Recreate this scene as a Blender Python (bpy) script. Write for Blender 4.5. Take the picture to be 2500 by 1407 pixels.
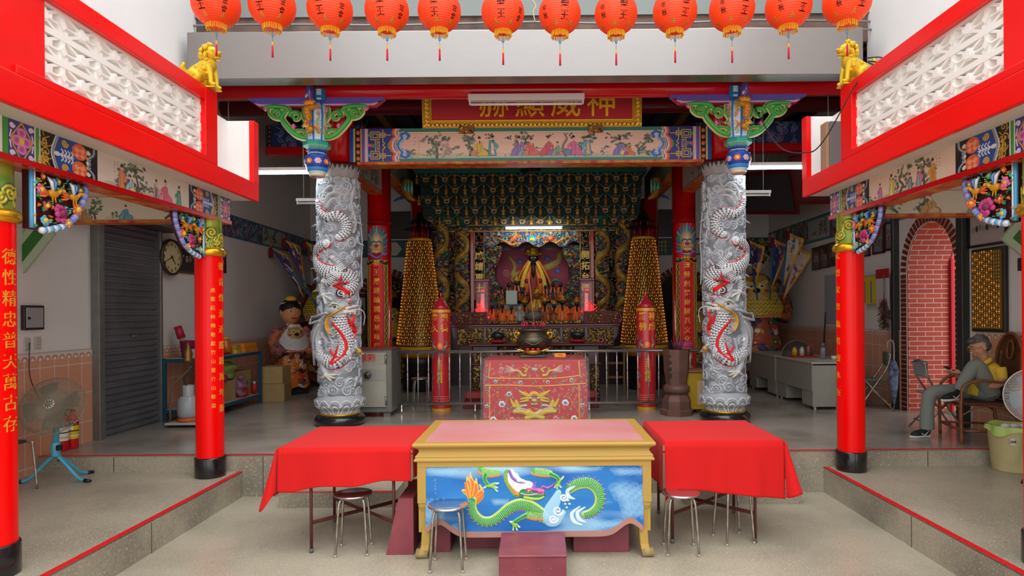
import bpy, math, random
import numpy as np
from mathutils import Vector, Matrix, Euler
from math import sin, cos, pi, radians, sqrt, atan2
for _o in list(bpy.data.objects): bpy.data.objects.remove(_o)
SC = bpy.context.scene
COL = SC.collection
FPX = 1550.0; PPX = 1315.0; PPY = 765.0; CAMZ = 1.87; ROLL = radians(0.45)
cam_d = bpy.data.cameras.new('camera'); cam = bpy.data.objects.new('camera', cam_d); COL.objects.link(cam)
cam_d.sensor_width = 36.0; cam_d.lens = 36.0 * FPX / 2500.0
cam_d.shift_x = (1250 - PPX) / 2500.0; cam_d.shift_y = (PPY - 703.5) / 2500.0
cam_d.clip_start = 0.05; cam_d.clip_end = 200
cam.matrix_world = Matrix.Translation((0, 0, CAMZ)) @ Matrix.Rotation(radians(90), 4, 'X') @ Matrix.Rotation(-ROLL, 4, 'Z')
SC.camera = cam
w = bpy.data.worlds.new('sky'); SC.world = w; w.use_nodes = True
_bg = w.node_tree.nodes['Background']
_bg.inputs['Color'].default_value = (0.93, 0.97, 1.0, 1); _bg.inputs['Strength'].default_value = 1.7
_sun = bpy.data.lights.new('sun', 'SUN'); _sun.energy = 2.2; _sun.angle = radians(70); _sun.color = (1, 0.98, 0.95)
sun = bpy.data.objects.new('sun', _sun); COL.objects.link(sun)
sun.rotation_euler = (radians(28), 0, radians(6))
SC.view_settings.view_transform = 'Standard'; SC.view_settings.look = 'None'
SC.view_settings.gamma = 1; SC.view_settings.use_curve_mapping = False
SC.view_settings.exposure = 0.14
try:
 SC.cycles.use_denoising = True
 SC.cycles.max_bounces = 7; SC.cycles.diffuse_bounces = 4; SC.cycles.glossy_bounces = 3
 SC.cycles.sample_clamp_indirect = 6
except Exception: pass
def _ideal(x, y):
 dx, dy = x - PPX, y - PPY
 return (dx * cos(ROLL) - dy * sin(ROLL)) / FPX, (dx * sin(ROLL) + dy * cos(ROLL)) / FPX
def at_y(x, y, Y):
 a, b = _ideal(x, y); return Vector((a * Y, Y, CAMZ - b * Y))
def at_z(x, y, z):
 a, b = _ideal(x, y); Y = (CAMZ - z) / b; return Vector((a * Y, Y, z))
def at_x(x, y, X):
 a, b = _ideal(x, y); Y = X / a; return Vector((X, Y, CAMZ - b * Y))
def lin(c):
 if isinstance(c, str):
  c = tuple(int(c[i:i + 2], 16) / 255 for i in (0, 2, 4))
 return tuple((v / 12.92 if v <= 0.04045 else ((v + 0.055) / 1.055) ** 2.4) for v in c[:3])
MATS = {}
def mat(name, color='808080', rough=0.55, metal=0.0, noise=0.0, nscale=8.0, bump=0.0, bscale=40.0, coat=0.0, emit=None, estr=0.0, trans=0.0, alpha=1.0, sheen=0.0, ior=1.45, noisecol=None):
 if name in MATS: return MATS[name]
 m = bpy.data.materials.new(name); m.use_nodes = True; MATS[name] = m
 nt = m.node_tree; b = nt.nodes['Principled BSDF']
 c = lin(color)
 b.inputs['Base Color'].default_value = (*c, 1)
 b.inputs['Roughness'].default_value = rough; b.inputs['Metallic'].default_value = metal
 b.inputs['Coat Weight'].default_value = coat; b.inputs['Coat Roughness'].default_value = 0.12
 b.inputs['Transmission Weight'].default_value = trans; b.inputs['Alpha'].default_value = alpha
 b.inputs['Sheen Weight'].default_value = sheen; b.inputs['IOR'].default_value = ior
 if emit:
  b.inputs['Emission Color'].default_value = (*lin(emit), 1); b.inputs['Emission Strength'].default_value = estr
 if noise > 0:
  tc = nt.nodes.new('ShaderNodeTexCoord'); n = nt.nodes.new('ShaderNodeTexNoise'); n.inputs['Scale'].default_value = nscale; n.inputs['Detail'].default_value = 5
  nt.links.new(tc.outputs['Object'], n.inputs['Vector'])
  mx = nt.nodes.new('ShaderNodeMix'); mx.data_type = 'RGBA'
  c2 = lin(noisecol) if noisecol else tuple(v * (1 - noise) for v in c)
  mx.inputs['A'].default_value = (*c, 1); mx.inputs['B'].default_value = (*c2, 1)
  mr = nt.nodes.new('ShaderNodeMapRange'); mr.inputs['From Min'].default_value = 0.35; mr.inputs['From Max'].default_value = 0.65
  nt.links.new(n.outputs['Fac'], mr.inputs['Value']); nt.links.new(mr.outputs['Result'], mx.inputs['Factor'])
  nt.links.new(mx.outputs['Result'], b.inputs['Base Color'])
 if bump > 0:
  tc = nt.nodes.new('ShaderNodeTexCoord'); n = nt.nodes.new('ShaderNodeTexNoise'); n.inputs['Scale'].default_value = bscale; n.inputs['Detail'].default_value = 4
  nt.links.new(tc.outputs['Object'], n.inputs['Vector'])
  bp = nt.nodes.new('ShaderNodeBump'); bp.inputs['Strength'].default_value = bump; bp.inputs['Distance'].default_value = 0.01
  nt.links.new(n.outputs['Fac'], bp.inputs['Height']); nt.links.new(bp.outputs['Normal'], b.inputs['Normal'])
 return m
def paint_mat(name, rough=0.45, metal=0.0, coat=0.0):
 if name in MATS: return MATS[name]
 m = mat(name, 'ffffff', rough, metal, coat=coat)
 nt = m.node_tree; a = nt.nodes.new('ShaderNodeVertexColor'); a.layer_name = 'Col'
 nt.links.new(a.outputs['Color'], nt.nodes['Principled BSDF'].inputs['Base Color'])
 return m
class MB:
 def __init__(s): s.v = []; s.f = []; s.c = []; s.sm = []; s.mi = []; s.k = 0; s.color = (0.8, 0.8, 0.8)
 def add(s, vs, fs, smooth=True, color=None, M=None):
  b = len(s.v)
  if M is not None: vs = [M @ Vector(p) for p in vs]
  s.v.extend([tuple(p) for p in vs]); s.f.extend([tuple(i + b for i in f) for f in fs])
  s.sm.extend([smooth] * len(fs)); s.mi.extend([s.k] * len(fs)); s.c.extend([lin(color) if color is not None else s.color] * len(vs))
  return s
 def box(s, lo, hi, M=None, color=None):
  x0, y0, z0 = lo; x1, y1, z1 = hi
  vs = [(x0, y0, z0), (x1, y0, z0), (x1, y1, z0), (x0, y1, z0), (x0, y0, z1), (x1, y0, z1), (x1, y1, z1), (x0, y1, z1)]
  fs = [(0, 3, 2, 1), (4, 5, 6, 7), (0, 1, 5, 4), (1, 2, 6, 5), (2, 3, 7, 6), (3, 0, 4, 7)]
  return s.add(vs, fs, False, color, M)
 def cbox(s, c, d, M=None, color=None, b=0.0):
  if b > 0: return s.rbox(c, d, b, M, color)
  return s.box([c[i] - d[i] / 2 for i in range(3)], [c[i] + d[i] / 2 for i in range(3)], M, color)
 def rbox(s, c, d, b, M=None, color=None):
  x, y, z = d[0] / 2, d[1] / 2, d[2] / 2; b = min(b, x * .99, y * .99, z * .99)
  vs = []; idx = {}
  for sx in (-1, 1):
   for sy in (-1, 1):
    for sz in (-1, 1):
     for a in range(3):
      e = [x - b, y - b, z - b]; e[a] += b
      idx[(sx, sy, sz, a)] = len(vs); vs.append((c[0] + sx * e[0], c[1] + sy * e[1], c[2] + sz * e[2]))
  fs = []
  I = lambda *k: idx[k]
  for q in (-1, 1):
   fs.append((I(q, -1, -1, 0), I(q, 1, -1, 0), I(q, 1, 1, 0), I(q, -1, 1, 0))[::q])
   fs.append((I(-1, q, -1, 1), I(-1, q, 1, 1), I(1, q, 1, 1), I(1, q, -1, 1))[::q])
   fs.append((I(-1, -1, q, 2), I(1, -1, q, 2), I(1, 1, q, 2), I(-1, 1, q, 2))[::q])
   for r in (-1, 1):
    fs.append((I(q, r, -1, 0), I(q, r, -1, 1), I(q, r, 1, 1), I(q, r, 1, 0))[::-q * r])
    fs.append((I(q, -1, r, 0), I(q, 1, r, 0), I(q, 1, r, 2), I(q, -1, r, 2))[::q * r])
    fs.append((I(-1, q, r, 1), I(1, q, r, 1), I(1, q, r, 2), I(-1, q, r, 2))[::-q * r])
    for t in (-1, 1):
     fs.append((I(q, r, t, 0), I(q, r, t, 1), I(q, r, t, 2))[::q * r * t])
  return s.add(vs, fs, False, color, M)
 def lathe(s, prof, seg=24, M=None, color=None, smooth=True, close=True, a0=0.0, a1=2 * pi, sx=1.0, sy=1.0):
  full = abs(a1 - a0 - 2 * pi) < 1e-6; n = seg if full else seg + 1
  vs = []; fs = []
  for r, z in prof:
   for i in range(n):
    a = a0 + (a1 - a0) * i / seg; vs.append((r * cos(a) * sx, r * sin(a) * sy, z))
  for j in range(len(prof) - 1):
   for i in range(seg):
    k = (i + 1) % n; fs.append((j * n + i, j * n + k, (j + 1) * n + k, (j + 1) * n + i))
  if close and full:
   if prof[0][0] > 1e-5: fs.append(tuple(range(n))[::-1])
   if prof[-1][0] > 1e-5: fs.append(tuple(range((len(prof) - 1) * n, len(prof) * n)))
  return s.add(vs, fs, smooth, color, M)
 def cyl(s, p0, p1, r, r1=None, seg=16, color=None, M=None):
  return s.tube([p0, p1], r if r1 is None else [r, r1], seg, color, M)
 def tube(s, pts, r, seg=10, color=None, M=None, caps=True, flat=1.0, ups=None):
  pts = [Vector(p) for p in pts]; n = len(pts)
  rs = list(np.interp(np.linspace(0, 1, n), np.linspace(0, 1, len(r)), r)) if hasattr(r, '__len__') else [r] * n
  vs = []; fs = []; prev = None
  for i, p in enumerate(pts):
   t = (pts[min(i + 1, n - 1)] - pts[max(i - 1, 0)])
   if t.length < 1e-9: t = Vector((0, 0, 1))
   t.normalize()
   if prev is None:
    u = Vector(ups) if ups else (Vector((0, 0, 1)) if abs(t.z) < .9 else Vector((0, 1, 0)))
    u = (u - t * u.dot(t)).normalized()
   else:
    u = prev - t * prev.dot(t)
    u = u.normalized() if u.length > 1e-6 else prev
   prev = u; w_ = t.cross(u)
   for k in range(seg):
    a = 2 * pi * k / seg; vs.append(p + (u * cos(a) * flat + w_ * sin(a)) * rs[i])
  for i in range(n - 1):
   for k in range(seg):
    k2 = (k + 1) % seg; fs.append((i * seg + k, i * seg + k2, (i + 1) * seg + k2, (i + 1) * seg + k))
  if caps: fs.append(tuple(range(seg))[::-1]); fs.append(tuple(range((n - 1) * seg, n * seg)))
  return s.add(vs, fs, seg > 4, color, M)
 def ball(s, c, r, seg=12, rings=8, color=None, M=None):
  rx, ry, rz = r if hasattr(r, '__len__') else (r, r, r)
  vs = [(c[0], c[1], c[2] - rz)]
  for j in range(1, rings):
   a = -pi / 2 + pi * j / rings
   for i in range(seg):
    b = 2 * pi * i / seg; vs.append((c[0] + rx * cos(a) * cos(b), c[1] + ry * cos(a) * sin(b), c[2] + rz * sin(a)))
  vs.append((c[0], c[1], c[2] + rz)); fs = []
  for i in range(seg):
   k = (i + 1) % seg; fs.append((0, 1 + k, 1 + i)); L = 1 + (rings - 2) * seg; fs.append((L + i, L + k, len(vs) - 1))
   for j in range(rings - 2):
    a = 1 + j * seg; fs.append((a + i, a + k, a + seg + k, a + seg + i))
  return s.add(vs, fs, True, color, M)
 def prism(s, poly, d0, d1, axis='y', M=None, color=None):
  n = len(poly); vs = []
  for d in (d0, d1):
   for a, b in poly: vs.append({'y': (a, d, b), 'x': (d, a, b), 'z': (a, b, d)}[axis])
  fs = [tuple(range(n)), tuple(range(n, 2 * n))[::-1]]
  for i in range(n):
   k = (i + 1) % n; fs.append((i, i + n, k + n, k))
  return s.add(vs, fs, False, color, M)
 def sheet(s, fn, nu, nv, color=None, smooth=True, M=None):
  vs = [fn(i / nu, j / nv) for j in range(nv + 1) for i in range(nu + 1)]
  fs = [(j * (nu + 1) + i, j * (nu + 1) + i + 1, (j + 1) * (nu + 1) + i + 1, (j + 1) * (nu + 1) + i) for j in range(nv) for i in range(nu)]
  return s.add(vs, fs, smooth, color, M)
 def mesh(s, name, m=None):
  me = bpy.data.meshes.new(name); me.from_pydata(s.v, [], s.f)
  me.polygons.foreach_set('use_smooth', s.sm)
  if m is not None:
   for mm in (m if isinstance(m, (list, tuple)) else [m]): me.materials.append(mm)
   me.polygons.foreach_set('material_index', s.mi)
  ca = me.color_attributes.new('Col', 'FLOAT_COLOR', 'POINT')
  arr = np.ones((len(s.v), 4), dtype=np.float32); arr[:, :3] = np.array(s.c, dtype=np.float32).reshape(-1, 3)
  ca.data.foreach_set('color', arr.ravel()); me.validate(); me.update()
  return me
 def obj(s, name, m=None, parent=None, loc=(0, 0, 0), rot=(0, 0, 0), smooth_angle=True):
  o = bpy.data.objects.new(name, s.mesh(name, m)); COL.objects.link(o); o.location = loc; o.rotation_euler = rot
  if parent is not None: o.parent = parent
  return o
def tag(o, label=None, cat=None, group=None, kind=None):
 if label: o['label'] = label
 if cat: o['category'] = cat
 if group: o['group'] = group
 if kind: o['kind'] = kind
 return o
def thing(name, label, cat, loc=(0, 0, 0), rz=0.0, group=None):
 o = bpy.data.objects.new(name, None); COL.objects.link(o); o.location = loc; o.rotation_euler = (0, 0, rz); o.empty_display_size = .1
 return tag(o, label, cat, group)
def struct(o, label=None): o['kind'] = 'structure'; o['label'] = label or o.name.replace('_', ' '); return o
def copy_tree(o, parent=None, label=None, loc=None, rz=None, group=None):
 kids = [c for c in o.children]
 c = o.copy(); COL.objects.link(c); c.parent = parent
 for ch in kids: copy_tree(ch, c)
 if label: c['label'] = label
 if group: c['group'] = group
 if loc is not None: c.location = loc
 if rz is not None: c.rotation_euler = (c.rotation_euler[0], c.rotation_euler[1], rz)
 return c
def bevel(o, wd=0.005, seg=2):
 b = o.modifiers.new('bevel', 'BEVEL'); b.width = wd; b.segments = seg; b.limit_method = 'ANGLE'; b.angle_limit = radians(35)
 return o
def catmull(pts, n=8):
 P = [Vector(p) if len(p) == 3 else Vector((p[0], p[1], 0)) for p in pts]; out = []
 for i in range(len(P) - 1):
  p0 = P[max(i - 1, 0)]; p1 = P[i]; p2 = P[i + 1]; p3 = P[min(i + 2, len(P) - 1)]
  for k in range(n):
   t = k / n; out.append(0.5 * ((2 * p1) + (p2 - p0) * t + (2 * p0 - 5 * p1 + 4 * p2 - p3) * t * t + (3 * p1 - p0 - 3 * p2 + p3) * t ** 3))
 out.append(P[-1]); return out
def lerp(a, b, t): return a + (b - a) * t
def text_mesh(s, size, extrude=0.002, bold=0.0, align='CENTER', spacing=1.0, line=1.0):
 cu = bpy.data.curves.new('text', 'FONT'); cu.body = s; cu.size = size; cu.extrude = extrude; cu.offset = bold
 cu.align_x = align; cu.align_y = 'CENTER'; cu.resolution_u = 3; cu.space_line = line; cu.space_character = spacing
 o = bpy.data.objects.new('text', cu); COL.objects.link(o)
 bpy.context.view_layer.update()
 dg = bpy.context.evaluated_depsgraph_get(); me = bpy.data.meshes.new_from_object(o.evaluated_get(dg))
 bpy.data.objects.remove(o); bpy.data.curves.remove(cu)
 return me
def text(s, size, m, name='lettering', parent=None, loc=(0, 0, 0), rot=(radians(90), 0, 0), extrude=0.002, bold=0.0, sx=1.0, sy=1.0, bend=None, **k):
 """bend=R: wraps the lettering round a vertical cylinder of radius R at the origin (facing -Y)."""
 me = text_mesh(s, size, extrude, bold, **k); me.name = name
 me.materials.clear(); me.materials.append(m)
 n = len(me.vertices); co = np.empty(n * 3, dtype=np.float32); me.vertices.foreach_get('co', co); co = co.reshape(-1, 3)
 co[:, 0] *= sx; co[:, 1] *= sy
 if bend:
  th = co[:, 0] / bend; r = bend + co[:, 2]
  co = np.stack([r * np.sin(th), -r * np.cos(th), co[:, 1]], 1); rot = (0, 0, rot[2] if rot[0] != radians(90) or rot[2] else 0)
 me.vertices.foreach_set('co', co.ravel().astype(np.float32)); me.update()
 o = bpy.data.objects.new(name, me); COL.objects.link(o); o.location = loc; o.rotation_euler = rot
 if parent is not None: o.parent = parent
 return o
class Canvas:
 def __init__(s, W, H, base='ffffff', wrap=False):
  s.W, s.H, s.wrap = W, H, wrap
  s.col = np.empty((H, W, 3), dtype=np.float32); s.col[:] = lin(base); s.h = np.zeros((H, W), dtype=np.float32)
  s.hold = None
 def _win(s, x0, x1, y0, y1):
  y0 = max(0, int(math.floor(y0))); y1 = min(s.H, int(math.ceil(y1)) + 1)
  if not s.wrap: x0 = max(0, int(math.floor(x0))); x1 = min(s.W, int(math.ceil(x1)) + 1)
  else: x0 = int(math.floor(x0)); x1 = min(int(math.ceil(x1)) + 1, x0 + s.W)
  if x1 <= x0 or y1 <= y0: return None
  xs = np.arange(x0, x1); ys = np.arange(y0, y1)
  return ys, xs % s.W, ys[:, None].astype(np.float32), xs[None, :].astype(np.float32)
 def _put(s, ys, xi, mask, color, h=None, hmode='max', alpha=1.0):
  ix = np.ix_(ys, xi)
  if color is not None:
   a = (mask * alpha)[..., None].astype(np.float32)
   c = np.array(lin(color), dtype=np.float32) if not isinstance(color, np.ndarray) else color
   s.col[ix] = s.col[ix] * (1 - a) + c * a
  if h is not None:
   m = mask > 0.5; cur = s.h[ix]
   new = np.where(m, np.maximum(cur, h) if hmode == 'max' else (h if hmode == 'set' else cur + h), cur)
   s.h[ix] = new
 def rect(s, x0, y0, x1, y1, color, h=None, hmode='set', alpha=1.0):
  w_ = s._win(x0, x1 - 1, y0, y1 - 1)
  if w_: s._put(w_[0], w_[1], np.ones((len(w_[0]), len(w_[1]))), color, h, hmode, alpha)
 def poly(s, pts, color, h=None, hmode='set', alpha=1.0, edge=None, ew=1.0):
  px = [p[0] for p in pts]; py = [p[1] for p in pts]
  w_ = s._win(min(px), max(px), min(py), max(py))
  if not w_: return
  ys, xi, Y, X = w_; ins = np.zeros((len(ys), len(xi)), bool); n = len(pts)
  for i in range(n):
   x1, y1 = pts[i][0], pts[i][1]; x2, y2 = pts[(i + 1) % n][0], pts[(i + 1) % n][1]
   if y1 == y2: continue
   cnd = ((y1 > Y) != (y2 > Y)) & (X < (x2 - x1) * (Y - y1) / (y2 - y1) + x1); ins ^= cnd
  s._put(ys, xi, ins.astype(np.float32), color, h, hmode, alpha)
  if edge: s.stroke(list(pts) + [pts[0]], ew, edge, smooth=False)
 def ell(s, cx, cy, rx, ry, color, h=None, ang=0.0, dome=False, alpha=1.0, color2=None, hmode='max'):
  R = max(rx, ry); w_ = s._win(cx - R, cx + R, cy - R, cy + R)
  if not w_: return
  ys, xi, Y, X = w_; u = (X - cx) * cos(ang) + (Y - cy) * sin(ang); v = -(X - cx) * sin(ang) + (Y - cy) * cos(ang)
  q = (u / rx) ** 2 + (v / ry) ** 2; m = np.clip((1.15 - q) * 4, 0, 1) if min(rx, ry) > 2 else (q < 1).astype(float)
  hh = None if h is None else (h * np.sqrt(np.clip(1 - q, 0, 1)) if dome else np.full(q.shape, h))
  c = color
  if color2:
   t = np.clip(q, 0, 1)[..., None]; c = (np.array(lin(color)) * (1 - t) + np.array(lin(color2)) * t).astype(np.float32)
  s._put(ys, xi, m, c, hh, hmode, alpha)
 def stroke(s, pts, r, color, h=None, smooth=True, fn=None, alpha=1.0, base=0.0, n=8, hmode='max'):
  """r: number or list along the path. fn(S, Q, R) -> colour array, S arc length, Q signed -1..1 across."""
  P = catmull([(p[0], p[1]) for p in pts], n) if smooth and len(pts) > 2 else [Vector((p[0], p[1], 0)) for p in pts]
  m = len(P); rr = np.interp(np.linspace(0, 1, m), np.linspace(0, 1, len(r)), r) if hasattr(r, '__len__') else np.full(m, float(r))
  xs = [p.x for p in P]; ys_ = [p.y for p in P]; R = rr.max() + 1
  w_ = s._win(min(xs) - R, max(xs) + R, min(ys_) - R, max(ys_) + R)
  if not w_: return
  ys, xi, Y, X = w_; best = np.full((len(ys), len(xi)), 9.0, dtype=np.float32); S = np.zeros_like(best); Q = np.zeros_like(best); RR = np.ones_like(best)
  acc = 0.0; ox = X[0, 0]; oy = Y[0, 0]
  for i in range(m - 1):
   x1, y1, x2, y2 = xs[i], ys_[i], xs[i + 1], ys_[i + 1]; dx, dy = x2 - x1, y2 - y1; L2 = dx * dx + dy * dy
   if L2 < 1e-9: continue
   L = sqrt(L2); rm = max(rr[i], rr[i + 1]) + 1
   a0 = int(max(0, min(x1, x2) - rm - ox)); a1 = int(min(len(xi), max(x1, x2) + rm - ox + 2)); b0 = int(max(0, min(y1, y2) - rm - oy)); b1 = int(min(len(ys), max(y1, y2) + rm - oy + 2))
   if a1 <= a0 or b1 <= b0: acc += L; continue
   XX = X[:, a0:a1]; YY = Y[b0:b1, :]
   t = np.clip(((XX - x1) * dx + (YY - y1) * dy) / L2, 0, 1); ex = XX - x1 - t * dx; ey = YY - y1 - t * dy
   d = np.sqrt(ex * ex + ey * ey); rl = rr[i] + (rr[i + 1] - rr[i]) * t; q = d / np.maximum(rl, 0.3)
   sg = np.sign(dx * ey - dy * ex); sub = (slice(b0, b1), slice(a0, a1)); better = q < best[sub]
   best[sub] = np.where(better, q, best[sub]); S[sub] = np.where(better, acc + t * L, S[sub]); Q[sub] = np.where(better, q * sg, Q[sub]); RR[sub] = np.where(better, rl, RR[sub])
   acc += L
  mk = np.clip((1 - best) * np.maximum(RR, 1) + 0.5, 0, 1) * (best < 8)
  c = fn(S, Q, RR).astype(np.float32) if fn else color
  hh = None if h is None else base + h * np.sqrt(np.clip(1 - best * best, 0, 1))
  s._put(ys, xi, mk, c, hh, hmode, alpha)
 def spiral(s, cx, cy, R, r, color, h=None, turns=1.6, a0=0.0, dirn=1, **k):
  pts = [(cx + (R * (1 - t * .85)) * cos(a0 + dirn * t * turns * 2 * pi), cy + (R * (1 - t * .85)) * sin(a0 + dirn * t * turns * 2 * pi)) for t in [i / 18 for i in range(19)]]
  s.stroke(pts, r, color, h, smooth=False, **k)
 def obj(s, name, m, parent, place, depth=None, loc=(0, 0, 0), rot=(0, 0, 0), flip=False, mask=None):
  """place(U, V, Hgt) -> X, Y, Z arrays; U 0..1 across, V 0..1 down"""
  W, H = s.W, s.H; U, V = np.meshgrid(np.linspace(0, 1, W + 1 if s.wrap else W), np.linspace(0, 1, H))
  hg, cl = (np.concatenate([s.h, s.h[:, :1]], 1), np.concatenate([s.col, s.col[:, :1]], 1)) if s.wrap else (s.h, s.col)
  if s.wrap: W += 1
  X, Y, Z = place(U, V, hg); co = np.stack([X + 0 * U, Y + 0 * U, Z + 0 * U], -1).reshape(-1, 3)
  i = (np.arange(H - 1)[:, None] * W + np.arange(W - 1)[None, :]).ravel()
  fc = np.stack([i, i + W, i + W + 1, i + 1], 1) if not flip else np.stack([i, i + 1, i + W + 1, i + W], 1)
  if mask is not None: fc = fc[mask.ravel()[fc].all(1)]
  me = bpy.data.meshes.new(name); nf = len(fc)
  me.vertices.add(len(co)); me.vertices.foreach_set('co', co.ravel().astype(np.float32))
  me.loops.add(nf * 4); me.loops.foreach_set('vertex_index', fc.ravel().astype(np.int32))
  me.polygons.add(nf); me.polygons.foreach_set('loop_start', np.arange(0, nf * 4, 4, dtype=np.int32)); me.polygons.foreach_set('loop_total', np.full(nf, 4, dtype=np.int32))
  me.update(calc_edges=True); me.polygons.foreach_set('use_smooth', np.ones(nf, dtype=bool))
  ca = me.color_attributes.new('Col', 'FLOAT_COLOR', 'POINT'); arr = np.ones((len(co), 4), dtype=np.float32); arr[:, :3] = cl.reshape(-1, 3); ca.data.foreach_set('color', arr.ravel())
  me.materials.append(m); me.update()
  o = bpy.data.objects.new(name, me); COL.objects.link(o); o.location = loc; o.rotation_euler = rot
  if parent is not None: o.parent = parent
  return o
def flat_y(x0, x1, z1, z0, y, depth=1.0):      # facing -Y (towards the courtyard)
 return lambda U, V, h: (x0 + (x1 - x0) * U, y - h * depth, z1 + (z0 - z1) * V)
def flat_x(y0, y1, z1, z0, x, sgn=1, depth=1.0):
 return lambda U, V, h: (x + sgn * h * depth, y0 + (y1 - y0) * U, z1 + (z0 - z1) * V)
rnd = random.Random(7)
_nr = np.random.RandomState(3)
def vnoise(H, W, cells, seed=0, octaves=3):
 r = np.random.RandomState(seed); out = np.zeros((H, W), dtype=np.float32); amp = 1.0; tot = 0
 for o in range(octaves):
  n = cells * 2 ** o; g = r.rand(n + 2, n + 2); y = np.linspace(0, n, H); x = np.linspace(0, n, W)
  yi = y.astype(int); xi = x.astype(int); fy = (y - yi)[:, None]; fx = (x - xi)[None, :]; fy = fy * fy * (3 - 2 * fy); fx = fx * fx * (3 - 2 * fx)
  a = g[np.ix_(yi, xi)]; b = g[np.ix_(yi, xi + 1)]; c = g[np.ix_(yi + 1, xi)]; d = g[np.ix_(yi + 1, xi + 1)]
  out += amp * ((a * (1 - fx) + b * fx) * (1 - fy) + (c * (1 - fx) + d * fx) * fy); tot += amp; amp *= .5
 return out / tot
GOLD = mat('gold paint', 'd9a51e', 0.32, 0.75, bump=0.15)
RED = mat('red lacquer', 'f80000', 0.28, coat=0.06); RED.node_tree.nodes['Principled BSDF'].inputs['Specular IOR Level'].default_value = .3
# SETTING: floors, steps, walls, roof, side galleries
CX = -0.08                                  # the axis of the hall
def _mapped(nt, axes, scale=1.0):
 tc = nt.nodes.new('ShaderNodeTexCoord'); sp = nt.nodes.new('ShaderNodeSeparateXYZ'); cb = nt.nodes.new('ShaderNodeCombineXYZ')
 nt.links.new(tc.outputs['Object'], sp.inputs[0])
 for i, a in enumerate(axes): nt.links.new(sp.outputs[a], cb.inputs[i])
 return cb.outputs[0]
def brick_mat(name, c1, c2, mortar, bw, bh, axes='YZ', offset=0.0, msize=0.006, rough=0.35, bump=0.3, noise=0.0, coat=0.0):
 m = mat(name, c1, rough, coat=coat); nt = m.node_tree; b = nt.nodes['Principled BSDF']
 br = nt.nodes.new('ShaderNodeTexBrick'); br.offset = offset; br.squash = 1.0
 for k, v in (('Color1', c1), ('Color2', c2), ('Mortar', mortar)): br.inputs[k].default_value = (*lin(v), 1)
 br.inputs['Scale'].default_value = 1.0; br.inputs['Mortar Size'].default_value = msize; br.inputs['Mortar Smooth'].default_value = 0.1
 br.inputs['Brick Width'].default_value = bw; br.inputs['Row Height'].default_value = bh
 nt.links.new(_mapped(nt, axes), br.inputs['Vector']); nt.links.new(br.outputs['Color'], b.inputs['Base Color'])
 bp = nt.nodes.new('ShaderNodeBump'); bp.inputs['Strength'].default_value = bump; bp.inputs['Distance'].default_value = 0.004; bp.invert = True
 nt.links.new(br.outputs['Fac'], bp.inputs['Height']); nt.links.new(bp.outputs['Normal'], b.inputs['Normal'])
 return m
def terrazzo(name, base, rough, dark='6b6455', flecks=True, light='d8d2c0', spk=150.0, stain='8f8a78'):
 m = mat(name, base, rough); nt = m.node_tree; b = nt.nodes['Principled BSDF']; L = nt.links
 tc = nt.nodes.new('ShaderNodeTexCoord')
 def N(scale, detail=2):
  n = nt.nodes.new('ShaderNodeTexNoise'); n.inputs['Scale'].default_value = scale; n.inputs['Detail'].default_value = detail; L.new(tc.outputs['Object'], n.inputs['Vector']); return n.outputs['Fac']
 def ramp(f, a, c): r = nt.nodes.new('ShaderNodeMapRange'); r.inputs['From Min'].default_value = a; r.inputs['From Max'].default_value = c; L.new(f, r.inputs['Value']); return r.outputs['Result']
 def mix(A, B, f):
  x = nt.nodes.new('ShaderNodeMix'); x.data_type = 'RGBA'; L.new(f, x.inputs['Factor'])
  for k, v in (('A', A), ('B', B)):
   if isinstance(v, str): x.inputs[k].default_value = (*lin(v), 1)
   else: L.new(v, x.inputs[k])
  return x.outputs['Result']
 c = mix(base, stain, ramp(N(1.1, 5), 0.42, 0.68))
 if flecks: c = mix(c, light, ramp(N(spk * .6), 0.60, 0.66))
 c = mix(c, dark, ramp(N(spk), 0.62, 0.70))
 v = nt.nodes.new('ShaderNodeTexVoronoi'); v.inputs['Scale'].default_value = spk * .55; L.new(tc.outputs['Object'], v.inputs['Vector'])
 hs = nt.nodes.new('ShaderNodeMix'); hs.data_type = 'RGBA'; hs.blend_type = 'MULTIPLY'; hs.inputs['Factor'].default_value = .16
 L.new(c, hs.inputs['A']); L.new(v.outputs['Color'], hs.inputs['B']); L.new(hs.outputs['Result'], b.inputs['Base Color'])
 rr = nt.nodes.new('ShaderNodeMapRange'); rr.inputs['To Min'].default_value = rough - .08; rr.inputs['To Max'].default_value = rough + .14; L.new(N(3, 4), rr.inputs['Value']); L.new(rr.outputs['Result'], b.inputs['Roughness'])
 return m
M_TER = terrazzo('terrazzo', 'b4ad99', 0.27, stain='9c9583', light='d4cdbb', dark='5a5244')
M_TERH = terrazzo('terrazzo polished', 'b0a99e', 0.15, flecks=False, dark='7a7266', light='bdb6a8', stain='8c857a')
M_RISER = terrazzo('washed stone riser', 'aea591', 0.75, spk=110, stain='7f796a', light='b8b09e')
M_WALL = mat('warm white wall', 'e0ddd8', 0.7, noise=.06, nscale=1.3)
M_WALLW = mat('white render', 'f0f0ee', 0.75, noise=.04, nscale=2)
M_SOF = mat('soffit paint', 'd8d2c6', 0.7, noise=.10, nscale=1.5)
M_REDP = mat('red enamel paint', 'f60000', 0.3, coat=.08, noise=.06, nscale=3)
M_EDGE = mat('red painted edge', 'e0101c', 0.5, noise=.25, nscale=30)
M_TILEL = brick_mat('peach wall tile', 'd89c7c', 'cf9272', 'd2c6b8', .2, .335, 'YZ', 0, .006)
M_TILEB = brick_mat('peach wall tile back', 'c58a6c', 'bd8266', 'c8bcae', .2, .335, 'XZ', 0, .006)
M_DARKW = mat('dark ceiling paint', '4a4142', 0.8)
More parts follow.
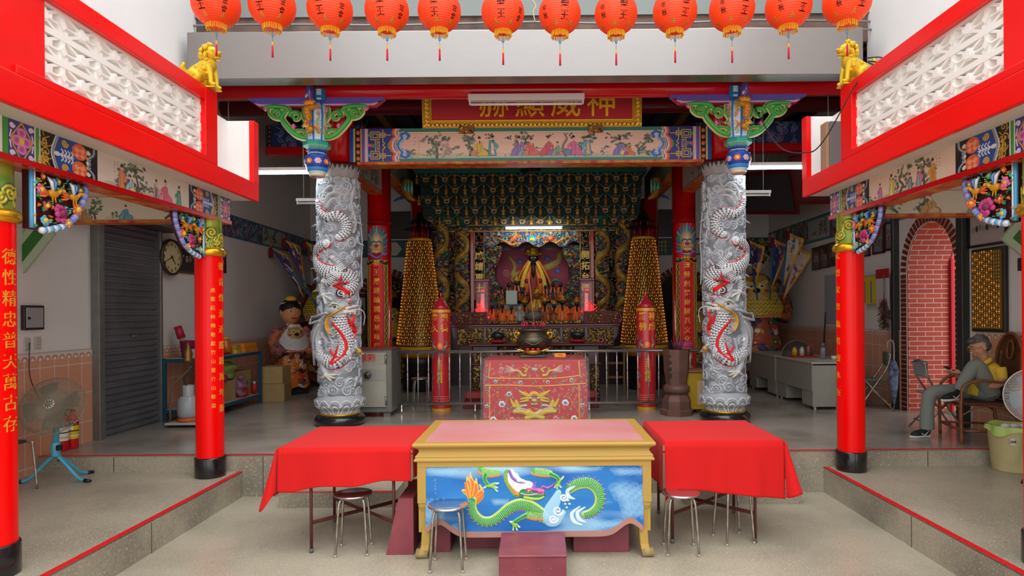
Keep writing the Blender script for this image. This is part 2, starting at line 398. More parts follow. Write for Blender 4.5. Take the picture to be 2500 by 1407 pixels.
def slab(name, lo, hi, m, parent=None, kind=True, label=None):
 o = MB().box(lo, hi).obj(name, m, parent)
 if kind and parent is None: struct(o, label)
 return o
slab('floor', (-3.08, -6, -0.3), (2.94, 6.57, 0.0), M_TER, label='courtyard floor of speckled beige terrazzo')
slab('floor_left', (-5.4, -6, -0.3), (-3.08, 6.565, 0.26), M_TER, label='raised terrazzo platform on the left side')
slab('floor_right', (2.94, -6, -0.3), (5.6, 6.565, 0.26), M_TER, label='raised terrazzo platform on the right side')
slab('floor_hall', (-5.4, 6.565, -0.3), (5.6, 14.6, 0.43), M_TERH, label='polished grey terrazzo floor of the hall')
def riser(name, lo, hi, joints_axis, js):
 mb = MB().box(lo, hi); o = mb.obj(name, M_RISER); struct(o)
 return o
riser('trim_1', (-3.08, -4, 0.0), (-3.066, 6.55, .245), 'y', 0)
riser('trim_2', (2.926, -4, 0.0), (2.94, 6.55, .245), 'y', 0)
riser('trim_3', (-5.2, 6.552, .26), (-3.07, 6.566, .415), 'x', 0)
riser('trim_4', (-3.07, 6.552, 0.0), (2.93, 6.566, .415), 'x', 0)
riser('trim_5', (2.93, 6.552, .26), (5.27, 6.566, .415), 'x', 0)
_j = MB()
for y in (5.0, 3.4, 1.8): _j.box((-3.066, y, 0), (-3.0635, y + .008, .245)); _j.box((2.9235, y, 0), (2.926, y + .008, .245))
for x in (-4.4, -2.86, -1.2, .4, 1.9, 4.0): _j.box((x, 6.5495, .0 if abs(x) < 3 else .26), (x + .008, 6.552, .415))
struct(_j.obj('trim_6', mat('dark joint', '55504a', .8)), 'dark joints in the stone risers')
for i, (lo, hi) in enumerate([((-3.115, -4, .26), (-3.066, 6.55, .263)), ((2.926, -4, .26), (2.975, 6.55, .263)), ((-5.2, 6.552, .43), (5.27, 6.59, .433))]):
 slab('trim_%d' % (7 + i), lo, hi, M_EDGE, label='red painted floor edge')
slab('trim_10', (-5.2, -4, .2585), (5.27, -3.9, .2595), M_EDGE, label='red painted floor edge by the gate')
for i, (a, b) in enumerate([(-2.53, -1.40), (1.40, 2.53)]):
 s_ = MB().box((a, 6.15, 0), (b, 6.56, .15)).obj('trim_%d' % (11 + i), M_RISER); struct(s_, 'low stone step with red edge, %s' % ('left' if i == 0 else 'right'))
 MB().box((a, 6.148, .150), (b, 6.18, .153)).obj('painted_edge', M_EDGE, s_)
XL, XR = -5.2, 5.27
slab('wall_left', (XL - .2, -1.0, .26), (XL, 14.6, 6.4), M_WALL)
slab('wall_back', (XL, 14.5, .43), (XR, 14.7, 6.6), M_WALL)
DY0, DY1, DZT, DR = 8.02, 9.07, 3.06, .525
def arch_pts(y0, y1, z0, top, n=20):
 r = (y1 - y0) / 2; yc = (y0 + y1) / 2; zs = top - r * 1.25
 return [(y0, z0)] + [(yc - r * cos(pi * i / n), zs + 1.25 * r * sin(pi * i / n)) for i in range(n + 1)] + [(y1, z0)]
ap = arch_pts(DY0, DY1, .43, DZT)
mb = MB()
def wall_with_arch(mb, X0, X1):
 for X in (X0, X1):
  pts = ap; yc = (DY0 + DY1) / 2
  lft = [p for p in pts if p[0] <= yc + 1e-6]; rgt = [p for p in pts if p[0] >= yc - 1e-6]
  mb.add([(X, a, b) for a, b in ([(-1.0, .26)] + [(DY0, .43)] + lft[1:] + [(yc, 6.4), (-1.0, 6.4)])], [tuple(range(len(lft) + 3))], False)
  mb.add([(X, a, b) for a, b in (rgt + [(14.6, .43), (14.6, 6.4), (yc, 6.4)])], [tuple(range(len(rgt) + 3))], False)
wall_with_arch(mb, XR, XR + .62)
struct(mb.obj('wall_right', M_WALL))
M_BRK = brick_mat('red facing brick', 'b2452f', 'a33b28', 'c9a79a', .235, .068, 'XZ', .5, .006, .6, .6)
M_BRK2 = brick_mat('red facing brick side', 'b2452f', 'a33b28', 'c9a79a', .235, .068, 'YZ', .5, .006, .6, .6)
mb = MB(); mb2 = MB()
mb.box((XR + .01, DY1 - .004, .43), (XR + .6, DY1 + .02, 2.405)); mb.box((XR + .01, DY0 - .02, .43), (XR + .6, DY0 + .004, 2.405))
for i in range(1, len(ap) - 2):
 (a, b), (c, d) = ap[i], ap[i + 1]; mb.add([(XR + .01, a, b), (XR + .6, a, b), (XR + .6, c, d), (XR + .01, c, d)], [(0, 1, 2, 3)], False)
struct(mb.obj('door_1', M_BRK), 'brick lined arched doorway in the right wall')
d1 = bpy.data.objects['door_1']
ring = MB(); M_RING = mat('dark voussoir brick', '6e2a20', .6); ringm = MB()
def ring_pt(t):          # t 0..1 along the arch outline incl. jambs
 return t
segs = []
for k in range(29): segs.append(((DY1, .45 + k * .068), (0, 1)))
zs = DZT - .525 * 1.25
for k in range(26):
 a = pi * (k + .5) / 26; segs.append((((DY0 + DY1) / 2 + .525 * cos(a), zs + .656 * sin(a)), (cos(a), sin(a) * .8)))
for k in range(29): segs.append(((DY0, .45 + k * .068), (0, -1)))
for (p, d) in segs:
 straight = d in ((0, 1), (0, -1))
 nrm = Vector((0, 1 if d == (0, 1) else -1, 0)) if straight else Vector((0, d[0], d[1])).normalized()
 tng = Vector((0, -nrm.z, nrm.y)); c = Vector((XR - .008, p[0], p[1])) + nrm * .075; X_ = Vector((1, 0, 0))
 M_ = Matrix((X_, nrm, tng)).transposed().to_4x4(); M_.translation = c
 ring.rbox((0, 0, 0), (.02, .135, .052), .004, M_); ringm.cbox((.004, 0, 0), (.012, .145, .07), M_)
ring.obj('voussoir_ring', M_RING, d1); ringm.obj('mortar', mat('pale mortar', 'c9a79a', .8), d1)
slab('trim_17', (XR + .59, 9.01, .43), (XR + .62, 9.075, 2.6), mat('crimson shade strip', 'b80c22', .5), label='crimson strip painted as shade of the red wall, at the arched doorway edge')  # narrow box whose dark red colour paints in the shade of the wall beyond
slab('trim_15', (XR + 1.5, 8.35, .43), (XR + 1.65, 12.4, 3.2), mat('pink red outdoor wall', 'f8555e', .6), label='red painted wall beyond the arched doorway')
slab('trim_16', (XR + .62, 7.2, .2), (XR + 2.4, 12.6, .43), M_TER, label='pavement beyond the arched doorway')
def wainscot(name, X, y0, y1, z0, ztop, sgn):
 o = MB().box((min(X, X + sgn * .012), y0, z0), (max(X, X + sgn * .012), y1, ztop - .085)).obj(name, M_TILEL); struct(o, 'peach tiled lower wall')
 W = max(40, int((y1 - y0) * 110)); c = Canvas(min(W, 900), 14, 'd9cdbf'); n = (y1 - y0) / .1
 for i in range(int(n) + 1):
  x = i * c.W / n; c.ell(x, 12, c.W / n * .42, 7, 'b5654f', alpha=.8); c.ell(x, 12, c.W / n * .2, 4, 'e5d8c8')
 c.rect(0, 0, c.W, 2, 'b9a898')
 c.obj('border_tile', paint_mat('border tile glaze', .3), o, flat_x(y0, y1, ztop, ztop - .085, X + sgn * .014, sgn, 0), flip=sgn > 0)
 return o
wainscot('baseboard_left', XL, 6.3, 7.40, .26, 1.50, 1); wainscot('baseboard_left_gallery', XL, -1, 6.3, .26, 1.29, 1)
wainscot('baseboard_left_hall', XL + .0, 8.66, 14.5, .43, 1.46, 1)
wainscot('baseboard_right', XR, 9.25, 14.5, .43, 1.58, -1); wainscot('baseboard_right_near', XR, -1, 7.7, .26, 1.62, -1)
o = MB().box((XL, 14.488, .43), (XR, 14.5, 1.5)).obj('baseboard_back', M_TILEB); struct(o)
slab('ceiling', (XL - .2, 7.15, 5.75), (XR + .6, 14.7, 5.9), M_DARKW)
cl = bpy.data.objects['ceiling']
for i in range(22):
 x = XL + .25 + i * .48; MB().box((x, 7.2, 5.6), (x + .14, 14.5, 5.75)).obj('rafter', mat(('ochre rafter', 'navy rafter')[i % 2], ('8a6a2a', '1d2c52')[i % 2], .6), cl)
for i, (y, z) in enumerate([(8.6, 5.25), (10.5, 5.3), (12.4, 5.3)]):
 o = MB().tube([(XL, y, z), (XR, y, z)], .13, 18).obj('purlin', mat('deep red purlin', '7c0f16', .4, coat=.3), cl)
slab('trim_20', (-4.12, 7.28, 4.96), (3.88, 7.34, 5.30), mat('weathered brown board', '84695c', .7, noise=.35, nscale=4, noisecol='5a4a44'), label='brown weathered eave board above the gutter')
slab('trim_21', (-4.12, 7.24, 5.27), (3.88, 7.36, 5.47), mat('grey steel beam', '7d8582', .5, metal=.2), label='grey steel roof beam')
slab('trim_22', (XL - .2, 7.36, 5.3), (XR + .6, 7.5, 5.9), M_DARKW, label='dark board closing the roof')
for i, (z, y) in enumerate([(5.17, 7.22), (5.07, 7.2)]):
 p = [(-4.05 + k * .8, y + .01 * sin(k * 2.1 + i), z + .012 * sin(k * 1.7 + i)) for k in range(11)]
 tag(MB().tube(catmull(p, 4), .013, 8).obj('conduit_pipe', mat('grey conduit', '8a8a8c', .4, metal=.5)), ('upper', 'lower')[i] + ' grey conduit pipe running along the eave above the gutter', 'pipe')
M_SS = mat('brushed stainless sheet', '989390', .27, metal=.9, bump=.35, bscale=1.7)
g = MB(); g.box((-3.80, 6.9, 4.445), (3.55, 7.12, 4.955))
go = g.obj('rain_gutter', M_SS); bevel(go, .006); tag(go, 'long stainless steel box gutter across the front of the hall roof', 'gutter')
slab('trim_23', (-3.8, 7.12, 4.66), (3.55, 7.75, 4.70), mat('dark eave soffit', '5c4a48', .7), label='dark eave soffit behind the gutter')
o = MB().tube([(-4.2, 7.62, 4.555), (3.95, 7.62, 4.555)], .105, 28).obj('eave_beam', mat('deep red lacquer', 'c8040f', .22, coat=.5)); tag(o, 'long round red beam under the stainless gutter', 'beam')
slab('wall_left_upper', (-5.0, 1.0, 3.26), (-3.9, 7.3, 8.2), M_WALLW); slab('wall_right_upper', (3.80, 1.0, 3.26), (5.0, 7.3, 8.2), M_WALLW)
M_LAT = mat('white lattice block', 'f1efe8', .6)
def lattice_block(parent, w_, h_, t_):
 mb = MB(); W2, H2 = w_ / 2, h_ / 2; b = .020
 bar = lambda y0, z0, y1, z1, th=.010: mb.tube([(0, y0, z0), (0, y1, z1)], [th, th], 4, flat=1.0)
 for q in (-1, 1):
  mb.cbox((0, 0, q * (H2 - b / 2)), (t_, w_, b)); mb.cbox((0, q * (W2 - b / 2), 0), (t_ * .94, b, h_ - 2 * b))
 for R_, e_ in ((.038, .62), (.027, .72)): mb.prism([(R_ * cos(a), R_ * sin(a) * 1.15) for a in [2 * pi * k / 18 for k in range(18)]], -t_ * e_, t_ * e_, 'x')
 for q in (-1, 1):
  for r in (-1, 1):
   mb.prism([(q * .022, r * .030), (q * .036, r * .016), (q * W2, r * (H2 - .012)), (q * (W2 - .024), r * H2)], -t_ * .45, t_ * .45, 'x')
  mb.prism([(q * W2, .034), (q * (W2 - .030), 0), (q * W2, -.034)], -t_ * .6, t_ * .6, 'x')
  mb.prism([(q * .03, .006), (q * (W2 - .02), .006), (q * (W2 - .02), -.006), (q * .03, -.006)], -t_ * .3, t_ * .3, 'x')
 return mb
def gallery(sg, XF, side):
 X = lambda d: XF + sg * d                      # d metres outwards from the fascia plane
 def bx(mb, d0, d1, y0, y1, z0, z1): a, b = sorted((X(d0), X(d1))); return mb.box((a, y0, z0), (b, y1, z1))
 far = 6.72
 s_ = bx(MB(), .012, 2.45, .6, far, 3.085, 3.25).obj('ceiling_' + side, M_SOF); struct(s_, 'flat roof slab of the %s gallery' % side)
 t_ = bx(MB(), 0, .045, .6, far, 3.07, 3.255).obj('roof_fascia', M_REDP); bevel(t_, .006); tag(t_, 'broad red fascia band along the edge of the %s gallery roof' % side, 'fascia')
 e = bx(MB(), .05, .30, far - .10, far - .004, 3.255, 3.90); bx(e, .28, .36, 5.87, far, 3.255, 3.90)
 eo = e.obj('parapet', M_WALLW); tag(eo, 'short white parapet with red end post on the %s gallery roof' % side, 'parapet')
 bx(MB(), 0, .05, far - .11, far, 3.255, 3.90).obj('red_edge', M_REDP, eo)
 r = thing('lattice_balustrade', 'red framed balustrade with white pierced lattice blocks on the %s gallery roof' % side, 'balustrade', (X(0), 5, 3.25))
 L = (-X(0), -5.0, -3.25)
 def part(nm, mb, m): o = mb.obj(nm, m, r, loc=L); bevel(o, .004); return o
 part('end_post', bx(MB(), 0, .13, 5.655, 5.86, 3.255, 3.92), M_REDP)
 part('top_rail', bx(MB(), 0, .13, .6, 5.655, 3.80, 3.92), M_REDP)
 part('inner_post', bx(MB(), .03, .2, 3.60, 3.85, 3.255, 3.86), M_REDP)
 part('tall_pier', bx(MB(), .02, .3, 3.0, 3.62, 3.255, 5.4), M_REDP)
 bw = .3267; bh = .165
 proto = None
 for row in range(3):
  for k in range(6):
   y = 5.655 - bw * (k + .5)
   loc = (sg * .075, y - 5, 3.305 + bh * (row + .5) - 3.25)
   if k == 5: pass
   if proto is None: proto = lattice_block(r, bw, bh, .055).obj('lattice_block', M_LAT, r, loc)
   else: c = proto.copy(); COL.objects.link(c); c.location = loc; c.parent = r
 part('bottom_ledge', bx(MB(), .0, .13, 3.6, 5.66, 3.255, 3.305), M_REDP)
 return X
XLf = gallery(-1, -2.95, 'left'); XRf = gallery(1, 2.80, 'right')
o = MB().rbox((2.95, 6.25, 3.49), (.20, .14, .46), .006).obj('equipment_box', mat('grey sheet steel', '6f6f72', .5, metal=.2)); tag(o, 'grey steel box standing in front of the right parapet', 'box')
MB().rbox((2.835, 6.26, 3.49), (.03, .13, .46), .003).obj('side_flange', mat('tan flange', 'a98567', .6), o)
for x in (2.92, 3.03): MB().cyl((x, 6.3, 3.70), (x, 6.3, 3.75), .008, seg=6).obj('bolt', mat('dull steel', '77777a', .4, metal=.7), o)
# PAINTING AND CARVING LIBRARY
M_PAINT = paint_mat('gloss paint on plaster', .4, coat=.15)
M_PAINTM = paint_mat('matt painted wood', .55)
M_CARVE = paint_mat('painted carving', .42, .15)
M_STONE = paint_mat('painted grey stone', .5)
M_REDL = mat('red lacquer deep', 'c4060c', .2, coat=.6)
SKIN = 'e2b08c'
def p_foliage(c, x, y, s, cols=('55705c', '3f5a49', '7b8f6d'), n=9, seed=0):
 r = random.Random(seed)
 for i in range(n):
  a, b = x + r.uniform(-1, 1) * s, y + r.uniform(-.6, .6) * s
  c.ell(a, b, s * r.uniform(.18, .4), s * r.uniform(.10, .24), r.choice(cols), ang=r.uniform(-.6, .6), alpha=.85)
  for k in range(3): c.stroke([(a, b), (a + r.uniform(-.3, .3) * s, b + r.uniform(-.3, .2) * s)], .5, '2c3a33', smooth=False, alpha=.8)
def p_tree(c, x, y, s, seed=0, trunk='5f5248'):
 r = random.Random(seed); pts = [(x, y)]
 for i in range(4): pts.append((pts[-1][0] + r.uniform(-.25, .3) * s, pts[-1][1] - s * .28))
 c.stroke(pts, [s * .07, s * .03], trunk); c.stroke(pts, .5, '2f2a26')
 for p in pts[1:]: p_foliage(c, p[0] + r.uniform(-.3, .3) * s, p[1], s * .38, seed=r.randint(0, 999))
def p_figure(c, x, y, h, robe='d8788a', robe2='78b0a8', seed=0, sit=True, face=1, skin=SKIN):
 """small painted figure; (x, y) = middle of the ground line, h = height in px"""
 r = random.Random(seed); f = face
 if sit:
  c.poly([(x - .42 * h, y), (x - .34 * h, y - .28 * h), (x - .16 * h, y - .5 * h), (x + .02 * h, y - .72 * h), (x + .16 * h, y - .66 * h), (x + .2 * h, y - .4 * h), (x + .46 * h, y - .22 * h), (x + .5 * h, y)], robe, edge='3a2b30', ew=.5)
  c.poly([(x - .1 * h, y), (x + f * .1 * h, y - .33 * h), (x + f * .38 * h, y - .26 * h), (x + f * .44 * h, y)], robe2, edge='3a2b30', ew=.5)
 else:
  c.poly([(x - .2 * h, y), (x - .17 * h, y - .4 * h), (x - .14 * h, y - .74 * h), (x + .1 * h, y - .76 * h), (x + .15 * h, y - .4 * h), (x + .2 * h, y)], robe, edge='3a2b30', ew=.5)
  c.poly([(x - .08 * h, y - .05 * h), (x - .05 * h, y - .62 * h), (x + .07 * h, y - .62 * h), (x + .1 * h, y - .05 * h)], robe2)
 c.stroke([(x + f * .08 * h, y - .62 * h), (x + f * .24 * h, y - .46 * h), (x + f * .14 * h, y - .36 * h)], h * .07, robe); c.ell(x + f * .15 * h, y - .36 * h, h * .04, h * .035, skin)
 c.stroke([(x - .12 * h, y - .6 * h), (x - .05 * h, y - .3 * h), (x - .14 * h, y - .04 * h)], .5, '3a2b30'); c.stroke([(x + .08 * h, y - .55 * h), (x + .12 * h, y - .2 * h)], .5, '4a3b40')
 c.ell(x + .02 * h, y - .84 * h, .085 * h, .11 * h, skin); c.ell(x + .015 * h, y - .935 * h, .085 * h, .055 * h, '2d2422'); c.ell(x, y - .99 * h, .035 * h, .04 * h, '2d2422')
 if r.random() < .5: c.poly([(x - .02 * h, y - .76 * h), (x + .08 * h, y - .76 * h), (x + .05 * h, y - .58 * h)], '5a4a42' if r.random() < .6 else 'e8e2dc')
def p_cloudlobe(c, x, y, R, col='ee6a34', col2='f4a98a', bg=None):
 c.ell(x, y, R, R * .85, 'f2b9a0')
 for k in range(7):
  a = 2 * pi * k / 7 + .3; c.ell(x + cos(a) * R * .55, y + sin(a) * R * .48, R * .48, R * .42, col)
 c.ell(x, y, R * .7, R * .6, col)
 for q in (-1, 1):
  c.spiral(x + q * R * .42, y - R * .25, R * .30, max(.8, R * .07), col2, a0=pi if q > 0 else 0, dirn=-q); c.spiral(x + q * R * .36, y + R * .38, R * .24, max(.8, R * .07), col2, a0=0 if q > 0 else pi, dirn=q)
 c.stroke([(x - R * .3, y + R * .05), (x, y - R * .25), (x + R * .3, y + R * .05)], max(.8, R * .07), col2)
def p_lotuspanel(c, x0, x1, y0, y1):
 cx, cy, w_, h_ = (x0 + x1) / 2, (y0 + y1) / 2, (x1 - x0) / 2, (y1 - y0) / 2
 c.rect(x0, y0, x1, y1, '4a3f8c')
 for qx in (-1, 1):
  for qy in (-1, 1):
   c.spiral(cx + qx * w_ * .72, cy + qy * h_ * .72, w_ * .2, 1.4, 'ece8f4', dirn=qx * qy); c.stroke([(cx + qx * w_ * .9, cy + qy * h_ * .1), (cx + qx * w_ * .8, cy + qy * h_ * .45)], 1.3, 'ece8f4')
 r_ = min(w_, h_)
 c.stroke([(cx, cy - h_ * .95), (cx + w_ * .45, cy - h_ * .5), (cx + w_ * .8, cy), (cx + w_ * .45, cy + h_ * .5), (cx, cy + h_ * .95), (cx - w_ * .45, cy + h_ * .5), (cx - w_ * .8, cy), (cx - w_ * .45, cy - h_ * .5), (cx, cy - h_ * .95)], 1.5, 'd9a42c')
 for k in range(4):
  a = k * pi / 2; c.ell(cx + cos(a) * w_ * .38, cy + sin(a) * h_ * .42, w_ * .34, h_ * .26, 'c2458f', ang=0, color2='e9a2cc')
 c.ell(cx, cy, w_ * .2, h_ * .17, 'e6c52e')
def p_calli(c, x, y, s, n, cols=2, color='2b2424', seed=0):
 r = random.Random(seed)
 for k in range(cols):
  for j in range(n - k * 2):
   X, Y = x - k * s * 1.5, y + j * s * 1.2
   for q in range(3): c.stroke([(X + r.uniform(-.35, .35) * s, Y + r.uniform(-.35, .35) * s), (X + r.uniform(-.35, .35) * s, Y + r.uniform(-.35, .35) * s)], .45, color, smooth=False, alpha=.85)
def p_scene(c, x0, x1, y0, y1, figs, seed=0, sky=('e8dcc8', 'e6c9b6'), mirror=False, dark=False):
 r = random.Random(seed); H = y1 - y0
 n = vnoise(int(y1 - y0), int(x1 - x0), 5, seed)[..., None]; a, b = np.array(lin(sky[0])), np.array(lin(sky[1]))
 sl = c.col[int(y0):int(y0) + n.shape[0], int(x0):int(x0) + n.shape[1]]; n = n[:sl.shape[0], :sl.shape[1]]; sl[:] = a * (1 - n) + b * n
 W = x1 - x0
 for k in range(max(3, int(W / H * 1.1))):
  X = x0 + r.uniform(.03, .97) * W
  c.ell(X, y1 - H * r.uniform(.02, .14), H * r.uniform(.4, .9), H * r.uniform(.05, .12), r.choice(['b9b08e', 'a8b79a', 'c9b89a']), alpha=.6)
  p_foliage(c, X, y1 - H * r.uniform(.12, .3), H * .2, seed=seed + k)
 for k in range(max(2, int(W / H * .5))): p_tree(c, x0 + r.uniform(.05, .95) * W, y1 - H * .08, H * r.uniform(.6, .85), seed=seed * 7 + k)
 for (fx, fh, robe, robe2, sit, face) in figs: p_figure(c, x0 + fx * W, y1 - H * .04, H * fh, robe, robe2, int(fx * 999), sit, face)
def p_scallop(c, xs, y0, y1, dirn, cols, w_=3.0):
 """nested pointed bands that end a painted cartouche"""
 H = y1 - y0; ym = (y0 + y1) / 2
 for i, col in enumerate(cols):
  o = i * w_ * dirn; c.stroke([(xs + o - dirn * H * .13, y0 - 2), (xs + o - dirn * H * .10, y0 + H * .2), (xs + o + dirn * H * .10, y0 + H * .38), (xs + o + dirn * H * .03, ym), (xs + o + dirn * H * .10, y0 + H * .62), (xs + o - dirn * H * .10, y0 + H * .8), (xs + o - dirn * H * .13, y1 + 2)], w_ * .62, col)
def p_scrolls(c, x0, x1, y0, y1, col, n=8, seed=0, r=1.2, h=None):
 q = random.Random(seed)
 for k in range(n):
  x, y = q.uniform(x0, x1), q.uniform(y0, y1); R = min(q.uniform(.10, .2) * (y1 - y0), (x1 - x0) * .4) + 1.5
  c.spiral(x, y, R, r, col, h, dirn=q.choice((-1, 1)), a0=q.uniform(0, 6), turns=1.3); c.stroke([(x, y - R), (x + q.uniform(-2, 2) * R, y - R * 1.8)], r * .9, col, h, smooth=False)
ORN = ('c9a13a', 'a8842c', '3f8f86', '2f6fa8', '2f7d4e', 'b3472c', 'c96a2a', '6a4a9a', 'c94a7a', 'd9c27a')
def p_ornament(c, x0, x1, y0, y1, n, seed=0, pal=ORN, scale=1.0, depth=.02, bg=None):
 """dense gilded and painted openwork carving"""
 r = random.Random(seed)
 if bg: c.rect(x0, y0, x1, y1, bg)
 for k in range(n):
  x, y = r.uniform(x0, x1), r.uniform(y0, y1); col = r.choice(pal); R = r.uniform(2.2, 5.5) * scale; t = r.random(); h = depth * r.uniform(.5, 1)
  if t < .35: c.spiral(x, y, R, R * .28, col, h, dirn=r.choice((-1, 1)), a0=r.uniform(0, 6), turns=1.2)
  elif t < .6: c.stroke([(x, y), (x + r.uniform(-1, 1) * R, y - R * .9), (x + r.uniform(-2, 2) * R, y - R * 1.4)], [R * .4, R * .1], col, h)
  elif t < .8:
   for q in range(5): c.ell(x + cos(q * 1.257) * R * .5, y + sin(q * 1.257) * R * .5, R * .38, R * .38, col, h, dome=True)
   c.ell(x, y, R * .3, R * .3, 'e6c24a', h * 1.1, dome=True)
  else: c.ell(x, y, R * .7, R * .4, col, h, ang=r.uniform(0, 3), dome=True)
def scales(L, body, edge, dark, belly=None, back=None, bw=.72):
 B, E_, D_ = (np.array(lin(k), dtype=np.float32) for k in (body, edge, dark)); BL = np.array(lin(belly), dtype=np.float32) if belly else None; BK = np.array(lin(back), dtype=np.float32) if back else None
 def f(S, Q, R):
  i = np.floor(S / L); a = S / L - i; v = Q * R / L + .5 * (i % 2); b = v - np.floor(v) - .5
  q = (a - .15) ** 2 + (b * 1.5) ** 2
  c = np.where((q[..., None] < .20), B, E_); dk = (q > .20) & (q < .62) & (a > .42) & (np.abs(b) < .36)
  c = np.where(dk[..., None], D_, c)
  if BL is not None: c = np.where((Q > bw)[..., None], BL, c)
  if BK is not None: c = np.where((Q < -bw)[..., None], BK, c)
  return c
 return f
# PAINTED BEAMS
M_REDG = mat('red with gold veining', 'b5241e', .45, noise=.55, nscale=9, noisecol='c8862a')
def side_canvas(y0, y1, figs, seed, sky):
 K = 300; c = Canvas(int((y1 - y0) * K), 81, '2b2a3a'); H = 81; X = lambda y: (y - y0) * K
 def ends(yc, d):       # yc = outer end of pattern, d = +1 pattern runs towards larger y
  px = lambda m: X(yc) + d * m * K
  def R(m0, m1, col): a, b = sorted((px(m0), px(m1))); c.rect(int(a), 0, int(b), H, col)
  a, b = sorted((px(0), px(.20))); p_lotuspanel(c, int(a), int(b), 0, H)
  R(.20, .212, 'e8e8e0'); R(.212, .24, '4a9a3c'); R(.24, .25, 'e8e8e0')
  R(.25, .78, '17181e'); p_scrolls(c, min(px(.26), px(.34)), max(px(.26), px(.34)), 4, H - 4, 'd0a83a', 9, seed, 1.1)
  a, b = px(.36), px(.60); c.poly([(a, H / 2), (a + d * 8, H * .2), (a + d * 14, -2), (b, -2), (b, H + 2), (a + d * 14, H + 2), (a + d * 8, H * .8)], '2450a0')
  for i, col in enumerate(('d8a83a', '3f8fd0', 'dfeaf4')): c.stroke([(a + d * (14 - i * 3), -2), (a + d * (6 - i * 3), H * .22), (a - d * i * 3, H / 2), (a + d * (6 - i * 3), H * .78), (a + d * (14 - i * 3), H + 2)], 1.5, col)
  c.spiral(px(.46), 12, 9, 2, 'd8a83a', dirn=d); c.spiral(px(.46), H - 12, 9, 2, 'd8a83a', dirn=-d)
  c.stroke([(px(.39), H / 2), (px(.54), H / 2)], 1.6, 'dfeaf6')
  for k in range(4):
   for q in (-1, 1): c.stroke([(px(.42 + k * .03), H / 2), (px(.445 + k * .03), H / 2 + q * 7), (px(.43 + k * .03), H / 2 + q * 13)], 1.6, 'dfeaf6')
  c.ell(px(.39), H / 2, 8, 5, 'dfeaf6')
  p_cloudlobe(c, px(.60), H * .25, 21); p_cloudlobe(c, px(.60), H * .76, 21)
  for y in (.18, .38, .62, .82): c.spiral(px(.685), H * y, 5.5, 1.5, 'e6eef0', dirn=d)
  c.ell(px(.68), H * .5, 5, 5, 'e6eef0')
 a, b = int(X(4.62)), int(X(5.92))
 p_scene(c, a, b, 0, H, figs, seed, sky)
 ends(6.63, -1); ends(3.86, 1)
 c.rect(0, 0, int(X(3.86)), H, '4a9a3c'); c.rect(int(X(3.80)), 0, int(X(3.82)), H, 'e8e8e0')
 for d, y in ((-1, 6.63 - .72), (1, 3.86 + .72)):
  p_scallop(c, X(y), 0, H, -d, ('2a5fb0', '6fb2e2', 'c9a050'), 2.6)
 p_calli(c, X(4.86), 12, 7, 6, 2, seed=seed)
 return c
FIG_L = [(.22, .8, 'd98a7a', 'd9a04a', False, 1), (.3, .55, 'a8d0d8', 'e8dc8a', True, 1), (.56, .7, 'c9b48a', '7a68a8', False, 1), (.66, .8, 'e0708a', 'e890a8', True, -1), (.82, .75, '3fae8a', '58b898', False, -1)]
FIG_R = [(.22, .8, 'd9a04a', 'c88a4a', False, 1), (.36, .7, 'e07a9a', '78c0d0', False, -1), (.45, .6, '8a8078', '88b8c8', False, 1), (.66, .8, 'd8c860', 'e8e090', False, -1), (.8, .62, 'c86aa8', 'd890c0', False, 1)]
def side_beam(side, XB, sg, figs, seed, sky):
 t = thing('painted_beam', 'painted beam with flower panels and orange clouds over the %s gallery columns' % side, 'beam', (XB, 5.0, 2.96))
 w_ = .09
 MB().box((-w_, -4.0, -.11), (w_, 1.64, .125)).obj('core', M_SOF, t)
 c = side_canvas(3.4, 6.64, figs, seed, sky)
 c.obj('painted_face', M_PAINT, t, flat_x(3.4 - 5, 1.64, .125, -.11, -sg * (w_ + .004), -sg, 0), flip=sg < 0)
 MB().box((-w_ - .01, -4.0, -.135), (w_ + .01, 1.65, -.11)).obj('red_underside', M_REDG, t)
 MB().box((-w_ - .014, -4.0, -.1375), (-w_ + .01, 1.652, -.098)).obj('red_lip', M_REDL, t) if sg > 0 else MB().box((w_ - .01, -4.0, -.1375), (w_ + .014, 1.652, -.098)).obj('red_lip', M_REDL, t)
 return t
XCL, XCR = -3.31, 3.15
side_beam('left', XCL, -1, FIG_L, 11, ('dfe0d8', 'd8ccb8')); side_beam('right', XCR, 1, FIG_R, 23, ('e6d8c0', 'e8c8b0'))
def cross_beam(side, xa, xb, seed, figs):
 a, b = sorted((xa, xb)); L = b - a
 t = thing('cross_beam', 'painted cross beam between the far %s column and the side wall' % side, 'beam', ((a + b) / 2, 6.5, 2.96))
 MB().box((-L / 2, -.06, -.11), (L / 2, .06, .12)).obj('core', M_SOF, t)
 c = Canvas(480, 68, 'd8ccba'); p_scene(c, 60, 420, 0, 68, figs, seed, ('d0c4b2', 'd8ccbc'))
 for x0, x1, d in ((0, 60, 1), (420, 480, -1)):
  c.rect(x0, 0, x1, 68, '3a2f5a'); p_scrolls(c, x0 + 6, x1 - 6, 6, 62, 'e4e0ea', 7, seed, 1.3); p_scrolls(c, x0 + 6, x1 - 6, 6, 62, '3fa060', 3, seed + 1, 1.6); p_scallop(c, x1 if d > 0 else x0, 0, 68, d, ('2f8a4a', '2a5fb0'), 2.5)
 c.obj('painted_face', M_PAINT, t, flat_y(-L / 2, L / 2, .12, -.11, -.064, 0))
 MB().box((-L / 2, -.07, -.14), (L / 2, .07, -.11)).obj('red_underside', M_REDG, t)
 MB().box((-L / 2, -.075, .12), (L / 2, .07, .132)).obj('orange_edge', mat('orange edge paint', 'c87a4a', .5), t)
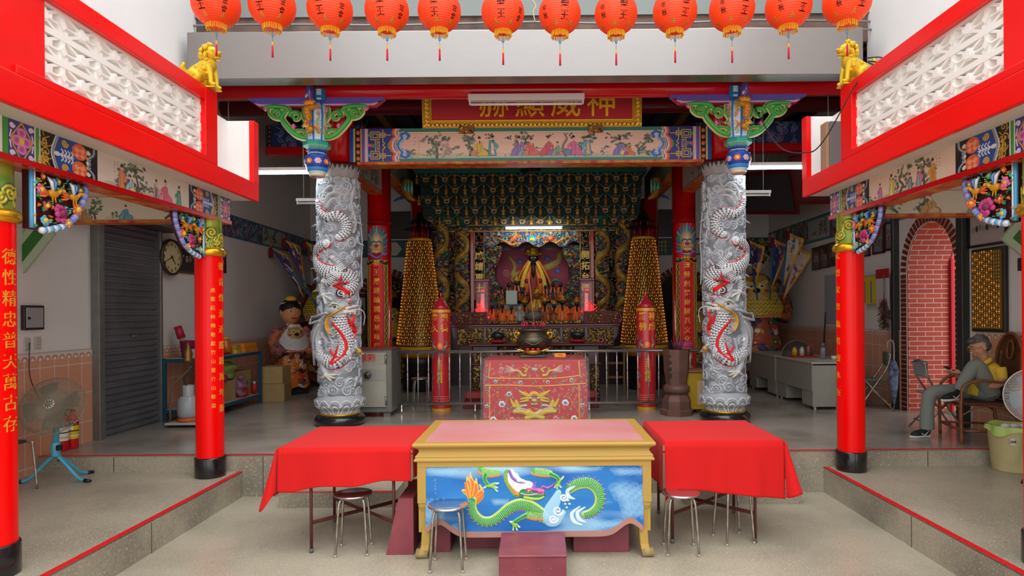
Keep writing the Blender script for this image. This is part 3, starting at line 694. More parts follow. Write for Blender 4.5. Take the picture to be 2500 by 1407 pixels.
cross_beam('left', -5.2, XCL - .12, 31, [(.1, .75, '8a78b0', '9a88c0', True, 1), (.28, .7, 'b08a5a', 'c09a6a', True, -1), (.6, .62, '5a9ab8', '68a8c8', True, -1)])
cross_beam('right', XCR + .12, 5.27, 37, [(.3, .85, 'c89a6a', 'd8b088', True, 1), (.62, .8, '58a0a8', '68b0b8', True, -1), (.74, .7, '4a9088', '58a098', True, -1)])
def main_beam():
 xa, xb, z0, z1, y = -2.43, 2.255, 3.845, 4.275, 8.22
 L = xb - xa; t = thing('painted_beam', 'long painted lintel beam with seated immortals in a pink landscape below the name board', 'beam', ((xa + xb) / 2, 8.34, z0))
 xm = (xa + xb) / 2
 MB().box((-L / 2, -.12, 0), (L / 2, .12, z1 - z0)).obj('core', M_REDL, t)
 W, H = 1120, 104; c = Canvas(W, H, '3f7d68'); K = W / 870.0
 c.rect(0, 12, W, 16, 'cfe6dc'); c.rect(0, H - 16, W, H - 10, '7fc8b4'); c.rect(0, 14, W, 18, 'e0b890')
 figs = [(.305, .84, 'd8b84a', 'd88a6a', True, -1), (.355, .9, '58a0a0', 'e8c8b8', False, 1), (.455, .85, '9a78b0', '78b0c8', True, 1), (.50, .78, 'e0685a', 'd88a5a', True, -1), (.565, .85, 'd05a5a', '9a70b0', True, 1), (.60, .6, '8aa888', 'c88aa8', True, 1), (.66, .86, 'd86a9a', '5a90b8', True, -1), (.715, .85, '6aa8c8', 'e0b878', False, -1), (.835, .72, '8a78b8', 'e0c890', True, 1), (.87, .5, 'e07a3a', 'b84a8a', True, -1)]
 p_scene(c, 150, W - 150, 18, H - 14, figs, 5, ('e8c8a8', 'e0b4a4'))
 for k in range(9): p_foliage(c, 430 + k * 62, 27, 13, ('5a5048', '6a6054', '4a4640'), 7, k)
 c.stroke([(668, 88), (660, 60), (672, 36), (664, 20)], [4.5, 2.5], '8a7a6c'); c.stroke([(668, 88), (656, 62), (668, 36)], .6, '4a3f38'); p_tree(c, 270, 90, 60, 9)
 for k in range(7): c.ell(300 + 5 * ((k * 3) % 5 - 2), 84 - k * 6, 11 - k * 1.1, 7, ('c0a898', 'a89080')[k % 2], alpha=.8); c.stroke([(290 + k * 3, 86 - k * 5), (298, 80 - k * 6), (308 - k * 2, 84 - k * 6)], .5, '5a4a44')
 for k in range(16): p_foliage(c, 190 + k * 50, 84, 10, ('7a9a78', '8aa888', '6a8870', 'a8a878'), 5, k + 60)
 p_calli(c, 214, 30, 8, 5, 2, seed=4)
 for d, e in ((1, 0), (-1, W)):
  P = lambda v: e + d * v
  def R(a, b, col): q = sorted((P(a), P(b))); c.rect(int(q[0]), 0, int(q[1]), H, col)
  R(0, 150, '2c3f86'); R(0, 12, '234f9a'); R(12, 14, '7fb8e0'); R(14, 18, 'e0b84a'); R(18, 34, '1b1c22'); R(34, 38, 'd8a848'); R(38, 48, '6a5aa8'); R(48, 56, 'e4bcc4'); R(56, 58, 'd0a83a')
  for k in range(5): c.ell(P(26), 12 + k * 20, 5.5, 6.2, 'e06a2c', .008, dome=True)
  g = 'd8b03a'
  for (x0, y0, x1, y1) in ((66, 10, 92, 34), (72, 16, 86, 28), (66, 70, 92, 94), (72, 76, 86, 88), (96, 14, 110, 26), (96, 78, 110, 90), (86, 40, 92, 64)):
   c.stroke([(P(x0), y0), (P(x1), y0), (P(x1), y1), (P(x0), y1), (P(x0), y0)], 1.3, g, smooth=False)
  for q in ((92, 20, 128, 20), (92, 84, 128, 84), (103, 4, 103, 40), (103, 64, 103, 100), (80, 34, 80, 70), (62, 52, 74, 52)): c.stroke([(P(q[0]), q[1]), (P(q[2]), q[3])], 1.3, g, smooth=False)
  c.stroke([(P(103), 40), (P(108), 46), (P(103), 52), (P(110), 58), (P(103), 64)], 1.5, g)
  for k, col in enumerate(('c94a7a', '3fa05a', '8a5ab0')): c.spiral(P(66 + k * 9), 52, 5, 1.6, col, dirn=d); c.spiral(P(62), 20 + k * 32, 5, 1.5, ('4aa86a', 'd85a8a', '5a9ad0')[k], dirn=-d)
  c.ell(P(122), 52, 5, 10, '3f9a5a'); c.spiral(P(128), 42, 5, 1.5, '7fc890'); c.spiral(P(128), 62, 5, 1.5, '7fc890', dirn=-1)
  fill = [(P(128), -2), (P(138), 20), (P(130), 40), (P(126), 52), (P(130), 64), (P(138), 84), (P(128), H + 2)]
  c.poly(fill + [(P(190), H + 2), (P(190), -2)], 'e8c0a8', alpha=0)
  for o, col, r_ in ((-2, 'e0622c', 3.4), (3, 'f0a078', 1.6), (6, 'e8d0dc', 2.2), (10, '6a4a8a', 1), (13, 'dcc8a0', 1.6)):
   c.stroke([(P(142 + o), -2), (P(136 + o), 14), (P(142 + o), 26), (P(132 + o), 36), (P(128 + o), 52), (P(132 + o), 68), (P(142 + o), 78), (P(136 + o), 90), (P(142 + o), H + 2)], r_, col)
  for q in (-1, 1):
   yy = 52 + q * 30
   c.stroke([(P(150), 52), (P(153), 52 + q * 10), (P(163), 52 + q * 20), (P(160), 52 + q * 32), (P(172), 52 + q * 36), (P(184), 52 + q * 30), (P(178), 52 + q * 20)], [6, 7, 5.5, 3.5], '2f74c4'); c.stroke([(P(154), 52), (P(158), 52 + q * 10), (P(168), 52 + q * 20), (P(166), 52 + q * 30), (P(174), 52 + q * 32)], 1.7, '9cd0f0'); c.stroke([(P(146), 52), (P(149), 52 + q * 12), (P(157), 52 + q * 22), (P(153), 52 + q * 36), (P(168), 52 + q * 42)], 1.2, 'e0c070')
 c.obj('painted_face', M_PAINT, t, flat_y(-L / 2, L / 2, z1 - z0, 0, -.124, 1))
 MB().box((-L / 2 + .1, -.13, -.035), (L / 2 - .1, .12, 0)).obj('red_underside', M_REDG, t)
main_beam()
SX = (-2.62, 2.44); SY = 8.35
for i, x in enumerate(SX):
 sd = ('left', 'right')[i]; sg = (-1, 1)[i]
 xi = (-2.61, 2.40)[i]
 o = MB().lathe([(.2, 0), (.2, 1.24)], 32).obj('round_post', M_REDL, None, (x, SY, 3.86)); tag(o, 'red round post standing on the %s dragon column' % sd, 'column')
 t = thing('tie_beam', 'painted tie beam running back from the %s dragon column' % sd, 'beam', (x, 9.4, 3.845))
 MB().box((-.09, -.88, 0), (.09, .9, .43)).obj('core', M_SOF, t)
 c = Canvas(260, 64, 'b9ac98'); p_scene(c, 20, 240, 4, 60, [], 50 + i, ('b8ac98', 'a89c8c'));
 for k in range(14): c.stroke([(20 + k * 17, 62), (26 + k * 17, 30), (22 + k * 17, 6)], 1, '4a443c')
 c.rect(0, 0, 260, 4, '3a6a9a'); c.rect(0, 60, 260, 64, '3a6a9a')
 c.obj('painted_face', M_PAINT, t, flat_x(-.88, .9, .43, 0, -sg * .094, -sg, 0), flip=sg < 0)
 MB().box((-.10, -.88, -.035), (.10, .9, 0)).obj('red_underside', M_REDG, t)
 t = thing('tie_beam', 'darker tie beam further back between the inner %s red columns' % sd, 'beam', (xi, 12.1, 4.28))
 MB().box((-.11, -1.45, 0), (.11, 1.5, .5)).obj('core', mat('grey painted beam', '7d7a70', .6, noise=.5, nscale=5, noisecol='3f6a58'), t)
 MB().box((-.12, -1.45, -.04), (.12, 1.5, 0)).obj('red_underside', M_REDG, t)
 xa, xb = sorted((xi + sg * .2, sg * 4.45)); L = xb - xa
 t = thing('wall_beam', 'dark studded painted beam from the inner %s column towards the side wall' % sd, 'beam', ((xa + xb) / 2, 10.5, 4.62))
 MB().box((-L / 2, -.1, 0), (L / 2, .1, .36)).obj('core', M_REDL, t)
 c = Canvas(300, 60, '26305a'); p_scrolls(c, 30, 270, 5, 55, '7a86a8', 26, i, 1.1); p_scrolls(c, 30, 270, 5, 55, '8a6a8a', 9, i + 5, 1.2)
 for e in (12, 288):
  c.rect(e - 6, 0, e + 6, 60, '15151a')
  for k in range(5): c.ell(e, 6 + k * 12, 3, 3.4, 'b0462c')
 c.obj('painted_face', M_PAINTM, t, flat_y(-L / 2, L / 2, .36, 0, -.104, 0)); MB().box((-L / 2, -.12, -.12), (L / 2, .12, 0)).obj('red_underside', M_REDL, t)
def frieze(name, W, place, seed, label, flip=False):
 c = Canvas(W, 44, '3a4a4a'); r = random.Random(seed); x = 0
 while x < W:
  w_ = r.choice((60, 120, 60)); col = r.choice(('4f6a6a', '5a4a6a', '6a5040', '3a5a7a'))
  c.rect(x, 0, x + w_, 44, col)
  if w_ == 120:
   c.rect(x + 6, 4, x + w_ - 6, 40, 'a8a49a'); p_scene(c, x + 12, x + w_ - 12, 8, 36, [], seed + x, ('a8a8a0', '98a0a0')); c.stroke([(x + 6, 4), (x + w_ - 6, 4), (x + w_ - 6, 40), (x + 6, 40), (x + 6, 4)], 1.3, '2f7a8a', smooth=False)
  else: p_ornament(c, x, x + w_, 3, 41, 60, seed + x, ('8a9aa8', '6a8a9a', 'a8845a', '8a6a9a', '5a9a8a', '30343a'), .9, 0)
  x += w_
 c.rect(0, 0, W, 2, '2f7a8a'); c.rect(0, 42, W, 44, '2f7a8a')
 return struct(c.obj(name, M_PAINTM, None, place, flip=flip), label)
frieze('trim_30', 900, flat_x(6.7, 14.5, 3.58, 3.19, XL + .01, 1, 0), 3, 'painted frieze along the left wall', True)
frieze('trim_31', 900, flat_x(6.7, 14.5, 3.66, 3.18, XR - .01, -1, 0), 4, 'painted frieze along the right wall')
c = Canvas(1200, 44, '35585e')
for k in range(9):
 x = 20 + k * 132; c.poly([(x, 22), (x + 16, 4), (x + 74, 4), (x + 90, 22), (x + 74, 40), (x + 16, 40)], 'c8c8b8', edge='3f6a5a', ew=1.4)
 p_foliage(c, x + 45, 24, 9, ('9a9a90', '8a9088'), 4, k)
 for q in range(3): c.stroke([(x + 98 + q * 9, 6), (x + 98 + q * 9, 38)], 1.3, 'b8a85a'); c.stroke([(x + 95, 10 + q * 10), (x + 120, 10 + q * 10)], 1.2, 'b8a85a', smooth=False)
struct(c.obj('trim_32', M_PAINTM, None, flat_y(XL, XR, 3.56, 3.17, 14.49, 0)), 'painted frieze with pale hexagons along the back wall')
for sd, a, b_ in (('left', at_y(112, 552, 6.42), at_y(20, 668, 6.42)), ('right', at_y(2462, 560, 6.42), at_y(2560, 640, 6.42))):
 d = (b_ - a); L = d.length; ang = atan2(d.z, d.x); M = Matrix.Translation((a + b_) / 2) @ Matrix.Rotation(-ang, 4, 'Y')
 o = MB().rbox((0, 0, 0), (L, .04, .25), .004, M).obj('painted_brace', mat('pale green brace', 'a8b89c', .5)); tag(o, 'slanting green and white painted brace at the upper %s gallery wall' % sd, 'brace'); MB().rbox((0, -.022, 0), (L - .16, .006, .11), .002, M).obj('green_field', mat('deep green brace', '2f6a24', .5), o)
# COLUMNS
M_GRN = paint_mat('green gold relief', .35, .35)
def capital_canvas(W=190, H=76, seed=0):
 c = Canvas(W, H, '5f8f3a', wrap=True); n = vnoise(H, W, 5, seed)[..., None]
 c.col[:] = np.array(lin('4f8f3c')) * (1 - n) + np.array(lin('b8ae2e')) * n
 r = random.Random(seed)
 for k in range(11):
  x = k * W / 11 + r.uniform(-4, 4); y = r.uniform(.2, .8) * H; d = r.choice((-1, 1)); R = r.uniform(9, 14)
  c.spiral(x, y, R + 1.6, 3.4, '2f6a44', .004, dirn=d, a0=k); c.spiral(x, y, R, 2.0, 'e2c83a', .010, dirn=d, a0=k)
  c.stroke([(x - R, y), (x - R * 1.3, y + R), (x - R * .8, y + R * 2)], 2, 'c9bc3a', .008)
 return c
_cap = [None]
def column(name, label, X, Y, z0, lines, side, R=.13):
 t = thing(name, label, 'column', (X, Y, z0)); H = 2.845 - z0
 MB().lathe([(R + .012, 0), (R + .015, .01), (R + .015, .19), (R + .010, .20), (R, .20)], 40).obj('black_base', mat('black polished plinth', '17181a', .2, coat=.4), t)
 sh = MB().lathe([(R, .2), (R, 2.22)], 48, close=False).obj('shaft', mat('red lacquer', 'f20505'), t)
 MB().lathe([(R, 2.20), (R + .018, 2.205), (R + .032, 2.225), (R + .032, 2.255), (R + .018, 2.28), (R - .002, 2.285)], 40).obj('gold_ring', mat('bright gold leaf', 'e6b32a', .25, .8), t)
 if _cap[0] is None: _cap[0] = capital_canvas()
 r2 = R - .008
 _cap[0].obj('capital', M_GRN, t, lambda U, V, h: ((r2 + h) * np.sin(U * 2 * pi), -(r2 + h) * np.cos(U * 2 * pi), H + (2.283 - H) * V))
 MG = mat('gold lettering', 'ffc93c', .35, .55)
 for (s, ang, ztop, size, pitch) in lines:
  me_o = text('\n'.join(s), size, MG, 'inscription', t, (0, 0, ztop - z0 - pitch * (len(s) - 1) / 2), extrude=.0016, bold=0, bend=R + .0012, line=pitch / size)
  me_o.rotation_euler = (0, 0, radians(ang))
 return t
column('red_column', 'far left red column with gold vertical writing and black base', XCL, 6.38, .26, [('德音傳遠近勝蹟萬年新', 84, 2.36, .085, .158), ('虛靈莊林傳敬獻竹山曾介山敬書', 42, 2.12, .048, .088)], -1)
column('red_column', 'far right red column with gold vertical writing and black base', XCR, 6.42, .26, [('武烈家聲臨異靈水在', -86, 2.42, .078, .172)], 1)
column('red_column', 'near left red column cut by the edge of the picture with gold writing', XCL - .11, 3.96, .26, [('德性精忠普天萬古存', 88, 2.24, .108, .130)], -1)
column('red_column', 'near right red column cut by the edge of the picture', XCR + .05, 3.99, .26, [('威靈顯赫護國安民', -66, 2.24, .125, .14)], 1)
M_C = M_CARVE
def petal_ball(mb, c, r, col, n=9, seed=0, col2=None):
 q = random.Random(seed)
 mb.ball(c, r * .55, 8, 6, col2 or 'e8c84a')
 for k in range(n):
  a = 2 * pi * k / n + q.uniform(-.2, .2); e = q.uniform(.5, .8)
  mb.ball((c[0] + .35 * r * q.uniform(-1, 0.3), c[1] + cos(a) * r * e, c[2] + sin(a) * r * e), (r * .22, r * .42, r * .36), 8, 5, col)
def carved_bracket(X, ya, dirn, side, label, zt=2.83):
 """hangs under the side beam; starts at ya, reaches dirn*0.5 along Y; carved on the courtyard side (-side in X)"""
 t = thing('carved_bracket', label, 'bracket', (X, ya, zt)); s = -side
 P = lambda y, z, d=0.0: (s * d, dirn * y, -z)
 out = [(0, 0), (.50, 0), (.50, .05), (.47, .10), (.44, .19), (.36, .29), (.24, .35), (.10, .385), (0, .385)]
 mb = MB(); mb.prism([(dirn * a, -b) for a, b in out], -.02, .02, 'x', color='4a1a1c'); mb.obj('backing_board', M_C, t)
 mb = MB(); mb.tube([P(.012, z, .03) for z in (0.0, .1, .2, .3, .38)], .014, 8, '5ab0e0'); mb.tube([P(.03, z, .035) for z in (0.0, .1, .2, .3, .36)], .008, 8, 'eef4f8'); mb.obj('blue_border', M_C, t)
 mb = MB(); pts = catmull([P(.50, .03, .03), P(.49, .10, .03), P(.44, .19, .03), P(.36, .29, .03), P(.24, .35, .03), P(.10, .385, .03)], 5)
 for k, p in enumerate(pts): mb.ball(p, (.02, .028, .024), 8, 6, ('8f7ad0', 'b9a8e6', '6ab4e8')[k % 3] if k < 18 else ('6ab4e8', 'e4f0fa')[k % 2])
 mb.obj('cloud_scroll_edge', M_C, t)
 for (y, z, f) in ((.17, .13, 1), (.36, .12, .9)):
  b = MB(); c0 = P(y, z, .05)
  b.ball(c0, (.024 * f, .05 * f, .028 * f), 10, 7, 'e0a020')
  b.tube([P(y + .035 * f, z - .01, .055), P(y + .06 * f, z - .035, .06), P(y + .075 * f, z - .03, .06)], [.016 * f, .012 * f, .011 * f], 8, 'e8b030'); b.ball(P(y + .08 * f, z - .032, .062), .014 * f, 8, 6, 'e8b030')
  for k in range(6):
   a = -.3 + k * .16; b.tube([P(y - .01, z - .01, .06), P(y - .02 - .05 * sin(a), z - .05 - .02 * cos(a), .075), P(y - .01 - .10 * sin(a) * f, z - .10 * f - .01 * k * 0, .06)], [.010, .012, .003], 6, ('2f78c8', '58b0e8', 'e8f0f8')[k % 3])
  for k in range(4): b.tube([P(y - .04, z + .01, .05), P(y - .08, z + .015 * (k - 1), .055), P(y - .12, z - .03 + .022 * k, .05)], [.010, .010, .003], 6, ('e0562c', 'e8803c')[k % 2])
  for k in (-1, 1): b.tube([P(y + .01 * k, z + .02, .055), P(y + .015 * k, z + .06, .06)], [.006, .004], 5, 'd8a020')
  b.obj('bird', M_C, t)
 for i, (y, z, r, col) in enumerate([(.25, .25, .062, 'cf4a8c'), (.07, .12, .038, 'ef7ab0'), (.40, .20, .042, 'ee7a3c'), (.09, .03, .022, 'e8622c'), (.31, .31, .03, 'e8a070'), (.12, .22, .03, 'd85a4a'), (.10, .32, .035, '68b8d8'), (.42, .06, .03, '8a6ac8'), (.22, .04, .028, '4ab0a0')]):
  b = MB(); petal_ball(b, P(y, z, .05), r, col, 9, i, None if i else '8a2a5a'); b.obj('peony', M_C, t)
 q = random.Random(5); b = MB()
 for k in range(90):
  y, z = q.uniform(.03, .47), q.uniform(.02, .36)
  if y > .60 - z * .95: continue
  a = q.uniform(0, 6.3); L_ = q.uniform(.025, .045); b.tube([P(y, z, .03), P(y + cos(a) * L_ * .5, z + sin(a) * L_ * .5, .045), P(y + cos(a) * L_, z + sin(a) * L_, .035)], [.004, .014, .002], 6, q.choice(('3fa870', '68c89a', '2f8a5a', 'a8c84a', '5ac8b8', 'e0702c', '4a90d0', 'd8a830')), flat=.4)
 b.obj('leaves', M_C, t)
 b = MB()
 for k in range(5): b.tube(catmull([P(.43 - k * .022, .035 + .012 * (k % 2), .03), P(.46 - k * .022, .05, .05), P(.44 - k * .022, .07, .04)], 4), [.014, .010], 7, '2f7a5a')
 b.obj('cloud_curls', M_C, t)
 return t
carved_bracket(XCL, 4.10, 1, -1, 'carved bird and peony bracket beside the near left column')
carved_bracket(XCL, 6.24, -1, -1, 'carved bird and peony bracket beside the far left column')
carved_bracket(XCR, 4.13, 1, 1, 'carved bird and peony bracket beside the near right column')
carved_bracket(XCR, 6.28, -1, 1, 'carved bird and peony bracket beside the far right column')
def dragon_canvas(mir):
 W, H = 380, 660; c = Canvas(W, H, '8f9296', wrap=True); n = vnoise(H, W, 9, 4)[..., None]
 c.col[:] = np.array(lin('8d9298')) * (1 - n) + np.array(lin('7b8086')) * n
 m = -1 if mir else 1
 def q(x, y, sc=True):       # coordinates read off the left column (crop 1035 px wide of the column)
  px = 720 + x * .483 - 826; py = 380 + y * .483
  u = max(-1.25, min(1.25, px / 62.0)); a = math.asin(max(-.995, min(.995, u))) if abs(u) <= .995 else math.copysign(pi / 2 + (abs(u) - .995) * 1.2, u)
  return (W / 2 + m * a / (2 * pi) * W, (py - 442) / (1008 - 442) * H)
 r = random.Random(9)
 G1, G2, G3 = 'a3a9b0', 'b9bfc6', '7f858c'
 for k in range(228):          # cloud curls all round
  x, y = (k % 12 + r.uniform(-.4, .4) + .5 * (k // 12 % 2)) * W / 12, (k // 12 + r.uniform(.1, .9)) * H / 19; R = r.uniform(13, 21); d = r.choice((-1, 1))
  c.ell(x, y, R * 1.1, R, G1, .030, dome=True); c.spiral(x, y, R * .86, R * .17, G2, .046, dirn=d, a0=r.uniform(0, 6)); c.spiral(x, y, R * .62, R * .08, G3, .022, dirn=d, a0=r.uniform(0, 6))
 for k in range(40):
  x, y = r.uniform(0, W), r.uniform(8, H - 30); c.stroke([(x, y), (x + r.uniform(-14, 14), y + 18), (x + r.uniform(-22, 22), y + 36), (x + r.uniform(-12, 12), y + 56)], [5, 3.5, 2], G2, .03)
 for (x, y, R) in ((150, 150, 15), (190, 140, 14), (250, 150, 13), (300, 140, 12), (290, 210, 15), (250, 300, 12), (190, 400, 15), (200, 540, 14), (270, 500, 16), (170, 460, 13), (300, 240, 12), (250, 1150, 14), (300, 1140, 13), (230, 1010, 12), (200, 770, 12), (320, 560, 11)):
  X, Y = q(x, y); c.ell(X, Y, R * 1.15, R, G1, .028, dome=True); c.spiral(X, Y, R * .9, R * .18, 'bcc1c6', .04, dirn=1 if x % 2 else -1, a0=x); c.spiral(X, Y, R * .62, R * .07, G3, .03, a0=x)
 for pts in ([(150, 260), (165, 210), (210, 180), (250, 200), (270, 170)], [(165, 270), (200, 225), (250, 215), (285, 225), (310, 200)], [(180, 290), (215, 250), (265, 245)], [(330, 200), (320, 270), (335, 340), (330, 420)], [(110, 150), (100, 230), (110, 300)]):
  P = [q(*p) for p in pts]; c.stroke(P, [6, 5, 3], 'b6bac0', .045); c.stroke([(a - 2, b - 2) for a, b in P], .8, 'cdbd86', alpha=.8)
 body = scales(7.6, 'e9ecef', 'c3c8cc', '1d2024', belly='d8141c', bw=.86); body2 = scales(5.2, 'e6e9ec', 'bfc4c8', '22252a', belly='c8ccd0')
 def seg(pts, rad, f=body, h=.115, side=1):
  P = [q(*p) for p in pts]; c.stroke(P, [x * 1.0 for x in rad], 'dddddd', h, fn=(f if (side * m) > 0 else (lambda S, Q, R, f=f: f(S, -Q, R))))
 def spikes(pts, off):
  P = catmull([q(*p) for p in pts], 4)
  for i in range(2, len(P) - 1, 3):
   t = (P[i + 1] - P[i - 1]).normalized(); nn = Vector((-t.y, t.x, 0)) * off * m
   c.stroke([(P[i].x + nn.x * .7, P[i].y + nn.y * .7), (P[i].x + nn.x * 1.55 - t.x * 5, P[i].y + nn.y * 1.55 - t.y * 5)], [4, 1], 'b9bec3', .06)
   c.stroke([(P[i].x + nn.x * .8, P[i].y + nn.y * .8), (P[i].x + nn.x * 1.3 - t.x * 3, P[i].y + nn.y * 1.3 - t.y * 3)], .7, 'dcc86a', .062)
 A = [(128, 255), (140, 310), (190, 345), (245, 335), (290, 370), (290, 420), (255, 450)]
 B = [(178, 485), (125, 500), (95, 545), (120, 600), (190, 635), (270, 640), (325, 680), (300, 730), (262, 745)]
 Cc = [(255, 850), (262, 920), (290, 985), (285, 1050), (230, 1105), (160, 1100), (115, 1060), (120, 1010)]
 spikes(A, -11); spikes(B, -17)
 seg(A, [7, 12, 15, 17, 17, 13], side=-1); seg(B, [14, 19, 21, 23, 24, 22, 17], side=-1); seg([(215, 560), (250, 590), (275, 620)], [8, 10, 12], body2, .06)
 seg([(230, 650), (190, 690), (160, 680)], [13, 11, 8], body2, .10); seg([(160, 685), (150, 730), (165, 765)], [7, 6, 6], body2, .10)
 for dx, dy in ((-30, 10), (10, 30), (32, 16), (28, -6)): c.stroke([q(165, 755), q(165 + dx, 755 + dy), q(165 + dx * 1.4, 758 + dy * 1.5)], [4.5, 4, 1.5], 'd3d6d8', .11)
 c.stroke([q(225, 705), q(255, 690), q(265, 655)], [4, 3, 1.2], 'd8141c', .13); c.stroke([q(255, 692), q(290, 690), q(300, 680)], [3, 1.2], 'd8141c', .13)
 c.stroke([q(245, 710), q(270, 725), q(292, 742)], [6, 7], 'd8141c', .12)
 seg(Cc, [20, 24, 27, 26, 22, 18, 12], h=.125, side=-1)
 c.stroke([q(215, 900), q(262, 960), q(283, 1020), q(270, 1070), q(215, 1118)], [3, 4, 4, 2], 'd8141c', .125)
 c.stroke([q(210, 1112), q(230, 1075), q(245, 1020)], [4, 3.5, 1.5], 'e01820', .13); c.stroke([q(240, 1080), q(210, 1060), q(205, 1040)], [3, 1.3], 'e01820', .13)
 for k in range(8):
  c.stroke([q(190 - k * 6, 850 + k * 6), q(150 - k * 7, 900 + k * 4), q(125 - k * 5, 980), q(135 - k * 8, 1050 - (k % 3) * 25)], [6, 6, 5, 1.5], ('b2b8be', '9aa0a7')[k % 2], .135)
 c.ell(*q(215, 835), 27, 15, 'a9b0b6', .15, dome=True); c.ell(*q(265, 815), 22, 13, 'aeb5bb', .165, ang=-.35 * m, dome=True); c.ell(*q(300, 785), 9, 8, 'c2c7cb', .19, dome=True); c.ell(*q(298, 785), 3.5, 3, 'e2506a', .196, dome=True)
 c.stroke([q(250, 855), q(285, 845), q(318, 840)], [7, 7, 5], 'b4babf', .14); c.poly([q(262, 838), q(290, 838), q(306, 795), q(290, 818)], 'd8141c', .13, hmode='max')
 for k in range(6): c.stroke([q(272 + k * 9, 838), q(274 + k * 9, 852 + (k % 2) * 6)], [3, 1.2], 'e8e6dc', .16); c.stroke([q(283 + k * 8, 826 - k * 3), q(286 + k * 8, 834 - k * 3)], [2.6, 1], 'f2f0ea', .17)
 c.ell(*q(232, 818), 6.5, 6, 'e4e8ea', .185, dome=True); c.ell(*q(234, 818), 3, 3, '24282c', .19, dome=True)
 c.stroke([q(205, 812), q(225, 800), q(250, 806)], [3, 4, 2], 'd6d2b4', .18)
 c.stroke([q(275, 815), q(240, 845), q(200, 870), q(190, 920), q(205, 960)], [2.6, 2.4, 2, 1.2], 'e0ac28', .19)
 c.stroke([q(190, 850), q(150, 862), q(110, 872), q(78, 878)], [7, 6, 5, 6], 'aab0b8', .17)
 c.stroke([q(322, 850), q(314, 905), q(324, 945), q(312, 985)], [1.5, 2, 2, 1.2], 'e01820', .15); c.stroke([q(296, 880), q(310, 935), q(322, 950)], [1.2, 1.8], 'e01820', .15)
 seg([(300, 1060), (325, 1040), (325, 1000)], [10, 8, 6], body2, .11); seg([(300, 1090), (275, 1100)], [9, 10], body2, .10)
 seg([(150, 1095), (155, 1140), (175, 1175)], [13, 11, 9], scales(6, 'c2c7cb', 'aab0b6', 'a0a6ac'), .11)
 for dx, dy in ((52, -4), (50, 14), (30, 26), (-26, 14)): c.stroke([q(178, 1178), q(178 + dx * .6, 1178 + dy * .6), q(178 + dx, 1180 + dy)], [5, 4.5, 1.6], 'd6d3c4', .12)
 return c
M_DST = mat('grey carved stone', '9a9ea3', .55, noise=.15, nscale=6, bump=.3)
M_PGOLD = mat('pearl gold', 'e8a818', .3, .6)
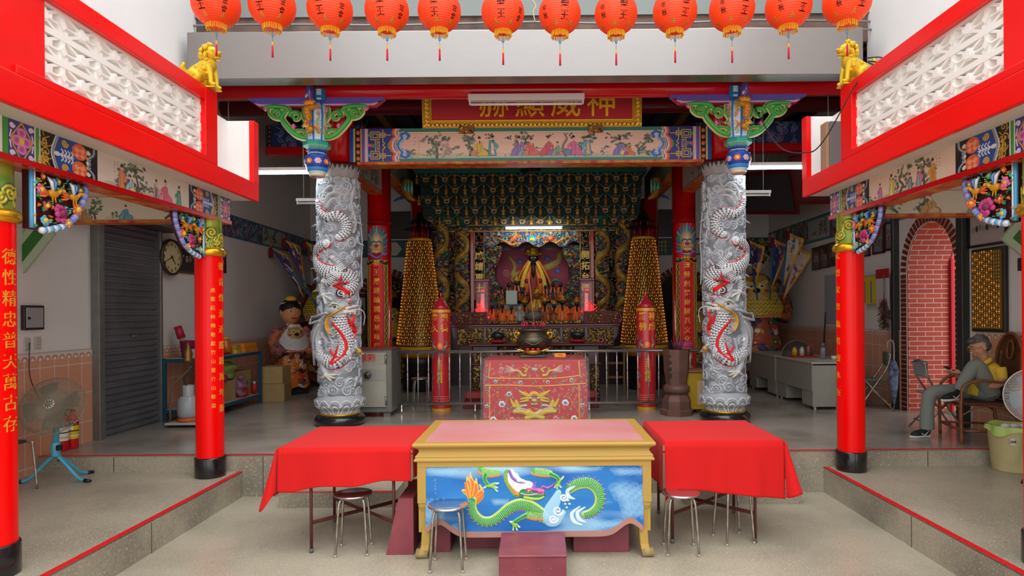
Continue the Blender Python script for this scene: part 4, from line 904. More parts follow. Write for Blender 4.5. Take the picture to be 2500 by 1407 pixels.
def stone_column(x, mir, side):
 t = thing('dragon_column', 'grey stone column carved with a coiling white dragon, on the %s of the altar front' % side, 'column', (x, SY, .43), radians(-2 if mir else 2)); m = -1 if mir else 1
 MB().lathe([(.26, 0), (.305, .02), (.325, .06), (.325, .09), (.30, .125), (.265, .145)], 48).obj('black_base', mat('black polished plinth', '17181a', .2, coat=.4), t)
 MB().lathe([(.262, .14), (.268, .15), (.262, .162)], 48).obj('gold_band', GOLD, t)
 c = dragon_canvas(mir); R = .262
 wb = Canvas(260, 52, 'a3a9af', wrap=True)
 for k in range(13):
  for j in range(4): wb.stroke([(k * 20 - 14 + j * 3, 50), (k * 20 - 8 + j * 2.5, 24 + j * 5), (k * 20 + 2, 12 + j * 8), (k * 20 + 12 - j * 2.5, 24 + j * 5), (k * 20 + 18 - j * 3, 50)], 1.1, ('d8dce0', '868c93')[j % 2], .010)
 zp = np.interp(np.linspace(0, 1, 52), [0, .3, .6, .85, 1], [.0, .055, .05, .005, -.02])
 def wplace(U, V, h):
  rr = .285 + np.interp(V, [0, .3, .6, .8, 1], [-.02, .03, .02, -.04, -.045]) + h; return rr * np.sin(U * 2 * pi), -rr * np.cos(U * 2 * pi), .40 + (.155 - .40) * V
 wb.obj('wave_base', M_STONE, t, wplace)
 zt, zb = 3.205, .38
 c.obj('carved_shaft', M_STONE, t, lambda U, V, h: ((R - .008 + h * .62) * np.sin((U - .5) * 2 * pi), -(R - .008 + h * .62) * np.cos((U - .5) * 2 * pi), zt + (zb - zt) * V))
 MB().lathe([(.245, 3.195), (.255, 3.205), (.245, 3.215)], 40).obj('gold_ring', GOLD, t)
 lp = MB()
 for ring in range(2):
  for k in range(14):
   a = 2 * pi * (k + .5 * ring) / 14
   def f(u, v, a=a, ring=ring):
    uu = (u - .5) * 2; wd = .078 * (1 - max(0, v - .35) ** 2 * 2.3) ; rr = .235 + .045 * v + (.008 if ring == 0 else .0) - abs(uu) * .012
    return (rr * cos(a + uu * wd / .24), rr * sin(a + uu * wd / .24), 3.21 + .155 * v * (1 - abs(uu) ** 2 * .25) + .01 * ring)
   lp.sheet(f, 6, 6, color='a09d9c')
 lp.obj('lotus_petals', M_STONE, t); MB().lathe([(.23, 3.2), (.25, 3.30), (.262, 3.36), (.0, 3.36)], 32).obj('lotus_core', mat('dark stone', '55524f', .6), t)
 def cy(a, rr, z): a = radians(a) * m; return (rr * sin(a), -rr * cos(a), z)
 MB().ball(cy(60, .335, .97), .040, 16, 10).obj('pearl', M_PGOLD, t)
 pw = MB()
 for k in range(4): pw.tube(catmull([cy(52 + k * 6, .28, .99 - k * .02), cy(50 + k * 6, .35, 1.02 - k * .03), cy(55 + k * 4, .375, .98 - k * .015)], 4), [.014, .006], 7, color='c8ccd0')
 pw.obj('claw', M_STONE, t)
 hn = MB(); hn.tube(catmull([cy(-30, .33, 1.37), cy(-60, .37, 1.33), cy(-84, .37, 1.345), cy(-100, .38, 1.42)], 5), [.02, .014, .018], 9, color='a9afb6'); hn.obj('horn', M_STONE, t)
 wk = MB(); wk.tube(catmull([cy(40, .33, 1.50), cy(62, .37, 1.50), cy(74, .37, 1.42), cy(72, .355, 1.3)], 5), [.010, .004], 7, color='c9ccd0'); wk.tube(catmull([cy(80, .29, 2.75), cy(86, .31, 2.4), cy(84, .30, 2.1), cy(80, .32, 1.8)], 5), .009, 7, color='a8aeb4'); wk.obj('whisker', M_STONE, t)
 mn = MB()
 for k in range(7): mn.tube(catmull([cy(-34 - k * 6, .32, 1.32 - k * .015), cy(-48 - k * 7, .345, 1.2), cy(-60 - k * 6, .335, 1.02), cy(-56 - k * 7, .32, .88 - (k % 3) * .05)], 5), [.018, .018, .006], 8, color=('b2b8be', '9da3aa')[k % 2])
 mn.obj('mane', M_STONE, t)
 fn = MB()
 for (a, z, L_) in ((-82, 2.05, .09), (-86, 1.90, .06), (-80, 2.6, .07), (84, 2.35, .07), (78, 2.62, .06), (-88, 1.75, .08)):
  fn.tube([cy(a, .26, z + .03), cy(a, .30, z + .01), cy(a, .285 + L_ * .8, z - .01)], [.035, .024, .006], 7, color='b5babf', flat=.5)
 fn.obj('fin', M_STONE, t)
 return t
stone_column(SX[0], False, 'left'); stone_column(SX[1], True, 'right')
M_RC = mat('dark red lacquer column', 'c0060e', .18, coat=.6)
M_GOLDL = mat('gold couplet lettering', 'f0c040', .35, .5)
def lion_mask(parent, y, z, s=1.0):
 c = Canvas(96, 120, 'c0060e');
 for k in range(9):
  a = pi * (1.05 + .9 * k / 8) ; x, y_ = 48 + cos(a) * 30, 56 + sin(a) * 30; c.stroke([(48 + cos(a) * 24, 56 + sin(a) * 24), (48 + cos(a) * 42, 56 + sin(a) * 46), (48 + cos(a) * 46 + 3, 54 + sin(a) * 58)], [7, 5, 1], ('3f8a7a', '58a890', '6a6aa8')[k % 3], .012)
 for q in (-1, 1):
  for k in range(4): c.stroke([(48 + q * 24, 60 + k * 11), (48 + q * 38, 58 + k * 12), (48 + q * 46, 50 + k * 13)], [6, 4, 1], ('3f8a7a', '8a78b8')[k % 2], .010)
 c.ell(48, 52, 22, 24, 'd9b28a', .035, dome=True); c.ell(48, 76, 24, 20, 'cfa070', .03, dome=True)
 for q in (-1, 1): c.stroke([(48, 58), (48 + q * 10, 54), (48 + q * 18, 58)], 2.4, '2f7a4a', .04); c.ell(48 + q * 9, 61, 5, 3.6, 'e8e4d8', .042); c.ell(48 + q * 9, 61, 2, 2, '201818', .044); c.spiral(48 + q * 20, 74, 6, 1.6, 'c89a3a', .035, dirn=q)
 c.ell(48, 69, 9, 6, 'c83a78', .055, dome=True); c.stroke([(32, 84), (48, 79), (64, 84)], 2, 'd8a030', .045); c.stroke([(34, 92), (48, 97), (62, 92)], 3, 'a01818', .03)
 for k in range(6): c.ell(36 + k * 5, 87, 2, 3, 'f0ead8', .04)
 c.stroke([(28, 100), (48, 108), (68, 100)], 4, '8a78b8', .03)
 rr = .195
 return c.obj('lion_mask', M_CARVE, parent, lambda U, V, h: ((rr + h) * np.sin((U - .5) * 1.9), -(rr + h) * np.cos((U - .5) * 1.9), z + .48 - .58 * V))
def couplet_column(X, Y, z1, txt, label, side, board=True):
 t = thing('red_column', label, 'column', (X, Y, .43)); R = .19
 MB().lathe([(R + .02, 0), (R + .02, .1), (R, .12), (R, z1 - .43)], 40).obj('shaft', M_RC, t)
 MB().lathe([(R + .003, 2.93), (R + .006, 2.94), (R + .003, 2.95)], 40).obj('joint_ring', mat('dark red seam', '7c0810', .4), t)
 if board:
  W, H = 92, 420; c = Canvas(W, H, 'cc0a12'); g = 'd8a82e'
  c.rect(0, 0, W, H, '14110c'); c.rect(18, 0, W - 18, H, 'cc0a12')
  for q in (8, W - 9):
   c.stroke([(q + 4 * sin(k * .9), k * 8) for k in range(54)], 1.3, g, .004); c.stroke([(q - 4 * sin(k * .9), k * 8) for k in range(54)], 1.0, 'b8892a', .004)
  for q in (1, 16, W - 17, W - 2): c.rect(q, 0, q + 2, H, g, .008)
  c.poly([(0, 0), (W, 0), (W, 22), (W - 20, 22), (W / 2 + 14, 12), (W / 2 - 14, 12), (20, 22), (0, 22)], '14110c'); c.stroke([(0, 24), (20, 22), (34, 12), (46, 10), (58, 12), (72, 22), (92, 24)], 1.4, g, .008)
  p_scrolls(c, 6, 86, 2, 10, g, 8, 3, 1.1, .006); c.rect(0, 0, W, 2, g)
  rr = R + .022
  b = c.obj('couplet_board', M_CARVE, t, lambda U, V, h: ((rr + h) * np.sin((U - .5) * 1.75), -(rr + h) * np.cos((U - .5) * 1.75), 2.32 + (.84 - 2.32) * V))
  lion_mask(t, 0, 2.40)
  o = text('\n'.join(txt), .105, M_GOLDL, 'inscription', t, (0, 0, 1.52), extrude=.002, bold=.001, bend=rr + .002, line=1.42)
 return t
couplet_column(-2.61, 10.45, 4.9, '聖王展經綸開邑草味傳典', 'left inner red column with a gold couplet board and lion mask', -1)
couplet_column(2.40, 10.45, 4.9, '開漳勞創麗南國兵文化禮樂', 'right inner red column with a gold couplet board and lion mask', 1)
couplet_column(-2.55, 13.7, 4.3, '', 'plain red column behind the left lamp tower', -1, False)
couplet_column(2.40, 13.7, 4.3, '', 'plain red column behind the right lamp tower', 1, False)
# EAVE: hanging pendants, purple boards, green scroll brackets, name board, lamps, lanterns, lions
def pendant(x, side, m):
 t = thing('hanging_pendant', 'blue and gold painted hanging lotus pendant in front of the %s dragon column' % side, 'pendant', (x, 7.6, 3.52))
 oc = lambda prof, col: None
 z = lambda v: v
 seg8 = dict(seg=8, a0=pi / 8, a1=2 * pi + pi / 8)
 def L(prof, name, colr, sm=False, seg=8, mt=M_PAINT):
  mb = MB(); mb.lathe(prof, seg, color=colr, smooth=sm, M=Matrix.Rotation(pi / 8, 4, 'Z')); return mb.obj(name, mt, t)
 L([(.085, 0), (.092, .015), (.092, .03)], 'base_rim', 'd9c79a', seg=24, sm=True); L([(.0, -.001), (.075, -.0005), (.075, .0)], 'pink_centre', 'b86a8a', seg=24)
 c = Canvas(256, 90, '1c3f9a', wrap=True); c.rect(0, 60, 256, 90, '3a8ad0'); c.rect(0, 78, 256, 90, 'cfe4f0'); c.rect(0, 0, 256, 6, '2f6ac0')
 for k in range(8):
  cx = 16 + 32 * k
  for q in range(6): c.ell(cx + cos(q * 1.05) * 7, 30 + sin(q * 1.05) * 9, 5.5, 6, ('c9b0e0', 'e8702a')[k % 2], .006, dome=True)
  c.ell(cx, 30, 5, 6, ('e8a030', 'e8c040')[k % 2], .009, dome=True); c.stroke([(cx - 4, 24), (cx + 4, 36)], 1.3, 'f2e0a0', .010)
 rp = lambda V: np.interp(V, [0, .08, .5, .8, 1], [.13, .142, .140, .118, .092])
 c.obj('bowl', M_PAINT, t, lambda U, V, h: ((rp(V) + h) * np.sin(U * 2 * pi), -(rp(V) + h) * np.cos(U * 2 * pi), .24 - .21 * V))
 L([(.14, .24), (.10, .265), (.10, .28), (.13, .30), (.13, .31)], 'neck', '1f4fa0'); L([(.105, .268), (.112, .274), (.105, .28)], 'neck_line', 'e0ecf4')
 L([(.10, .31), (.155, .35), (.162, .36)], 'lower_collar', '7ac8a8'); L([(.162, .36), (.162, .395), (.155, .40), (.12, .405)], 'green_collar', '1f9a7a')
 b = Canvas(320, 160, '3a86c8', wrap=True)
 for k in range(8):
  x0 = k * 40; b.rect(x0, 0, x0 + 40, 160, '2a6ab4'); b.rect(x0 + 3, 4, x0 + 37, 156, '6fb4e0'); b.rect(x0 + 7, 8, x0 + 33, 150, 'e6eef0'); b.rect(x0 + 9, 12, x0 + 31, 146, 'cfd8d0')
  p_scrolls(b, x0 + 11, x0 + 29, 14, 144, '4a9a5a', 7, k, 1.2); p_scrolls(b, x0 + 11, x0 + 29, 14, 144, 'd0a030', 7, k + 20, 1.2); p_scrolls(b, x0 + 12, x0 + 28, 20, 140, 'd04a3a', 4, k + 40, 1.2)
 rb = lambda V: np.interp(V, [0, .1, .35, .7, 1], [.085, .125, .142, .132, .115])
 b.obj('body', M_PAINT, t, lambda U, V, h: ((rb(V)) * np.sin(U * 2 * pi), -(rb(V)) * np.cos(U * 2 * pi), .88 + (.405 - .88) * V))
 L([(.085, .88), (.10, .90), (.075, .93), (.075, 1.02)], 'upper_neck', '2060a8')
 s_ = MB(); s_.rbox((m * -.06, -.02, .97), (.13, .16, .15), .02, color='1f78b8'); s_.cbox((m * -.06, -.105, .985), (.055, .01, .07), color='cfe8f4'); s_.cbox((m * -.06, -.105, .905), (.05, .01, .022), color='cfe8f4'); s_.obj('blue_block', M_PAINT, t)
 d = MB(); q = random.Random(3)
 d.tube(catmull([(m * .02, -.12, .86), (m * .035, -.15, .95), (m * .03, -.15, 1.05), (m * .045, -.16, 1.12)], 5), [.04, .045, .035, .02], 9, '6a58b0')
 for k in range(14): d.ball((m * .03 + q.uniform(-.035, .035), -.17 + q.uniform(-.02, .01), .87 + k * .018), (.012, .012, .022), 7, 5, q.choice(('4a3a90', 'b8a8e0', '8a2a5a', 'd8d0ec', '6a58b0')))
 d.tube([(m * .02, -.16, 1.08), (m * .035, -.17, 1.14), (m * .06, -.17, 1.13)], [.014, .012, .008], 7, 'a898d8'); d.obj('dragon_finial', M_CARVE, t)
 g = MB(); g.tube(catmull([(m * -.03, -.15, .80), (m * .05, -.18, .76), (m * .03, -.185, .66), (m * .06, -.18, .58), (m * .01, -.185, .52), (m * .06, -.17, .49)], 6), [.03, .045, .038, .03, .034, .02], 10, 'd08a1c')
 g.tube(catmull([(m * .055, -.18, .60), (m * .08, -.21, .56), (m * .02, -.22, .54)], 4), [.015, .012], 7, 'e8b040')
 for k in range(8): a = k * .35 - 1.1; g.tube([(m * .02, -.17, .79), (m * (.02 + .05 * sin(a)), -.185, .82 + .03 * cos(a)), (m * (.02 + .085 * sin(a)), -.18, .83 + .055 * cos(a))], [.014, .012, .002], 6, ('f08a1c', 'f8b030')[k % 2])
 for k in range(12): g.ball((m * (.035 + .02 * sin(k)), -.222, .74 - k * .017), (.014, .006, .010), 6, 4, ('e8a828', 'b8701c')[k % 2])
 g.tube([(m * -.01, -.18, .56), (m * -.06, -.2, .53), (m * -.10, -.19, .47)], [.010, .008, .006], 6, 'b88030'); g.ball((m * .03, -.20, .60), (.035, .02, .02), 8, 6, '8a6ac0'); g.obj('gold_dragon', M_CARVE, t)
 w2 = .80
 pb = MB(); out = [(-.82, .945), (-.80, .915), (-.745, .90), (-.70, .865), (-.66, .86), (.66, .86), (.70, .865), (.745, .90), (.80, .915), (.82, .945)]
 pb.prism(out, -.03, .06, 'y', color='6a5ab0'); pb.prism([(-.74, .882), (-.69, .85), (.69, .85), (.74, .882), (.66, .866), (-.66, .866)], -.035, .06, 'y', color='d8b0d8')
 pb.prism([(-.78, .905), (-.70, .845), (.70, .845), (.78, .905), (.69, .852), (-.69, .852)], -.01, .07, 'y', color='c02030')
 pb.obj('purple_board', M_PAINT, t)
 for s_ in (-1, 1):
  gm = MB(); E = 'e0d890'; N = '3fa848'
  def G(pts, r, col): gm.tube(catmull([(s_ * a, -.01 - (.008 if col == E else .036), zz) for a, zz in pts], 6), r, 8, col, flat=1.0)
  for col, dr in ((E, .012), (N, 0.0)):
   G([(.62, .83), (.50, .835), (.36, .82), (.30, .77)], [.012 + dr, .027 + dr, .027 + dr, .015 + dr], col)
   for (cx, cz, R) in ((.245, .715, .062), (.455, .745, .05)):
    G([(cx + R * cos(a) * (1 - i * .07), cz + R * sin(a) * (1 - i * .07)) for i, a in enumerate([x_ * .75 for x_ in range(10)])], [.027 + dr, .019 + dr * .8, .008 + dr * .4], col)
   G([(.34, .80), (.40, .70), (.34, .60), (.24, .50), (.14, .46), (.08, .47)], [.018 + dr, .031 + dr, .028 + dr, .017 + dr], col); G([(.30, .55), (.18, .55), (.12, .52), (.16, .49)], [.010 + dr, .016 + dr, .008 + dr], col)
   G([(.55, .82), (.56, .76), (.50, .70), (.42, .68)], [.010 + dr, .014 + dr, .008 + dr], col); G([(.15, .83), (.16, .72), (.12, .64), (.17, .60)], [.008 + dr, .012 + dr, .006 + dr], col)
  for (a, zz) in ((.13, .80), (.60, .81), (.37, .83), (.27, .60)):
   for q_ in range(4): gm.ball((s_ * (a + .016 * cos(q_ * 1.57)), -.03, zz + .016 * sin(q_ * 1.57)), .016, 7, 5, ('e058a0', 'f090c8')[q_ % 2])
  gm.obj('green_scroll_bracket', M_PAINT, t)
 return t
pendant(-2.635, 'left', -1); pendant(2.405, 'right', 1)
def name_board():
 xa, xb, z0, z1 = -1.467, 1.335, 4.285, 5.05; y0 = 8.24; L = xb - xa; H_ = z1 - z0
 t = thing('name_board', 'red name board with gold characters and gold carved frame hung above the painted lintel', 'sign', ((xa + xb) / 2, y0, z0)); t.rotation_euler = (radians(6), 0, 0)
 MB().cbox((0, .02, H_ / 2), (L, .04, H_)).obj('panel', mat('faded crimson board', 'b0252c', .5, noise=.12, nscale=2), t)
 c = Canvas(620, 178, 'b0252c'); cg = 'd8a020'
 for (a, b, cc, d) in ((0, 0, 620, 24), (0, 154, 620, 178), (0, 0, 24, 178), (596, 0, 620, 178)): c.rect(a, b, cc, d, 'c08a1c', .006)
 for k in range(52):
  for y in (12, 166): c.spiral(6 + k * 12, y, 5, 1.5, 'f0c040', .018, dirn=(-1) ** k); c.ell(12 + k * 12, y, 2.5, 4, '8a5a10', .004)
 for k in range(14):
  for x in (12, 608): c.spiral(x, 8 + k * 12, 5, 1.5, 'f0c040', .018, dirn=(-1) ** k)
 for (a, b, cc, d) in ((24, 24, 596, 27), (24, 151, 596, 154), (24, 24, 27, 154), (593, 24, 596, 154)): c.rect(a, b, cc, d, 'e8b830', .012)
 W, H = 620, 178
 fr = np.zeros((H, W), bool); fr[27:151, 27:593] = True; c.h[fr] = -.004
 c.obj('gold_frame', paint_mat('gilded frame carving', .35, .5), t, flat_y(-L / 2 - .02, L / 2 + .02, H_, -.02, -.006, 1))
 for k, ch in enumerate('赫顯威神'):
  text(ch, .40, mat('raised gold characters', 'eeb91c', .35, .6), 'character', t, (-.49 + k * .463, -.014, .285), extrude=.012, bold=.002)
 for x in (-.85, .82):
  b = MB(); q = random.Random(int(x * 10)); b.cbox((x, -.03, -.03), (.19, .06, .10), color='7a5210')
  for k in range(22): b.ball((x + q.uniform(-.09, .09), -.065, -.03 + q.uniform(-.05, .05)), q.uniform(.008, .018), 7, 5, q.choice(('e0a828', 'a87418', 'f0c850', '4a3410')))
  b.obj('gilded_support', M_CARVE, t)
name_board()
M_TUBE = mat('lit fluorescent tube', 'ffffff', .5, emit='f2fbff', estr=48.0)
M_FIX = mat('white lamp housing', 'd8d0cc', .45); M_OFF = mat('unlit fluorescent tube', 'e6e2e0', .3)
def lamp(label, c, L, lit, chain=0, w_=.07, h_=.045, ang=0.0, name='fluorescent_lamp', gap=.045):
 t = thing(name, label, 'lamp', c, ang)
 b = MB().rbox((0, 0, h_ / 2 + .015), (L, w_, h_), .006).obj('housing', M_FIX, t)
 MB().tube([(-L / 2 + .03, -.005, -gap + .035), (L / 2 - .03, -.005, -gap + .035)], .014, 12).obj('tube', M_TUBE if lit else M_OFF, t)
 for q in (-1, 1): MB().rbox((q * (L / 2 - .018), -.005, .0), (.02, .035, .06), .004).obj('socket', M_FIX, t)
 if chain:
  for q in (-1, 1): MB().tube([(q * L * .36, 0, h_ + .015), (q * L * .36, 0, chain)], .005, 6).obj('hanging_rod', mat('thin white rod', 'a8a4a0', .5), t)
 return t
lamp('unlit white fluorescent lamp hanging under the red eave beam before the name board', (-.125, 7.5, 4.365), 1.37, False, w_=.1, h_=.075, gap=.06)
lamp('lit fluorescent lamp over the left part of the hall', (-3.42, 8.0, 3.67), 1.3, True, 1.93)
lamp('lit fluorescent lamp over the right part of the hall beside the pendant', (3.20, 8.0, 3.685), 1.3, True, 1.92)
lamp('unlit fluorescent lamp hanging behind the left dragon column', (-3.12, 9.2, 3.50), .75, False, 2.1)
lamp('unlit fluorescent lamp hanging behind the right dragon column', (3.0, 9.2, 3.565), .75, False, 2.03)
lamp('lit fluorescent lamp above the deities of the shrine', (-.08, 12.25, 3.52), 1.13, True, .14)
M_LAN = mat('orange red lantern silk', 'fb4412', .5, emit='ff4a08', estr=.13, noise=.15, nscale=5); M_LAN.node_tree.nodes['Principled BSDF'].inputs['Transmission Weight'].default_value = 0.0
M_LT = mat('black lantern writing', '1d1512', .6); M_FR = mat('yellow fringe', 'e8b21c', .7); M_TS = mat('crimson tassel silk', 'd0103c', .6); M_BEAD = mat('blue bead', '3aa8d8', .3); M_GT = mat('gold paper triangle', 'c9a43a', .35, .6)
LANS = [(528, 60, 137, 110), (665, 62, 140, 108), (806, 70, 148, 106), (945, 72, 148, 104), (1073, 72, 148, 102), (1228, 76, 158, 102), (1367, 78, 160, 100), (1504, 78, 159, 101), (1648, 74, 153, 104), (1787, 70, 153, 106), (1925, 64, 144, 107), (2068, 54, 137, 110)]
def lantern(k, px, py, pt, wpx):
 Y = 5.45; b = at_y(px, py, Y); R = wpx / 2 / FPX * Y; Hh = R * .88
 ords = ['first', 'second', 'third', 'fourth', 'fifth', 'sixth', 'seventh', 'eighth', 'ninth', 'tenth', 'eleventh', 'twelfth']
 t = thing('paper_lantern', 'red lantern with black writing, %s from the left in the hanging row' % ords[k], 'lantern', (b.x, Y, b.z), 0, 'red lanterns in the row across the courtyard')
 n = 63; prof = []
 for i in range(n + 1):
  a = -pi / 2 + .36 + (pi - .72) * i / n; rr = R * (abs(cos(a)) ** .85) + (.0045 if i % 3 else -.002); prof.append((rr, Hh + Hh * sin(a) / sin(pi / 2 - .36)))
 MB().lathe(prof, 40, smooth=True).obj('lantern_body', M_LAN, t)
 rb_ = prof[0][0]
 MB().lathe([(rb_ * .98, -.012), (rb_ * 1.02, .006), (rb_, .01)], 24).obj('bottom_ring', M_LAN, t); MB().lathe([(rb_, 2 * Hh - .01), (rb_ * 1.05, 2 * Hh + .03)], 24).obj('top_ring', M_GT, t)
 f = MB(); q = random.Random(k)
 for i in range(34):
  a = 2 * pi * i / 34; r1 = rb_ * .98 + q.uniform(-.002, .004); f.tube([(r1 * cos(a), r1 * sin(a), 0), (r1 * cos(a), r1 * sin(a), -.05 + q.uniform(-.008, .008))], .004, 4)
 f.obj('fringe', M_FR, t)
 zb = at_y(px, pt, Y).z - b.z
 MB().tube([(0, 0, .02), (0, 0, zb + .09)], .0016, 5).obj('cord', mat('thin cord', '7a4a3a', .7), t); MB().ball((0, 0, -.085), (.012, .012, .016), 8, 6).obj('bead', M_BEAD, t)
 MB().lathe([(.002, zb + .135), (.007, zb + .13), (.006, zb + .10), (.004, zb + .098)], 10).obj('tassel_cap', M_FR, t)
 MB().lathe([(.005, zb + .105), (.008, zb + .09), (.009, zb), (.0, zb)], 10).obj('tassel', M_TS, t)
 a0 = q.uniform(0, .6)
 for i in range(6):
  a = a0 + i * pi / 3; zz = Hh * .16
  def sp(da, z_):
   s_ = (z_ - Hh) / Hh * sin(pi / 2 - .36); r_ = R * (max(0, 1 - s_ * s_) ** .5) ** .85 + .006; return (r_ * cos(a + da), r_ * sin(a + da), z_)
  g = MB(); g.add([sp(-.16, zz * .7), sp(.16, zz * .7), sp(0, zz * 2.4), sp(0, zz * 1.4)], [(0, 1, 3), (1, 2, 3), (2, 0, 3)], False); g.obj('gold_triangle', M_GT, t)
 turn = math.atan2(b.x, Y) * .0 + (-.10 if k < 6 else .22) + q.uniform(-.08, .08) + (k - 5.5) * .018
 def wrap(s, size, ang, zc_):
  me_o = text(s, size, M_LT, 'writing', t, (0, 0, 0), extrude=.0004, bold=size * .012, line=1.22); me_o.rotation_euler = (0, 0, 0)
  v = me_o.data.vertices
  for p in v:
   x, y = p.co.x, p.co.y + zc_; s_ = max(-.98, min(.98, (y - Hh) / Hh * .93)); r_ = R * (sqrt(1 - s_ * s_)) ** .85 + .0045; th = ang + x / R; p.co = (r_ * sin(th), -r_ * cos(th), y)
  return me_o
 wrap('漳\n聖\n王', .074, turn, Hh * 1.04)
 if k >= 6: wrap('年\n秋', .05, turn - 1.05, Hh * .75)
 else: wrap('堂\n會', .05, turn + 1.05, Hh * .62)
 return t
for k, a in enumerate(LANS): lantern(k, *a)
zl = at_y(1300, -60, 5.45).z + .02
cbl = [(-3.9, 5.45, 4.95)] + [(at_y(a[0], a[1], 5.45).x, 5.45, at_y(a[0], a[1], 5.45).z + a[3] / FPX * 5.45 * .88 + .045) for a in LANS] + [(3.8, 5.45, 4.95)]
tag(MB().tube(catmull(cbl, 5), .004, 6).obj('lantern_cable', mat('dark cable', '2a2a2a', .6)), 'thin dark cable from wall to wall carrying the lanterns', 'cable')
def lion(x, y, z, m, label):
 t = thing('lion_figure', label, 'lion statue', (x, y, z)); b = MB(); q = random.Random(2); g = 'f0c020'
 t.rotation_euler = (0, 0, 0)
 b.tube(catmull([(-m * .13, 0, .10), (-m * .06, 0, .13), (m * .03, 0, .19), (m * .06, 0, .26)], 5), [.06, .075, .075, .055], 12, g)
 b.ball((m * .07, 0, .31), (.072, .068, .068), 12, 9, g); b.ball((m * .12, 0, .305), (.034, .046, .026), 10, 8, g); b.ball((m * .118, 0, .268), (.034, .040, .014), 8, 6, g); b.ball((m * .15, 0, .318), (.014, .022, .014), 8, 6, g)
 for s_ in (-1, 1):
  b.ball((m * .12, s_ * .025, .325), .014, 8, 6, g); b.ball((m * .05, s_ * .05, .345), (.012, .012, .022), 8, 6, g)
  b.tube(catmull([(m * .06, s_ * .045, .2), (m * .085, s_ * .05, .10), (m * .09, s_ * .05, .02)], 4), [.032, .022, .02], 9, g); b.ball((m * .105, s_ * .05, .02), (.032, .022, .018), 8, 6, g)
  b.tube(catmull([(-m * .08, s_ * .05, .12), (-m * .02, s_ * .065, .09), (-m * .06, s_ * .065, .03), (-m * .02, s_ * .065, .015)], 4), [.05, .042, .024, .02], 9, g)
 b.cbox((0, 0, -.006), (.26, .14, .012), color=g)
 b.obj('body', mat('gold lion paint', 'e6c62e', .35, .45, bump=.4, bscale=60), t)
 c = MB()
 for k in range(110):
  a = q.uniform(-.2, 2.9); p_ = q.uniform(-1.5, 1.5); c.ball((m * (.06 - .085 * sin(a) * cos(p_)), .078 * sin(p_) * max(.3, sin(a)), .30 + .085 * cos(a)), q.uniform(.014, .024), 7, 5)
 for k in range(26): c.ball((m * (.07 - .12 * (k % 13) / 13), (-1) ** k * (.05 + .02 * (k % 3) / 3), .10 + .13 * (k % 7) / 7), .018, 7, 5)
 c.obj('mane_curls', mat('gold lion paint', 'f2c21c'), t)
 tl = MB()
 for k in range(6): tl.tube(catmull([(-m * .14, 0, .10), (-m * (.17 + .01 * k), .02 * (k - 2.5), .16 + .01 * k), (-m * (.14 + .015 * k), .025 * (k - 2.5), .21 + .012 * (k % 3))], 4), [.018, .022, .008], 7)
 tl.obj('tail', mat('gold lion paint', 'f2c21c'), t)
pL = at_y(487, 212, 5.76); pR = at_y(2086, 200, 5.80)
lion(-3.02, 5.76, 3.935, 1, 'gold painted guardian lion sitting on the left balustrade post'); lion(2.90, 5.80, 3.935, -1, 'gold painted guardian lion sitting on the right balustrade post')
pts = [at_y(2410 - 0, 150, 5.6), at_y(2085, 150, 5.7)]
cb = catmull([at_y(2130, 160, 5.6), at_y(2090, 205, 5.55), at_y(2010, 345, 5.9), at_y(1965, 373, 6.3), at_y(1900, 355, 7.0), at_y(1840, 260, 7.5)], 8)
tag(MB().tube(cb, .006, 6).obj('slung_cable', mat('dark cable', '2a2a2a')), 'black cable slung from the right lion post to the eave beam', 'cable')
lp = catmull([at_y(2115, 142, 5.65), at_y(2150, 140, 5.7), at_y(2160, 152, 5.7), at_y(2140, 160, 5.65), at_y(2120, 150, 5.62), at_y(2175, 155, 5.7)], 6)
tag(MB().tube(lp, .006, 6).obj('cable_loop', mat('dark cable', '2a2a2a')), 'small loop of black cable lying on the right balustrade rail', 'cable')
tag(MB().tube(catmull([at_y(1300, 0, 7.0), at_y(1308, 15, 7.0), at_y(1302, 28, 7.0), at_y(1306, 52, 7.0)], 5), .006, 6).obj('hanging_twine', mat('straw twine', 'c9b98a', .8)), 'frayed straw coloured twine hanging from the roof beam between lanterns', 'string')
